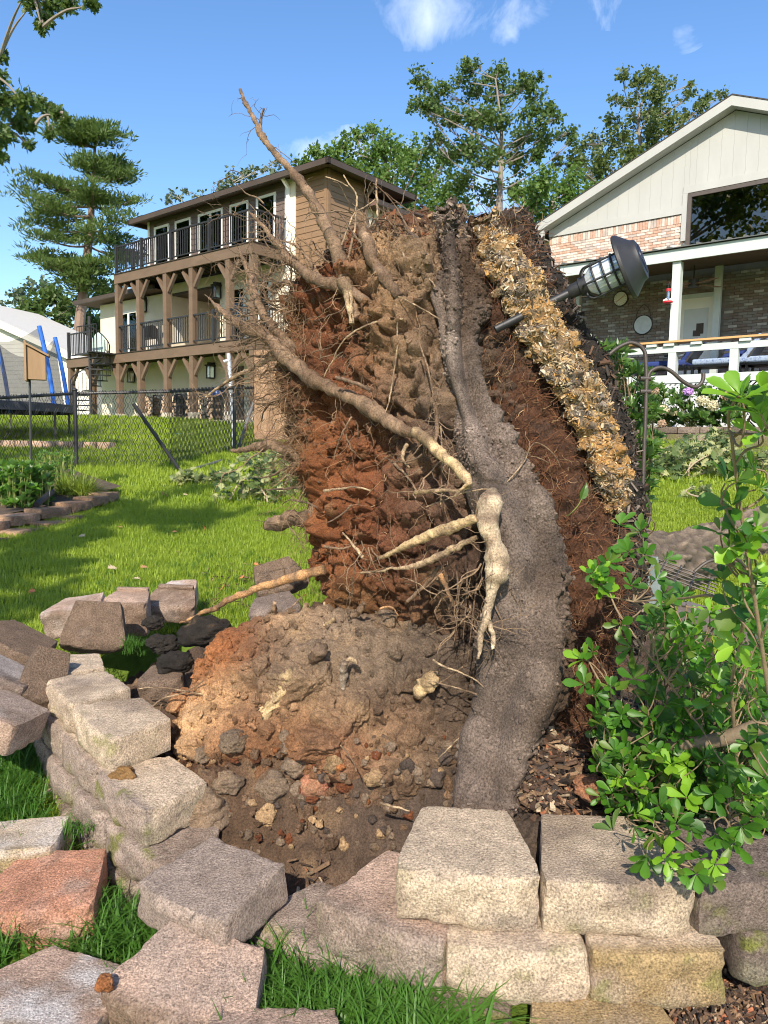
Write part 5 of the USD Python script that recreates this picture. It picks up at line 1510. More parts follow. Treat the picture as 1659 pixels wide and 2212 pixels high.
# left run
zl = 0.455
L1 = [(-1.63, 3.60), (-1.475, 3.285), (-1.215, 2.955), (-0.945, 2.62)]
for k in range(3):
    wblock(L1[k], L1[k + 1], zl - 0.003 * k, 20 + k, base='tan', front='tan', moss=0.15 + 0.2 * k, dep=0.25, back=[.26, .27, .28][k] if False else None,
           label=['far block of the three bright tan blocks in the left run', 'middle block of the three bright tan blocks in the left run', 'nearest block of the three bright tan blocks, with yellow lichen'][k])
_arc = spline(np.array([(-1.72, 3.95), (-1.63, 3.60), (-1.475, 3.285), (-1.215, 2.955), (-0.945, 2.62), (-0.70, 2.36), (-0.42, 2.15)]), 300)
_arcs = np.concatenate([[0], np.cumsum(np.linalg.norm(np.diff(_arc, axis=0), axis=1))])


def arc(s, off):
    i = int(np.clip(np.searchsorted(_arcs, s), 1, 298))
    t = unit(_arc[i + 1] - _arc[i - 1])
    return _arc[i] + np.array([t[1], -t[0]]) * off * (1 if np.array([t[1], -t[0]]) @ np.array([-1, -1]) > 0 else -1)


for row, (s0, s1, off, zz) in enumerate(((0.25, 1.90, 0.028, zl - 0.128), (0.08, 2.0, 0.045, zl - 0.256), (0.25, 2.35, 0.06, zl - 0.384), (0.08, 2.35, 0.075, zl - 0.51))):
    n = int(round((s1 - s0) / 0.41))
    for k in range(n):
        a_, b_ = s0 + (s1 - s0) * k / n, s0 + (s1 - s0) * (k + 1) / n
        last = k == n - 1
        wblock(arc(a_, off), arc(b_, off), zz - (0.03 if last and row > 1 else 0), 30 + 10 * row + k, base='grey' if row else 'tan', front='grey', moss=0.3 + 0.12 * row + (0.4 if last else 0), label='mossy second course block with a clay lump on top' if row == 0 and last else None)

# loose blocks: centre of the visible face (px, py, depth), edge vectors in (dpx, dpy, ddepth)


def loose(px, py, d, a, b, label, seed, lie_on=True, **k):
    c = at(px, py, d)
    ex = unit(at(px + a[0], py + a[1], d + a[2]) - c); ey = at(px + b[0], py + b[1], d + b[2]) - c
    ey = unit(ey - ex * (ey @ ex)); ez = np.cross(ex, ey)
    dep = k.pop('dep', 0.25)
    return block(None, c - ey * dep / 2, ex, ey, ez, seed=seed, dep=dep, label=label, name='wall_block', **k)


loose(30, 1800, 2.58, (150, -12, -0.02), (30, -60, 0.25), 'pale topped loose block at the left frame edge, uppermost of the tumbled front blocks', 60, base='tan', front='ochre', white=0.5, w=0.40)
loose(100, 1895, 2.33, (190, -8, 0.0), (25, -95, 0.24), 'orange pink loose block with a lip along its left side, lying front left', 61, base='red', front='red', w=0.385, dep=0.29, h=0.19)
loose(115, 2130, 1.90, (190, 62, -0.10), (70, -100, 0.22), 'loose block with white bloom and an orange clay chip, in the bottom left corner', 62, base='pink', front='ochre', white=0.9, w=0.42, dep=0.30)
loose(420, 2098, 1.86, (300, 92, -0.10), (45, -105, 0.13), 'brown pink loose block tilted up on its edge, bottom left of centre', 63, base='pink', front='brown', w=0.40, dep=0.235, h=0.10)
loose(580, 2240, 1.66, (220, 0, 0.0), (30, -110, 0.22), 'pink loose block cut by the bottom edge of the picture', 64, base='pink', front='pink', w=0.40)
loose(463, 1886, 2.12, (150, 62, -0.14), (105, -75, 0.16), 'grey pink loose block tilted against the soil, filling the gap in the wall', 65, base='grey', front='grey', w=0.34, dep=0.27, h=0.12, back=0.30)
loose(12, 1520, 2.98, (70, 35, -0.05), (-20, -50, 0.2), 'dark loose block with pale bloom at the left frame edge', 66, base='grey', front='pink', white=0.6, w=0.34)
loose(5, 1438, 3.25, (70, 30, 0.0), (-20, -45, 0.2), 'dark loose block with pale bloom behind another at the left edge', 67, base='dark', front='dark', white=0.4, w=0.34)
loose(40, 1372, 3.55, (95, 48, -0.05), (20, -45, 0.25), 'dirt caked dark loose block leaning left behind the left run', 68, base='dirt', front='dirt', dirt=0.5, w=0.38)
loose(104, 1452, 3.25, (42, 12, 0.04), (12, -90, 0.12), 'dark dirt caked slab standing on edge beside the left run', 69, base='dirt', front='dirt', dirt=0.4, w=0.2, dep=0.24)
loose(166, 1300, 4.3, (90, -14, 0.0), (30, -24, 0.2), 'pink topped loose block, leftmost of the row on the lawn edge', 70, base='pink', front='brown', white=0.4, w=0.33, dep=0.25, h=0.16)
loose(205, 1345, 3.95, (120, 4, 0.05), (10, -62, 0.06), 'loose block with a thick cake of tan dirt on its face', 71, base='dirt', front='dirt', dirt=0.4, w=0.33, dep=0.24)
loose(276, 1288, 4.4, (95, 2, 0.0), (4, -30, 0.24), 'brown loose block standing upright with a dark lip on top', 72, base='pink', front='brown', w=0.28, dep=0.22, h=0.2, lip=True)
loose(372, 1288, 4.7, (100, 5, 0.0), (-12, -42, 0.2), 'brown loose block tipped towards the pit, right of the upright one', 73, base='brown', front='brown', dirt=0.1, w=0.33, dep=0.22, lip=True)
loose(388, 1262, 5.0, (75, -4, 0.0), (10, -18, 0.2), 'pale loose block lying behind the tipped brown block', 74, base='pink', front='pink', white=0.6, w=0.26, dep=0.22)
loose(590, 1300, 3.75, (80, -16, 0.03), (20, -40, 0.2), 'grey loose block under the orange root beside the root plate', 75, base='dark', front='dark', w=0.26, dep=0.2, h=0.14)
loose(600, 1238, 4.1, (90, -30, 0.1), (8, -40, 0.1), 'dark slab leaning against the foot of the root plate', 76, base='dirt', front='dirt', w=0.30, dep=0.2, h=0.08)
loose(352, 1450, 3.3, (60, -6, 0.0), (10, -30, 0.15), 'small brown block half buried in the pit', 77, base='brown', front='brown', dirt=0.3, w=0.2, dep=0.16)
# ---------------------------------------------------------------- right house with porch
G = thing('brick_house', 'white gabled house with brick walls and a deep shaded porch on the right', 'house', (7.0, 18.0, 1.7))
BW = Plane((7.14, 18.5), LD, ND)                     # house wall
PF = Plane((6.17, 16.0), LD, ND)                     # porch front
m_gable = mat('gable_paint', (0.355, 0.355, 0.335), (0.405, 0.405, 0.385), scale=1.5, rough=0.6, bump=0.1, bscale=60, stretch=(1, 1, .3))
m_greywhite = mat('porch_paint', (0.42, 0.47, 0.455), (0.50, 0.545, 0.53), scale=3, rough=0.55, bump=0.1, bscale=50)
m_roofmetal = mat('porch_metal', (0.10, 0.105, 0.10), (0.14, 0.14, 0.135), scale=3, rough=0.45)
m_asph = mat('dark_shingles', (0.035, 0.030, 0.028), (0.06, 0.052, 0.048), scale=12, rough=0.9, bump=0.5)
m_mortar = mat('mortar', (0.36, 0.33, 0.29), (0.44, 0.41, 0.36), scale=8, rough=0.95, bump=0.3)
m_bricks = [mat('brick_red', (0.36, 0.17, 0.11), (0.50, 0.33, 0.25), scale=7, rough=0.9, c3=(0.60, 0.52, 0.45), bump=0.3), mat('brick_white', (0.58, 0.53, 0.47), (0.52, 0.42, 0.36), scale=7, rough=0.9, c3=(0.66, 0.62, 0.56), bump=0.3),
            mat('brick_grey', (0.30, 0.27, 0.24), (0.40, 0.33, 0.29), scale=7, rough=0.9, c3=(0.50, 0.46, 0.42), bump=0.3), mat('brick_tan', (0.50, 0.37, 0.28), (0.42, 0.25, 0.18), scale=7, rough=0.9, c3=(0.60, 0.50, 0.42), bump=0.3)]
m_bricks_shaded = [mat('porch_brick_brown', (0.15, 0.115, 0.095), (0.21, 0.165, 0.14), scale=6, rough=0.9, bump=0.3), mat('porch_brick_grey', (0.17, 0.155, 0.14), (0.24, 0.22, 0.20), scale=6, rough=0.9, bump=0.3), mat('porch_brick_white', (0.45, 0.43, 0.40), (0.24, 0.21, 0.19), scale=7, rough=0.9, bump=0.3)]  # dimmed copies of the wall brick, porch shade put into their colour
m_mortar_shaded = mat('porch_mortar', (0.15, 0.14, 0.13), (0.19, 0.18, 0.165), scale=8, rough=0.95)  # mortar dimmed by the porch shade in the same way
m_orangewood = mat('new_lumber', (0.50, 0.27, 0.10), (0.58, 0.33, 0.14), scale=3, rough=0.6, stretch=(1, 1, 8))
m_ceil = mat('porch_ceiling_wood', (0.075, 0.045, 0.025), (0.11, 0.07, 0.04), scale=4, rough=0.7)
m_latt = mat('white_lattice', (0.50, 0.52, 0.53), (0.56, 0.58, 0.59), scale=5, rough=0.6)

uL = BW.hit(1187, 520)[0]                            # left corner of the wall
uA, zA = BW.hit(1590, 242)                           # apex under the roof
zS = BW.hit(1187, 512)[1]                            # top of brick / foot of gable at the left
uR = uA - (uL - uA)
zF = 3.0                                             # porch floor
zBk = BW.hit(1187, 555)[1] - 0.3
slope = 0.42
zE = zA - slope * (uL - uA)                          # where the roof meets the wall corner
core = MB(); BW.poly(core, [(uR, 1.2), (uL - 0.01, 1.2), (uL - 0.01, zE), (uA, zA), (uR, zE)], -7.0, -0.02)
obj('wall', core, m_mortar_shaded, G)
# gable boards
n = 34
z0g = zS
wl, wt = BW.hit(1488, 420); wb = BW.hit(1488, 515)[1]
def top(u): return zA - slope * abs(u - uA) + 0.03
edges = sorted({*np.linspace(uR, uL, n + 1).tolist(), wl, uA})
for k, (b, a) in enumerate(zip(edges[:-1], edges[1:])):
    if b < -5 or a - b < 0.02: continue
    lo = wt + 0.02 if (a + b) / 2 < wl else z0g
    pts = [(b, lo), (a - 0.003, lo), (a - 0.003, max(lo + 0.01, top(a - 0.003))), (b, max(lo + 0.01, top(b)))]
    q = MB(); BW.poly(q, pts, 0.0, 0.02 if k % 2 else 0.0215); obj('gable_panel', q, m_gable, G)
tr = MB(); BW.slab(tr, wl, uL, z0g - 0.02, z0g + 0.16, 0.022, 0.045); obj('trim_board', tr, m_gable, G)
tr = MB(); BW.slab(tr, wl - 4.0, wl + 0.12, wt + 0.02, wt + 0.2, 0.022, 0.05); obj('trim_board', tr, m_gable, G)
tr = MB(); BW.slab(tr, wl, wl + 0.13, wb - 0.05, wt + 0.02, 0.022, 0.047); obj('trim_board', tr, m_gable, G)
# big dark window
f_ = MB()
wr = wl - 3.4
BW.slab(f_, wl - 0.09, wl, wb - 0.6, wt, 0.0, 0.07); BW.slab(f_, wr, wl - 0.09, wt - 0.09, wt, 0.0, 0.07); BW.slab(f_, wr, wr + 0.09, wb - 0.6, wt - 0.09, 0, 0.07)
m_bronze = mat('bronze_frame', (0.075, 0.06, 0.05), (0.09, 0.072, 0.06), rough=0.45)
w_ = obj('window', f_, m_bronze, G, label='wide dark upper window reflecting trees')
q = MB(); BW.slab(q, wr + 0.09, wl - 0.09, wb - 0.6, wt - 0.09, 0.02, 0.03); obj('pane', q, pane_mat('gable_glass', (0.30, 0.32, 0.32), 0.0, 0.12, (0.80, 0.72, 0.62)), w_)
q = MB(); BW.slab(q, wr + 0.09, wl - 0.09, wb - 0.6, wt - 0.09, 0.003, 0.008); obj('blind', q, m_dark, w_)  # dark sheet painted for the unlit room behind the pane
# roof with bargeboards, soffit
zr = lambda u, t=0.0: zA + 0.05 - slope * abs(u - uA) + t
oh, el = 0.36, 0.55
for sgn in (1, -1):
    ue_ = uA + sgn * (uL - uA + el)
    P = [BW.p(uA, zr(uA), oh), BW.p(ue_, zr(ue_), oh), BW.p(ue_, zr(ue_), -7.3), BW.p(uA, zr(uA), -7.3)]
    up = np.array([x + ZD * 0.19 for x in P]); up2 = up + ZD * 0.03
    v = np.vstack([up, up2])
    f = np.array([[0, 1, 2], [0, 2, 3], [4, 6, 5], [4, 7, 6], [0, 4, 5], [0, 5, 1], [1, 5, 6], [1, 6, 2], [2, 6, 7], [2, 7, 3]])
    q = v.copy(); q[:, :] += np.where(np.arange(8)[:, None] % 4 < 2, ND * 0.03, 0)
    obj('roof', (q, f if sgn > 0 else f[:, ::-1]), m_asph, G)
    b = MB(); v0 = [(uA, zr(uA) - 0.03), (ue_, zr(ue_) - 0.03), (ue_, zr(ue_) + 0.185), (uA, zr(uA) + 0.185)]
    if sgn < 0: v0 = v0[::-1]
    BW.poly(b, v0, oh - 0.02, oh + 0.02); obj('barge_board', b, m_gable, G)
    b = MB(); v0 = [(uA, zr(uA)), (ue_, zr(ue_)), (ue_, zr(ue_) + 0.02), (uA, zr(uA) + 0.02)]
    if sgn < 0: v0 = v0[::-1]
    BW.poly(b, v0, 0.01, oh - 0.02); obj('soffit', b, m_gable, G)
    if sgn > 0:
        b = MB(); BW.slab(b, uL + 0.02, ue_ - 0.02, zr(ue_) - 0.06, zr(ue_) - 0.03, -7.0, oh - 0.025); obj('soffit', b, m_gable, G)
        b = MB(); BW.poly(b, [(uL + 0.01, zr(ue_) - 0.03), (ue_ - 0.03, zr(ue_) - 0.03), (uL + 0.01, zr(uL))], oh - 0.12, oh - 0.03); obj('soffit_return', b, m_gable, G)
# bricks
R = np.random.default_rng(12)
brick_n = 0
rest = MB()


def brick(u0, u1, z0, z1, mset, part=True, prob=None):
    global brick_n
    out = R.uniform(0.006, 0.014)
    if part and brick_n < 300:
        q = MB(); BW.slab(q, u0, u1, z0, z1, -0.019, out); obj('brick', q, mset[R.choice(len(mset), p=prob)], G); brick_n += 1
    else:
        BW.slab(rest, u0, u1, z0, z1, -0.019, out)


ch = 0.068
z = zS - 0.03
u = uL - 0.005
zsol = z
while u - 0.068 > wl:                                # soldier course under the gable
    brick(u - 0.061, u, zsol - 0.2, zsol, m_bricks, prob=[.10, .46, .20, .24]); u -= 0.069
z = zsol - 0.21
row = 0
while z > BW.hit(1300, 545)[1] - 0.12:
    u = uL - 0.005 - (0.105 if row % 2 else 0)
    if row % 2: brick(uL - 0.1, uL - 0.005, z - 0.058, z, m_bricks)
    while u - 0.2 > wl:
        brick(u - 0.2, u, z - 0.058, z, m_bricks, prob=[.10, .46, .20, .24]); u -= 0.21
    z -= ch; row += 1
mb_ = MB(); BW.slab(mb_, wl, uL - 0.01, z, zsol, -0.02, -0.012); obj('mortar', mb_, m_mortar, G)
# porch wall bricks: nearest ones singly, the others as one part per tone
zp1 = zF + 2.62
rows = []
z = zF + 0.05; row = 0
uS0, uS1 = BW.hit(1659, 700)[0] - 0.5, uL - 0.1
dr0, dr1 = BW.hit(1545, 720)[0], BW.hit(1462, 720)[0]; drt = BW.hit(1500, 645)[1]
while z < zp1:
    u = uS0 + (0.105 if row % 2 else 0)
    while u < uS1:
        if not (u + 0.2 > dr0 - 0.1 and u < dr1 + 0.1 and z < drt + 0.1):
            rows.append((u, z))
        u += 0.21
    z += ch; row += 1
sets = [MB() for _ in m_bricks_shaded]
vis_rows = sorted(rows, key=lambda r: r[0] + (0 if r[1] > zF + 0.9 else 50))
for i, (u, z) in enumerate(vis_rows):
    k = R.choice(3, p=[0.5, 0.34, 0.16])
    if brick_n < 300:
        q = MB(); BW.slab(q, u, u + 0.2, z, z + 0.058, -0.019, R.uniform(0.004, 0.014)); obj('brick', q, m_bricks_shaded[k], G); brick_n += 1
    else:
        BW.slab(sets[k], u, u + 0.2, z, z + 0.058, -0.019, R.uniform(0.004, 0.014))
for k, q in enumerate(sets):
    if q.v: obj('brickwork', q, m_bricks_shaded[k], G, kind='stuff')
# door and frame
q = MB(); BW.slab(q, dr0, dr1, zF, drt, 0.0, 0.04); dr = obj('door', q, m_white, G, label='white back door with a dark scuffed panel')
q = MB()
BW.slab(q, dr0 - 0.1, dr0, zF, drt, 0.0, 0.07); BW.slab(q, dr1, dr1 + 0.1, zF, drt, 0.0, 0.07); BW.slab(q, dr0 - 0.1, dr1 + 0.1, drt, drt + 0.1, 0.0, 0.07); obj('frame', q, m_greywhite, dr)
c_ = (dr0 + dr1) / 2
q = MB(); BW.slab(q, c_ - 0.28, c_ + 0.28, zF + 1.0, drt - 0.25, 0.041, 0.05); obj('pane', q, mat('pale_panel', (0.50, 0.52, 0.52), (0.58, 0.60, 0.60), scale=2, rough=0.3), dr)
q = MB(); BW.slab(q, c_ - 0.19, c_ - 0.02, zF + 1.25, zF + 1.5, 0.051, 0.056); BW.slab(q, c_ - 0.12, c_ + 0.05, zF + 1.2, zF + 1.34, 0.0515, 0.0565); obj('scuff', q, mat('scuff_brown', (0.06, 0.045, 0.04), (0.09, 0.07, 0.06), rough=0.8), dr)
# wall dial thermometer and round plate
def disc(P, u, z, r, o0, o1, n=32):
    t = trimesh.creation.cylinder(r, o1 - o0, sections=n)
    return (t.vertices @ np.array([P.e1, ZD, P.e3]) + P.p(u, z, (o0 + o1) / 2), t.faces[:, ::-1] if np.dot(np.cross(P.e1, ZD), P.e3) < 0 else t.faces)


m_dialw = mat('dial_face', (0.60, 0.58, 0.53), (0.66, 0.64, 0.58), rough=0.5)
u, z = BW.hit(1342, 646)
TH = thing('wall_thermometer', 'round dial thermometer with a black rim on the porch brick wall', 'thermometer', BW.p(u, z, 0.02))
obj('rim', disc(BW, u, z, 0.195, 0.015, 0.05), m_black, TH); obj('dial', disc(BW, u, z, 0.17, 0.051, 0.056), m_dialw, TH)
q = MB(); d = unit(BW.e1 * -0.8 + ZD * 0.55); q.bar(BW.p(u, z, 0.06) - d * 0.13, BW.p(u, z, 0.06) + d * 0.13, 0.012, 0.004, up=ND); obj('needle', q, mat('needle_red', (0.35, 0.05, 0.03), rough=0.5), TH)
tk = MB()
for k in range(13):
    a = math.radians(-220 + k * 22)
    d = BW.e1 * math.cos(a) + ZD * math.sin(a)
    tk.bar(BW.p(u, z, 0.058) + d * 0.135, BW.p(u, z, 0.058) + d * 0.16, 0.008, 0.003, up=ND)
obj('scale_marks', tk, m_black, TH, kind='stuff')
u, z = BW.hit(1390, 702)
CK = thing('round_wall_plate', 'large round grey metal sign with worn white lettering hung on the porch wall', 'wall sign', BW.p(u, z, 0.02))
obj('plate', disc(BW, u, z, 0.235, 0.015, 0.04), mat('galvanised_plate', (0.42, 0.44, 0.45), (0.55, 0.57, 0.58), scale=6, rough=0.4, metallic=0.3), CK)
q = MB()
rr_ = [BW.p(u, z, 0.04) + (BW.e1 * math.cos(a) + ZD * math.sin(a)) * 0.235 for a in np.linspace(0, 2 * np.pi, 33)]
q.tube(rr_, 0.012, 6, False); obj('rim', q, m_black, CK)
q = MB(); q.tube(spline([BW.p(u + 0.18, z + 0.15, 0.04), BW.p(u + 0.1, z + 0.42, 0.03), BW.p(u, z + 0.5, 0.03), BW.p(u - 0.1, z + 0.42, 0.03), BW.p(u - 0.18, z + 0.15, 0.04)], 16), 0.006, 5, False); obj('hanger', q, m_black, CK)
# porch floor, ceiling, roof
pl, pr = PF.hit(1153, 590)[0], -3.6
pg, zg_ = PF.hit(1400, 552)[0], PF.hit(1400, 552)[1]
q = MB(); PF.slab(q, pr, pl, zF - 0.04, zF, -2.3, 0.0); obj('porch_floor', q, m_darkwood, G)
zg0 = PF.hit(1400, 570)[1] - 0.03
q = MB(); v = np.array([PF.p(pr, zg0 + 0.05, 0.0), PF.p(pl, zg0 + 0.05, 0.0), PF.p(pl, zg0 + 0.35, -2.38), PF.p(pr, zg0 + 0.35, -2.38)]); v = np.vstack([v, v - ZD * 0.04])
f = np.array([[0, 1, 2], [0, 2, 3], [4, 6, 5], [4, 7, 6], [0, 4, 5], [0, 5, 1], [1, 5, 6], [1, 6, 2], [2, 6, 7], [2, 7, 3], [3, 7, 4], [3, 4, 0]])
obj('porch_ceiling', (v, f), m_ceil, G)
# corrugated metal: ribs run down the slope
nr = int((pl - pr) / 0.3)
v = np.array([PF.p(pr, zg0 + 0.27, 0.12), PF.p(pl + 0.15, zg0 + 0.27, 0.12), PF.p(pl + 0.15, zg0 + 0.60, -2.38), PF.p(pr, zg0 + 0.60, -2.38)]); v = np.vstack([v, v - ZD * 0.015])
pr_ = obj('porch_roof', (v, f), m_roofmetal, G)
for k in range(nr):
    u = pl + 0.1 - k * 0.3
    q = MB(); q.tube([PF.p(u, zg0 + 0.28, 0.125), PF.p(u, zg0 + 0.605, -2.37)], 0.03, 8); obj('rib', q, m_roofmetal, pr_)
q = MB(); PF.slab(q, pr, pl + 0.1, zg0 + 0.0, zg0 + 0.24, 0.0, 0.05); obj('fascia', q, m_greywhite, G)
# posts and railing
for px in (1460, ):
    u = PF.hit(1458, 640)[0]
    q = MB(); PF.slab(q, u - 0.085, u + 0.085, zF - 0.3, zg0, -0.18, -0.01); obj('porch_post', q, m_greywhite, G)
BK = Plane(PF.p(0, 0, -2.2)[:2], LD, ND)
for px in (1551, 1250, 1176):
    u = BK.hit(px, 660)[0]
    q = MB(); BK.slab(q, u - 0.075, u + 0.075, zF, zg0 + 0.3, 0.0, 0.12); obj('porch_post', q, m_greywhite, G)
zr1 = PF.hit(1400, 752)[1]; zr0 = zF
q = MB(); PF.slab(q, pr, pl, zr1 - 0.13, zr1, 0.0, 0.05); obj('top_rail', q, m_greywhite, G)
q = MB(); PF.slab(q, pr, pl, zr1 + 0.07, zr1 + 0.11, -0.22, 0.12); obj('rail_cap', q, m_orangewood, G, label='new orange lumber rail cap')
for px in (1325, 1411, 1448, 1507, 1612):
    u = PF.hit(px, 740)[0]
    q = MB(); PF.slab(q, u - 0.11, u + 0.11, zr1 + 0.003, zr1 + 0.068, 0.0, 0.10); obj('cap_bracket', q, m_greywhite, G)
zb1 = PF.hit(1400, 816)[1]
q = MB(); PF.slab(q, pr, pl, zb1 - 0.14, zb1 + 0.03, 0.0, 0.05); obj('bottom_rail', q, m_greywhite, G)
for px in (1585, 1452):
    u = PF.hit(px, 790)[0]
    q = MB(); PF.slab(q, u - 0.08, u + 0.08, zb1 + 0.03, zr1 - 0.13, -0.08, 0.045); obj('rail_post', q, m_greywhite, G)
# lattice: every slat a part
zl1, zl0 = zb1 - 0.14, 1.75
hgt = zl1 - zl0
uu0, uu1 = PF.hit(1659, 850)[0] - 0.3, PF.hit(1290, 850)[0] + 0.3
k = 0
for s, o in ((1, 0.012), (-1, 0.024)):
    u = uu0 - hgt
    while u < uu1 + hgt:
        a = (u, zl0) if s > 0 else (u + hgt, zl0); b = (u + hgt, zl1) if s > 0 else (u, zl1)
        def cl(p, q_):
            return p
        if min(a[0], b[0]) > uu0 - 0.1 and max(a[0], b[0]) < uu1 + 0.1:
            q = MB(); q.bar(PF.p(a[0], a[1], o), PF.p(b[0], b[1], o), 0.010, 0.045, up=np.cross(unit(PF.p(b[0], b[1]) - PF.p(a[0], a[1])), ND)); obj('lattice_slat', q, m_latt, G)
        u += 0.105
q = MB(); PF.slab(q, pr, pl, 0.9, zl1, -0.6, -0.5); obj('crawl_space', q, m_dark, G)
# ceiling fan, string bulbs
q = BK.p(BK.hit(1530, 585)[0], 0, 1.0)
FN = thing('ceiling_fan', 'dark ceiling fan with wooden blades under the porch roof', 'fan', (q[0], q[1], zg0 - 0.1))
c_ = np.array([q[0], q[1], zg0 - 0.25])
t = trimesh.creation.cylinder(0.11, 0.16, sections=20); obj('motor', (t.vertices + c_, t.faces), m_black, FN)
b = MB(); b.tube([c_, c_ + ZD * 0.4], 0.02, 8); obj('down_rod', b, m_black, FN)
for k in range(4):
    a = 0.3 + k * np.pi / 2; d = np.array([math.cos(a), math.sin(a), 0]); s = np.array([-d[1], d[0], 0.1])
    b = MB(); b.box(c_ + d * 0.42 - ZD * 0.02, (0.58, 0.14, 0.012), [d, unit(s), np.cross(d, unit(s))]); obj('blade', b, mat('fan_blade', (0.17, 0.08, 0.03), (0.22, 0.11, 0.045), rough=0.5), FN)
for px, py in ((1284, 640 - 20), (1418, 612), (1440, 600), (1290, 640), (1640, 555)):
    pass
# porch furniture: loungers with blue patterned cushions
m_cush = mat('blue_patterned_cushion', (0.05, 0.10, 0.26), (0.30, 0.38, 0.52), scale=16, rough=0.9, c3=(0.08, 0.14, 0.32), detail=2)
m_navy = mat('navy_cushion', (0.015, 0.03, 0.14), (0.02, 0.045, 0.2), rough=0.85)
m_frame = mat('dark_furniture', (0.03, 0.03, 0.032), (0.045, 0.045, 0.045), rough=0.5)


def rbox(c, size, ax, r=0.05, sub=2):
    s = trimesh.creation.icosphere(3)
    h = np.array(size) / 2
    v = np.sign(s.vertices) * np.maximum(h - r, 0) * np.clip(np.abs(s.vertices) * 6, 0, 1) + s.vertices * np.minimum(r, h)
    return v @ np.asarray(ax) + c, s.faces


for k, (px, lab) in enumerate(((1530, 'porch lounger with blue patterned cushions and a navy pillow, left of the rail post'), (1640, 'porch lounger with blue patterned cushions at the right frame edge'), (1400, 'dark porch chair with a navy seat behind the white post'))):
    u = PF.hit(px, 790)[0]
    o = PF.p(u, zF, -1.0)
    LG = thing('porch_lounger' if k < 2 else 'porch_chair', lab, 'lounger' if k < 2 else 'chair', o)
    ax = [LD, ND, ZD]
    cm = m_cush if k < 2 else m_navy
    b = MB(); b.box(o + ZD * 0.30, (1.2, 0.6, 0.05), ax); obj('seat_frame', b, m_frame, LG)
    for sx in (-0.55, 0.55):
        for sy in (-0.25, 0.25):
            b = MB(); b.box(o + LD * sx + ND * sy + ZD * 0.14, (0.05, 0.05, 0.28), ax); obj('leg', b, m_frame, LG)
    obj('seat_cushion', rbox(o + ZD * 0.39, (1.15, 0.56, 0.13), ax), cm, LG, smooth=True)
    d = unit(LD * -0.55 + ZD * 0.8)
    b = MB(); b.bar(o + RD * 0.5 + ZD * 0.33, o + RD * 0.5 + ZD * 0.33 + d * 0.6, 0.55, 0.04, up=np.cross(d, ND)); obj('back_frame', b, m_frame, LG)
    obj('back_cushion', rbox(o + RD * 0.45 + ZD * 0.40 + d * 0.30, (0.62, 0.52, 0.12), [d, ND, np.cross(d, ND)]), cm, LG, smooth=True)
    if k == 0:
        obj('pillow', rbox(o + RD * 0.25 + ZD * 0.56 + ND * 0.1, (0.4, 0.12, 0.36), [unit(LD + 0.3 * ZD), ND, unit(ZD - 0.3 * LD)]), m_navy, LG, smooth=True)
    for s in (-1, 1):
        b = MB(); b.bar(o + RD * 0.1 + ND * 0.3 * s + ZD * 0.55, o + RD * 0.55 + ND * 0.3 * s + ZD * 0.62, 0.05); obj('arm', b, m_frame, LG)
# hummingbird feeder on the porch post
u, z = PF.hit(1448, 640)
FD = thing('hummingbird_feeder', 'small red and clear hummingbird feeder hanging on the white porch post', 'bird feeder', PF.p(u, z, 0.12))
m_red = mat('red_plastic', (0.55, 0.015, 0.02), rough=0.3)
c_ = PF.p(u, z, 0.13)
t = trimesh.creation.cylinder(0.035, 0.18, sections=14); obj('bottle', (t.vertices + c_, t.faces), pane_mat('feeder_bottle', (0.85, 0.85, 0.88), 0.05, 0.2), FD, smooth=30)
t = trimesh.creation.cylinder(0.045, 0.06, sections=14); obj('cap', (t.vertices + c_ + ZD * 0.11, t.faces), m_red, FD, smooth=30)
t = trimesh.creation.cylinder(0.10, 0.03, sections=18); obj('base', (t.vertices + c_ - ZD * 0.14, t.faces), m_red, FD, smooth=30)
for k in range(5):
    a = k * 2 * np.pi / 5
    t = trimesh.creation.icosphere(1, 0.03); obj('flower', (t.vertices + c_ - ZD * 0.105 + np.array([math.cos(a), math.sin(a), 0]) * 0.075, t.faces), m_white, FD)
b = MB(); b.tube(spline([c_ + ZD * 0.14, c_ + ZD * 0.22, c_ + ZD * 0.28 + BD * 0.05, c_ + ZD * 0.2 + BD * 0.09], 10), 0.006, 5); obj('hook', b, m_black, FD)

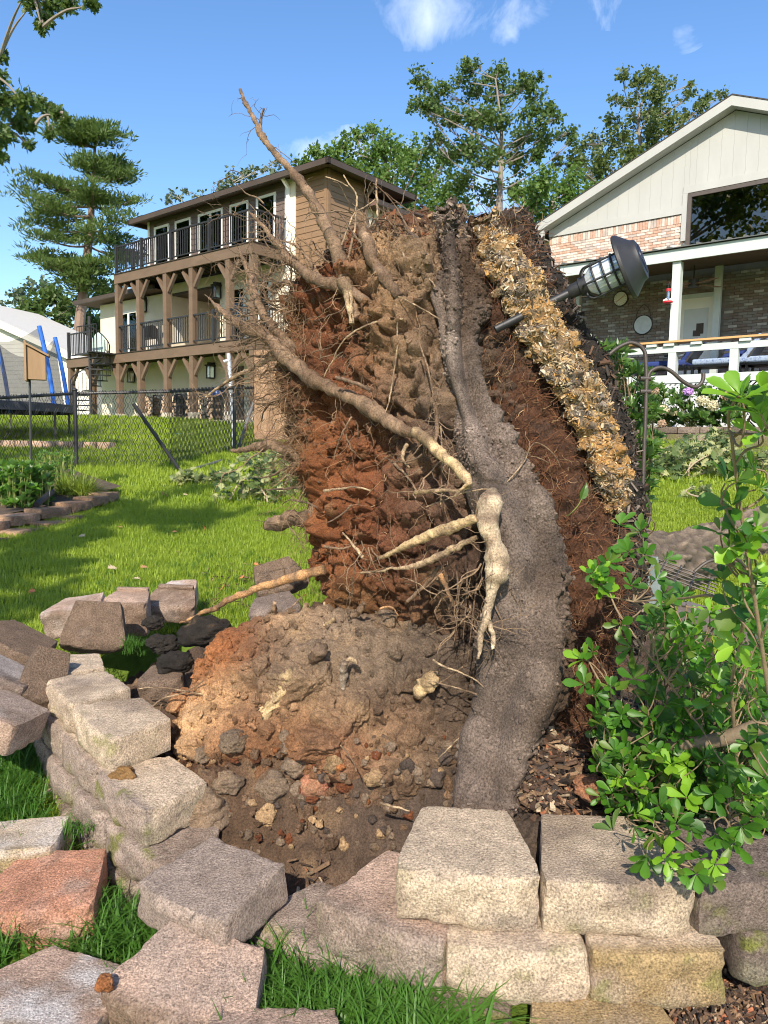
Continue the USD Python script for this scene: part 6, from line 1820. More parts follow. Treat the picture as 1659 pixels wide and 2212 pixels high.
# flower bed wall in front of the deck and hydrangeas
m_bedblock = tint_mat('old_wall_block', bump=0.7, bscale=60, bdist=0.02, vary=0.3, vscale=50)
FB = Plane(at(1450, 945, 14.3)[:2], LD, ND)
BWL = thing('flower_bed_wall', 'low mossy wall of two block courses holding the hydrangea bed', 'garden wall', FB.p(0, 1.63))
R = np.random.default_rng(21)
zt_ = FB.hit(1450, 922)[1]; zb_ = FB.hit(1450, 953)[1] - 0.1
hb_ = (zt_ - zb_ - 0.1) / 2
for row in range(2):
    u = -4.2 + (0.2 if row else 0)
    while u < 4.5:
        w = 0.395
        z1 = zt_ - row * hb_
        z0 = z1 - hb_ + 0.012 if row == 0 else z1 - hb_ - 0.08
        p, f, uu, fr = block_shape(w, 0.2, z1 - z0, w, int(u * 10 + 90 + row * 50), rough=0.5, step=0.05)
        v = FB.p(u + w / 2, z1, 0.02 * row) + (p[:, :1]) * FB.e1 * -1 + (p[:, 1:2] + 0.1) * BD + (p[:, 2:] - (z1 - z0) / 2) * ZD
        c = np.tile(np.array([0.17, 0.13, 0.105]) * R.uniform(0.6, 1.35), (len(v), 1)) * (0.6 + 0.8 * fbm(v * 12, 3, 3))[:, None]
        if row: c = mixc(c, np.tile([0.13, 0.14, 0.02], (len(v), 1)), np.clip((fbm(v * 3, 3, 5) - 0.42) * 5 - uu[:, 2] * 0.5, 0, 1) * 0.8)
        obj('block', (v, f), m_bedblock, BWL, smooth=True, col=c)
        u += 0.41
bd = MB(); FB.slab(bd, -4.3, 4.6, 1.2, zt_ - 0.06, -1.6, -0.1)
obj('bed_soil', bd, mat('bed_mulch', (0.05, 0.035, 0.025), (0.09, 0.06, 0.04), scale=12, rough=0.95, bump=0.5), None, kind='structure')
# ---------------------------------------------------------------- leaves
def template(kind):
    """Leaf outline in (along, across, lift), length 1; triangles."""
    if kind == 'obovate':
        ab = [(0, 0), (0.2, .07), (0.45, .15), (0.7, .215), (0.88, .17), (1.0, .02)]
    elif kind == 'lance':
        ab = [(0, 0), (0.2, .09), (0.45, .15), (0.7, .12), (1.0, .0)]
    elif kind == 'ovate':
        ab = [(0, 0), (0.12, .2), (0.35, .33), (0.6, .27), (0.82, .13), (1.0, .0)]
    elif kind == 'lobed':
        ab = [(0, 0.01), (0.22, .06), (0.30, .30), (0.42, .12), (0.52, .40), (0.64, .14), (0.76, .28), (0.84, .10), (1.0, .0)]
    elif kind == 'blob':
        ab = [(0, 0), (0.35, .32), (0.75, .30), (1.0, .0)]
    else:
        ab = [(0, 0), (0.5, .28), (1.0, 0)]
    n = len(ab)
    v = [(x, 0, -0.10 * (x - 0.4) ** 2 * 2) for x, y in ab]
    L_ = [(x, y, 0.10 * y * 2 - 0.10 * (x - 0.4) ** 2 * 2 + 0.03) for x, y in ab]
    R_ = [(x, -y, 0.10 * y * 2 - 0.10 * (x - 0.4) ** 2 * 2 + 0.03) for x, y in ab]
    V = np.array(v + L_ + R_)
    F = []
    for i in range(n - 1):
        F += [[i, i + 1, n + i + 1], [i, n + i + 1, n + i], [i, 2 * n + i + 1, i + 1], [i, 2 * n + i, 2 * n + i + 1]]
    F = np.array(F)
    ar = np.linalg.norm(np.cross(V[F[:, 1]] - V[F[:, 0]], V[F[:, 2]] - V[F[:, 0]]), axis=1)
    return V, F[ar > 1e-6]


TPL = {k: template(k) for k in ('obovate', 'lance', 'ovate', 'lobed', 'blob', 'dia')}
TPL['quad'] = (np.array([(0, 0, 0), (.5, .30, .05), (1, 0, 0), (.5, -.30, .05)], float), np.array([[0, 2, 1], [0, 3, 2]]))


def leaf_batch(pos, d, nrm, ln, kind='quad', wid=1.0):
    pos, d, nrm = np.asarray(pos, float), unit_rows(np.asarray(d, float)), np.asarray(nrm, float)
    s = unit_rows(np.cross(nrm, d)); n = np.cross(d, s)
    T, F = TPL[kind]
    ln = np.asarray(ln, float).reshape(-1, 1, 1)
    wid = np.asarray(wid, float).reshape(-1, 1, 1) if np.ndim(wid) else wid
    v = pos[:, None] + ln * (T[None, :, :1] * d[:, None] + wid * T[None, :, 1:2] * s[:, None] + T[None, :, 2:] * n[:, None])
    f = (F[None] + (np.arange(len(pos)) * len(T))[:, None, None]).reshape(-1, 3)
    return v.reshape(-1, 3), f


def leaf_parts(parent, pos, d, nrm, ln, kind, mats, limit=300, name='leaf', wid=1.0, wanted=None):
    """The largest-looking leaves as parts, the others as one part of stuff per material."""
    pos, d, nrm, ln = map(np.asarray, (pos, d, nrm, ln))
    app = ln / np.maximum((pos - EYE) @ FWD, 0.1)
    px = CX + ((pos - EYE) @ RIGHT) / ((pos - EYE) @ FWD) * FPX
    py = CY - ((pos - EYE) @ UP) / ((pos - EYE) @ FWD) * FPX
    seen = (px > -20) & (px < 1680) & (py > -20) & (py < 2230)
    order = np.argsort(-app * (seen + 0.01) + (0.0002 * ((pos - EYE) @ FWD)))
    R = np.random.default_rng(len(pos))
    mi = R.integers(0, len(mats), len(pos))
    first, rest = order[:limit], order[limit:]
    for i in first:
        v, f = leaf_batch(pos[i:i + 1], d[i:i + 1], nrm[i:i + 1], ln[i:i + 1], kind, wid if np.ndim(wid) == 0 else wid[i:i + 1])
        obj(name, (v, f), mats[mi[i]], parent, smooth=True)
    for k in range(len(mats)):
        r = rest[mi[rest] == k]
        if len(r):
            obj('foliage', leaf_batch(pos[r], d[r], nrm[r], ln[r], kind, wid if np.ndim(wid) == 0 else wid[r]), mats[k], parent, kind='stuff')


def tree_leaf(name, c1, c2, tr, sc=3.0, rough=0.5):
    N = {'geo': ('geometry', {}), 'n': ('noise_texture', {'scale': sc, 'detail': 2.0}), 'ad': ('math', {'math_type': 'add'}), 'sc': ('math', {'math_type': 'multiply', 'value2': 0.5}), 'r': ('rgb_ramp', {'ramp': [(0.25, c1), (0.75, c2)]}),
         'p': ('principled_bsdf', {'roughness': rough, 'specular_ior_level': 0.4}), 't': ('translucent_bsdf', {'color': tr}), 'm': ('mix_closure', {'fac': 0.28})}
    K = [('geo.position', 'n.vector'), ('n.fac', 'ad.value1'), ('geo.random_per_island', 'ad.value2'), ('ad.value', 'sc.value1'), ('sc.value', 'r.fac'), ('r.color', 'p.base_color'), ('p.BSDF', 'm.closure1'), ('t.BSDF', 'm.closure2')]
    return usdkit.material(stage, L + name, N, K, surface='m.closure')


m_oakleaf = tree_leaf('oak_leaf', (0.06, 0.105, 0.022), (0.165, 0.215, 0.045), (0.19, 0.27, 0.045), 0.6)
m_oakleaf2 = tree_leaf('olive_leaf', (0.08, 0.11, 0.028), (0.19, 0.21, 0.055), (0.19, 0.25, 0.05), 0.6)
m_lightleaf = tree_leaf('light_leaf', (0.075, 0.14, 0.022), (0.19, 0.26, 0.045), (0.23, 0.34, 0.055), 0.6)
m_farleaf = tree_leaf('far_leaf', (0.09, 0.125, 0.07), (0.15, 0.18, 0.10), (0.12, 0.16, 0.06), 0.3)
m_needle = tree_leaf('pine_needle', (0.075, 0.125, 0.026), (0.22, 0.28, 0.05), (0.18, 0.25, 0.04), 1.0)
m_trunk = mat('grey_bark', (0.17, 0.14, 0.115), (0.26, 0.22, 0.18), scale=5, rough=0.9, bump=0.5, bscale=20, stretch=(1, 1, .3))
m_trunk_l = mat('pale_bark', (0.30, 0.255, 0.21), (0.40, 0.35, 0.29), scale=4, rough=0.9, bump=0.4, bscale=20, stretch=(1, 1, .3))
m_trunk_p = mat('pine_bark', (0.17, 0.115, 0.085), (0.25, 0.175, 0.13), scale=5, rough=0.9, bump=0.6, bscale=14, stretch=(1, 1, .3))


def cloud(c, r, n, R, sub=6, flat=0.75):
    """Leaf places in an uneven clump of smaller tufts."""
    k = R.normal(size=(sub, 3)); k = k / np.linalg.norm(k, axis=1, keepdims=True) * R.uniform(0.35, 0.95, (sub, 1)) * r * [1, 1, flat]
    i = R.integers(0, sub, n)
    q = R.normal(size=(n, 3)) * r * 0.24
    return c + k[i] + q, c + k


def tree(name, label, trunk, clumps, d, leafm, barkm, leaf=0.2, dens=1.0, seed=0, spread=2.0, group=None, tw=0.35, limbs=True, cat='tree', twig=0.022, fork_from=0.25):
    """trunk: (px, py, width px) from the ground up; clumps: (px, py, r px)."""
    R = np.random.default_rng(seed)
    T = np.array([np.append(at(a, b, d), w2m(w, d) / 2) for a, b, w in trunk])
    t = thing(name, label, cat, T[0, :3], group)
    Q = spline(T, 40)
    mb = MB(); v, f = tube(Q[:, :3], Q[:, 3], 9); mb.add(v, f)
    P, D = [], []
    for px, py, r in clumps:
        dd = d + R.uniform(-1, 1) * spread
        c = at(px, py, dd); rr = w2m(r, dd)
        n = int(dens * 105 * (r / 25) ** 2)
        pts, subs = cloud(c, rr, n, R, sub=int(5 + r / 9))
        P.append(pts)
        if limbs:
            low = Q[int(len(Q) * fork_from):, :3]
            low = low[low[:, 2] < c[2] - 0.15 * np.linalg.norm(low[:, :2] - c[:2], axis=1)]
            b0 = low[np.argmin(np.linalg.norm(low - c, axis=1) + 0.6 * np.abs(low[:, 2] - (c[2] - 0.7 * np.linalg.norm(low[:, :2] - c[:2], axis=1))))] if len(low) else Q[int(len(Q) * fork_from), :3]
            mid = (b0 + c) / 2 + [0, 0, -0.06 * np.linalg.norm(c - b0)] + R.normal(size=3) * 0.06 * np.linalg.norm(c - b0)
            cur = spline(np.array([b0, mid, c]), 12)
            r0 = max(twig * 1.2, 0.012 * np.linalg.norm(c - b0))
            v, f = tube(cur, np.linspace(r0, twig * 0.5, 12), 5); mb.add(v, f)
            for s in subs:
                v, f = tube(spline(np.array([cur[8], (cur[8] + s) / 2 + R.normal(size=3) * 0.1 * rr, s]), 5), np.linspace(twig * 0.6, twig * 0.2, 5), 3, False); mb.add(v, f)
    obj('trunk', mb, barkm, t, smooth=False)
    P = np.vstack(P); n = len(P)
    nr = unit_rows(R.normal(size=(n, 3)) + [0, -0.25, 0.7]); dr = R.normal(size=(n, 3)) + [0, 0, -0.3]
    m = leaf_batch(P, dr, nr, leaf * R.uniform(0.6, 1.3, n), 'quad', 1.25)
    obj('crown', m, leafm, t, kind='stuff')
    return t


tree('oak_tree', 'tall open crowned oak behind the top of the root plate', [(1078, 900, 26), (1078, 480, 17), (1080, 400, 12), (1084, 320, 8), (1078, 230, 5), (1070, 170, 3)],
     [(903, 165, 26), (885, 230, 13), (915, 222, 28), (950, 200, 30), (1008, 150, 26), (1025, 200, 34), (1072, 158, 28), (1078, 205, 36), (1112, 188, 26), (1142, 172, 22), (1162, 165, 14), (1160, 205, 24), (1182, 235, 24), (1150, 262, 32), (1200, 250, 18), (1226, 285, 22), (1238, 302, 12), (1180, 292, 32), (1130, 300, 36), (1070, 265, 44), (1012, 258, 40), (962, 250, 34), (932, 240, 22), (992, 318, 44), (1050, 335, 44), (1110, 350, 36), (1158, 336, 26), (940, 305, 26), (1000, 395, 40), (1056, 415, 30), (1112, 405, 26), (1030, 140, 14), (985, 175, 18)],
     36, m_oakleaf, m_trunk, leaf=0.19, dens=2.2, seed=1, spread=2.2)
tree('green_tree', 'broad bushy green tree between the brown house and the tall oak', [(860, 900, 40), (850, 500, 30), (840, 420, 20), (830, 340, 10)],
     [(650, 345, 20), (690, 335, 26), (735, 325, 34), (772, 298, 22), (798, 285, 22), (832, 318, 40), (872, 328, 42), (908, 325, 30), (760, 370, 42), (850, 380, 52), (922, 380, 46), (880, 432, 46), (950, 432, 46), (720, 352, 26), (800, 345, 34), (985, 450, 34), (935, 470, 40), (960, 350, 30), (800, 270, 10), (745, 290, 10)],
     44, m_lightleaf, m_trunk, leaf=0.23, dens=2.6, seed=2, spread=2.5)
tree('oak_tree', 'olive green oak rising behind the roof slope of the white gabled house', [(1420, 900, 30), (1415, 480, 20), (1400, 380, 13), (1380, 290, 8), (1390, 210, 4)],
     [(1345, 163, 16), (1372, 180, 24), (1400, 165, 22), (1432, 180, 26), (1328, 212, 18), (1362, 215, 24), (1412, 215, 32), (1442, 242, 32), (1390, 260, 36), (1320, 262, 22), (1342, 292, 28), (1288, 302, 26), (1262, 312, 20), (1302, 340, 36), (1402, 302, 42), (1458, 272, 24), (1490, 205, 18), (1494, 182, 11), (1480, 245, 18), (1530, 215, 20), (1560, 203, 15), (1512, 232, 18), (1240, 350, 30), (1372, 340, 36), (1200, 350, 18), (1285, 380, 40)],
     40, m_oakleaf2, m_trunk, leaf=0.20, dens=2.2, seed=3, spread=2.2)
tree('green_tree', 'dense green tree filling the gap left of the white gabled house', [(1190, 900, 40), (1190, 700, 34), (1190, 560, 26), (1195, 430, 12)],
     [(1232, 400, 42), (1172, 400, 40), (1160, 450, 46), (1222, 440, 44), (1130, 480, 44), (1172, 520, 44), (1122, 420, 24), (1150, 570, 44), (1180, 610, 40), (1140, 530, 34), (1275, 420, 34), (1190, 660, 40), (1230, 500, 40), (1250, 600, 50)],
     34, m_lightleaf, m_trunk, leaf=0.19, dens=2.4, seed=4, spread=1.8)
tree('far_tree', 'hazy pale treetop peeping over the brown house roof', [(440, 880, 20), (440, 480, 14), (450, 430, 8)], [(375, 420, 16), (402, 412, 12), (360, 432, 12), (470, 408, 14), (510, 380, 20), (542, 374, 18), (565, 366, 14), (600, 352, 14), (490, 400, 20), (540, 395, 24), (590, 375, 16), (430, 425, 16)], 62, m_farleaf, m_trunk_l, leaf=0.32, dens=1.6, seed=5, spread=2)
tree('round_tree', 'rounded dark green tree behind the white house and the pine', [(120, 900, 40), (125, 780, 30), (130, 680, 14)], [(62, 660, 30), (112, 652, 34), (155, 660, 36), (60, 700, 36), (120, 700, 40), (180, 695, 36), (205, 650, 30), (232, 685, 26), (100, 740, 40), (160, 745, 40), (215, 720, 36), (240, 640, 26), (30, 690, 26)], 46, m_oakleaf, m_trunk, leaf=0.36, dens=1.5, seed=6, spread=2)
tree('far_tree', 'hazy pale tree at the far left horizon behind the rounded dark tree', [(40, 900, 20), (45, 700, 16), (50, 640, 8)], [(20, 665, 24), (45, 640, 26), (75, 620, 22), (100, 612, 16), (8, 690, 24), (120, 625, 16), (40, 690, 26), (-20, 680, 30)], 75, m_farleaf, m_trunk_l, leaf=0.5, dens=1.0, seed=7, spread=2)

# pine: tiers of flat sprays
R = np.random.default_rng(40)
dP = 42.0
T = np.array([np.append(at(a, b, dP), w2m(w, dP) / 2) for a, b, w in ((170, 905, 24), (172, 700, 22), (183, 600, 20), (192, 520, 16), (198, 450, 13), (203, 380, 9), (205, 310, 5), (206, 275, 2))])
PN = thing('pine_tree', 'tall pine with flat layered sprays of needles left of the brown house', 'pine', T[0, :3])
Q = spline(T, 60)
mb = MB(); v, f = tube(Q[:, :3], Q[:, 3], 9); mb.add(v, f)
pos, dr, nm = [], [], []
prof = PchipInterpolator([275, 300, 340, 380, 420, 460, 500, 540, 580, 620, 660], [16, 52, 78, 100, 132, 140, 138, 126, 92, 58, 28])
for py in np.arange(284, 640, 30):
    for b in range(int(R.integers(3, 5))):
        i = int(np.argmin(np.abs(np.array([pxof(q)[1] for q in Q[:, :3]]) - py - 8)))
        o = Q[i, :3]
        a = R.uniform(0, 2 * np.pi)
        ln = w2m(float(prof(py)) * R.uniform(0.65, 1.1), dP)
        e = o + np.array([math.cos(a), math.sin(a), 0]) * ln + ZD * ln * R.uniform(-0.05, 0.16)
        mid = (o + e) / 2 - ZD * 0.08 * ln
        cur = spline(np.array([o, mid, e]), 9)
        v, f = tube(cur, np.linspace(0.07, 0.02, 9), 4); mb.add(v, f)
        for s in np.linspace(0.62, 1.0, 5):
            c = cur[int(s * 8)]
            for _ in range(4):
                cc_ = c + R.normal(size=3) * [0.45, 0.45, 0.15] + ZD * 0.12
                k = 30
                q = cc_ + R.normal(size=(k, 3)) * [0.22, 0.22, 0.06]
                pos.append(q); dr.append(unit_rows(q - cc_ + [0, 0, 0.25]) + R.normal(size=(k, 3)) * 0.3); nm.append(R.normal(size=(k, 3)) + [0, 0, 0.8])
obj('trunk', mb, m_trunk_p, PN)
pos, dr, nm = np.vstack(pos), np.vstack(dr), np.vstack(nm)
obj('crown', leaf_batch(pos, dr, nm, 0.34 * R.uniform(.6, 1.2, len(pos)), 'quad', 0.42), m_needle, PN, kind='stuff')

# oak whose branches hang in at the upper left, trunk standing left of the picture
R = np.random.default_rng(44)
OK = thing('overhanging_oak', 'oak whose dark leafy branch tips hang into the upper left corner', 'tree', (-8.2, 6.2, float(zg(-8.2, 6.2))))
tr = np.array([[-8.2, 6.2, float(zg(-8.2, 6.2)) - 0.2, 0.32], [-8.0, 6.3, 2.5, 0.25], [-7.7, 6.5, 4.6, 0.2], [-7.3, 6.8, 7.0, 0.12], [-7.0, 7.0, 9.0, 0.05]])
Q = spline(tr, 40); mb = MB(); v, f = tube(Q[:, :3], Q[:, 3], 14); mb.add(v, f)
P, TW = [], []
cl_in = [(66, 8, 22), (110, 10, 24), (150, 8, 18), (196, 6, 12), (98, 44, 16), (92, 60, 8), (2, 120, 12), (15, 228, 26), (56, 222, 26), (98, 232, 24), (130, 246, 14), (38, 262, 24), (8, 292, 24), (5, 338, 14), (76, 270, 14), (108, 288, 10), (64, 312, 6), (20, 208, 16), (142, 262, 8), (135, -12, 24), (60, -30, 30), (-30, 240, 40), (-30, 300, 40), (-40, 150, 40)]
done = []
for px, py, r in sorted(cl_in):
    dd = 8.2 + R.uniform(-0.7, 0.7)
    c = at(px, py, dd); rr = w2m(r, dd)
    pts, subs = cloud(c, rr, int(40 + 150 * (r / 25) ** 2), R, 8)
    P.append(pts)
    near = [q for q in done if np.linalg.norm(q - c) < 1.6 and q[0] < c[0]]
    o = min(near, key=lambda q: np.linalg.norm(q - c)) if near else Q[np.argmin(np.abs(Q[:, 2] - (c[2] - 0.6))), :3]
    done.append(c)
    cur = spline(np.array([o, (o + c) / 2 + ZD * 0.05, c + (o - c) * 0.12, c]), 14)
    v, f = tube(cur, np.linspace(0.022, 0.005, 14), 5); mb.add(v, f)
    for s in subs:
        v, f = tube(np.array([cur[11], (cur[11] + s) / 2 + R.normal(size=3) * 0.03, s]), [0.006, 0.004, 0.002], 3, False); mb.add(v, f)
n_in = sum(len(x) for x in P)
for _ in range(46):                                   # the rest of its crown, out of the picture
    c = np.array([-9.2, 5.6, 7.2]) + R.normal(size=3) * [1.7, 1.7, 1.2]
    if (pxof(c)[0] > -120 and pxof(c)[2] > 0.5 and pxof(c)[1] > -150): continue
    pts, subs = cloud(c, 0.8, 90, R, 8); P.append(pts)
    o = Q[np.argmin(np.abs(Q[:, 2] - (c[2] - 1.0))), :3]
    cur = spline(np.array([o, (o + c) / 2 + ZD * 0.2, c]), 8); v, f = tube(cur, np.linspace(0.06, 0.012, 8), 5); mb.add(v, f)
obj('trunk', mb, m_trunk, OK)
P = np.vstack(P); n = len(P)
leaf_parts(OK, P, R.normal(size=(n, 3)) + [0, 0, -0.4], R.normal(size=(n, 3)) + [0, 0, 0.8], np.where(np.arange(n) < n_in, 0.075, 0.16) * R.uniform(0.7, 1.25, n), 'lobed', [m_oakleaf])


# trees on the lake side, behind and left of the viewer: mirrored in the big window, dappling the lawn
def plain_tree(name, label, x, y, h, r, seed, nclump=26, leaf=0.3, per=120):
    R = np.random.default_rng(seed)
    z0 = float(zg(x, y))
    t = thing(name, label, 'tree', (x, y, z0))
    mb = MB(); Q = spline(np.array([[x, y, z0 - 0.2, 0.3], [x + .2, y, z0 + h * .4, .22], [x - .1, y + .2, z0 + h * .7, .14], [x, y, z0 + h * .95, .04]]), 30); v, f = tube(Q[:, :3], Q[:, 3], 10); mb.add(v, f)
    P = []
    for _ in range(nclump):
        d = unit(R.normal(size=3)); c = np.array([x, y, z0 + h * 0.66]) + d * [r, r, h * 0.30] * R.uniform(0.5, 1.0)
        pts, subs = cloud(c, r * 0.30, per, R, 7); P.append(pts)
        o = Q[np.argmin(np.abs(Q[:, 2] - (c[2] - 0.5 * r))), :3]
        v, f = tube(spline(np.array([o, (o + c) / 2, c]), 6), np.linspace(0.07, 0.02, 6), 4); mb.add(v, f)
    obj('trunk', mb, m_trunk, t)
    P = np.vstack(P); n = len(P)
    obj('crown', leaf_batch(P, R.normal(size=(n, 3)), R.normal(size=(n, 3)) + [0, 0, .7], leaf * R.uniform(.6, 1.3, n), 'quad', 1.2), m_oakleaf, t, kind='stuff')


plain_tree('lakeside_tree', 'lakeside oak standing left of the viewer, seen only as a dark reflection', -20.5, 1.2, 22.0, 5.5, 61, nclump=44, leaf=0.42)
plain_tree('lakeside_tree', 'lakeside tree further out, seen only as the smaller reflection in the window', -29.0, -7.0, 18.0, 4.6, 62, nclump=34, leaf=0.42)
plain_tree('lakeside_tree', 'lakeside tree far out to the left, mirrored in the upper windows of the brown house', -31.0, 24.0, 22.0, 6.0, 64, nclump=50, leaf=0.5)
plain_tree('lakeside_tree', 'second lakeside tree far out to the left, mirrored beside the first in the brown house', -36.0, 33.0, 22.0, 6.0, 65, nclump=50, leaf=0.5)
plain_tree('lakeside_tree', 'lakeside tree behind the viewer whose shade dapples the lawn', -4.3, -2.0, 11.0, 1.5, 63, nclump=16, per=60)
# ---------------------------------------------------------------- chain link fence
m_fence = mat('fence_black', (0.012, 0.012, 0.013), (0.02, 0.02, 0.022), scale=6, rough=0.5)
m_galv = mat('galvanised_pipe', (0.48, 0.50, 0.51), (0.58, 0.60, 0.61), scale=8, rough=0.4, metallic=0.5)
m_dgrey = mat('weathered_grey_pipe', (0.075, 0.078, 0.085), (0.11, 0.112, 0.12), scale=8, rough=0.6)
fb = [ong(-40, 1032), ong(165, 1012), ong(365, 1010), ong(507, 975), ong(600, 958)]
CF = thing('chain_link_fence', 'black chain link fence with a top rail across the left lawn', 'fence', fb[1])
HF = 1.22
tops = [p + ZD * HF for p in fb]
tops = [at(-40, 862, pxof(fb[0])[2]), at(165, 850, pxof(fb[1])[2]), at(365, 846, pxof(fb[2])[2]), at(507, 839, pxof(fb[3])[2]), at(592, 836, pxof(fb[4])[2])]
b = MB(); b.tube(tops, 0.024, 8); obj('top_rail', b, m_fence, CF)
for i in (1, 3):
    b = MB(); q = np.array([*fb[i][:2], tops[i][2]]); b.tube([fb[i] - ZD * 0.2, q + ZD * 0.03], 0.034, 10)
    p_ = obj('post', b, m_fence, CF)
    t = trimesh.creation.icosphere(2, 0.045); obj('cap', (t.vertices * [1, 1, .7] + q + ZD * 0.05, t.faces), m_fence, p_)
wires = MB()
cum = np.concatenate([[0], np.cumsum([np.linalg.norm(b_[:2] - a_[:2]) for a_, b_ in zip(fb[:-1], fb[1:])])])


def fpt(s, h):
    s = min(max(s, 0), cum[-1] - 1e-6)
    i = int(np.searchsorted(cum, s, 'right') - 1)
    t = (s - cum[i]) / (cum[i + 1] - cum[i])
    lo = fb[i] * (1 - t) + fb[i + 1] * t
    hi = tops[i] * (1 - t) + tops[i + 1] * t
    return np.array([lo[0], lo[1], lo[2] * (1 - h) + hi[2] * h])


pitch = 0.078
nw = int(cum[-1] / pitch)
rows_ = 15
for k in range(nw):                                   # every wire bends to and fro and hooks its neighbour
    pts = [fpt((k + (0.54 if (j + k) % 2 else -0.04)) * pitch + 0.0, j / rows_ * 1.03) + ND * (0.004 if j % 2 else -0.004) for j in range(rows_ + 1)]
    v, f = tube(np.array(pts), 0.0058, 3, False); wires.add(v, f)
    pts = [fpt((k + 0.5 + (0.54 if (j + k) % 2 == 0 else -0.04)) * pitch, j / rows_ * 1.03) for j in range(rows_ + 1)]
    v, f = tube(np.array(pts), 0.0058, 3, False); wires.add(v, f)
obj('chain_link', wires, m_fence, CF, kind='stuff')


def pipe(name, a, b_, r, m, label, cat, cap=True):
    p = MB(); p.tube([a, b_], r, 10); return obj(name, p, m, None, label=label, cat=cat)


g0 = ong(402, 1022)
d0 = pxof(g0)[2]
pipe('leaning_fence_post', at(288, 872, d0 - 0.3), g0 - ZD * 0.1, 0.03, m_fence, 'black fence post knocked over, leaning left over the lawn', 'fence post')
pipe('fallen_rail', g0 + ZD * 0.03, ong(482, 1000) + ZD * 0.05, 0.025, m_dgrey, 'grey fence rail lying on the grass at the foot of the leaning post', 'rail')
gp = ong(507, 972)
pl_ = thing('galvanised_post', 'tall shiny galvanised post beside a black fence post', 'fence post', gp)
b = MB(); b.tube([gp - ZD * 0.15, at(494, 764, pxof(gp)[2])], 0.042, 12); obj('pipe', b, m_galv, pl_)
b = MB(); b.tube([at(484, 781, pxof(gp)[2]), at(495, 779, pxof(gp)[2])], 0.035, 8); obj('clamp', b, m_galv, pl_)
dg = pxof(gp)[2]
pipe('leaning_grey_post', at(551, 862, dg + 0.1), at(511, 978, dg - 0.1), 0.035, m_dgrey, 'grey fence post leaning right, beside the galvanised post', 'fence post')
pipe('galvanised_post', at(597, 800, dg + 0.8), at(594, 958, dg + 0.8), 0.035, m_galv, 'galvanised post in front of the cedar fence, half hidden by roots', 'fence post')

# cedar fence
m_cedar = [mat(f'cedar_{k}', c, tuple(x * 1.25 for x in c), scale=3, rough=0.85, bump=0.3, bscale=20, stretch=(6, 6, .6)) for k, c in enumerate(((0.33, 0.20, 0.115), (0.38, 0.235, 0.14), (0.29, 0.175, 0.105)))]
cd = 15.2
c0, c1 = at(549, 950, cd), at(680, 950, cd + 1.0)
CE = thing('cedar_fence', 'tan cedar picket fence behind the left edge of the root plate', 'fence', c0)
ex = unit((c1 - c0) * [1, 1, 0]); ey = np.array([ex[1], -ex[0], 0])
zt_ = at(549, 758, cd)[2]; zb_ = at(549, 948, cd)[2]
for k in range(9):
    b = MB(); b.box(c0 + ex * (0.075 + k * 0.148) + ZD * ((zt_ + zb_ + 0.1) / 2 - c0[2]), (0.14, 0.02, zt_ - zb_ - 0.1 + (k % 3) * 0.02), [ex, ey, ZD]); obj('picket', b, m_cedar[k % 3], CE)
for z in (zb_ + 0.06, (zt_ + zb_) / 2 - 0.1):
    b = MB(); b.box(c0 + ex * 0.67 + ey * 0.03 + ZD * (z - c0[2]), (1.34, 0.03, 0.13), [ex, ey, ZD]); obj('board', b, m_cedar[2], CE)

# ---------------------------------------------------------------- trampoline
m_blue = mat('blue_foam', (0.012, 0.10, 0.42), (0.02, 0.13, 0.52), scale=5, rough=0.7)
m_net = usdkit.material(stage, L + 'net', {'t': ('transparent_bsdf', {'color': (1, 1, 1)}), 'd': ('principled_bsdf', {'base_color': (0.03, 0.03, 0.032), 'roughness': 0.9}), 'm': ('mix_closure', {'fac': 0.55})}, [('t.BSDF', 'm.closure1'), ('d.BSDF', 'm.closure2')], surface='m.closure')
TC = np.array([-9.5, 17.2]); TRR = 2.15
tz = float(zg(*TC)); th = tz + 0.78
TP = thing('trampoline', 'round black trampoline with blue padded net poles at the left', 'trampoline', (TC[0], TC[1], tz))
ang = np.linspace(0, 2 * np.pi, 49)
ringp = lambda r, z: np.stack([TC[0] + r * np.cos(ang), TC[1] + r * np.sin(ang), 0 * ang + z], 1)
v, f = tube(ringp(TRR, th), 0.05, 8, False); obj('frame', (v, f), m_black, TP, smooth=True)
b = MB(); a_ = ringp(TRR - 0.35, th + 0.01); q = np.vstack([a_, [[TC[0], TC[1], th - 0.05]]]); b.add(q, np.array([[i, i + 1, 49] for i in range(48)])); obj('jumping_mat', b, mat('mat_black', (0.015, 0.015, 0.018), rough=0.8), TP)
b = MB(); a1, a2 = ringp(TRR + 0.06, th + 0.03), ringp(TRR - 0.35, th + 0.03); a3 = ringp(TRR + 0.07, th - 0.14); q = np.vstack([a1, a2, a3]); b.add(q, np.array([[i, i + 1, 49 + i + 1, 49 + i] for i in range(48)])); b.add(q, np.array([[98 + i, 98 + i + 1, i + 1, i] for i in range(48)])); obj('edge_pad', b, mat('pad_dark', (0.02, 0.022, 0.03), (0.03, 0.032, 0.045), rough=0.6), TP)
bases = [(160, 884), (77, 872), (3, 868), (-80, 880), (40, 893)]
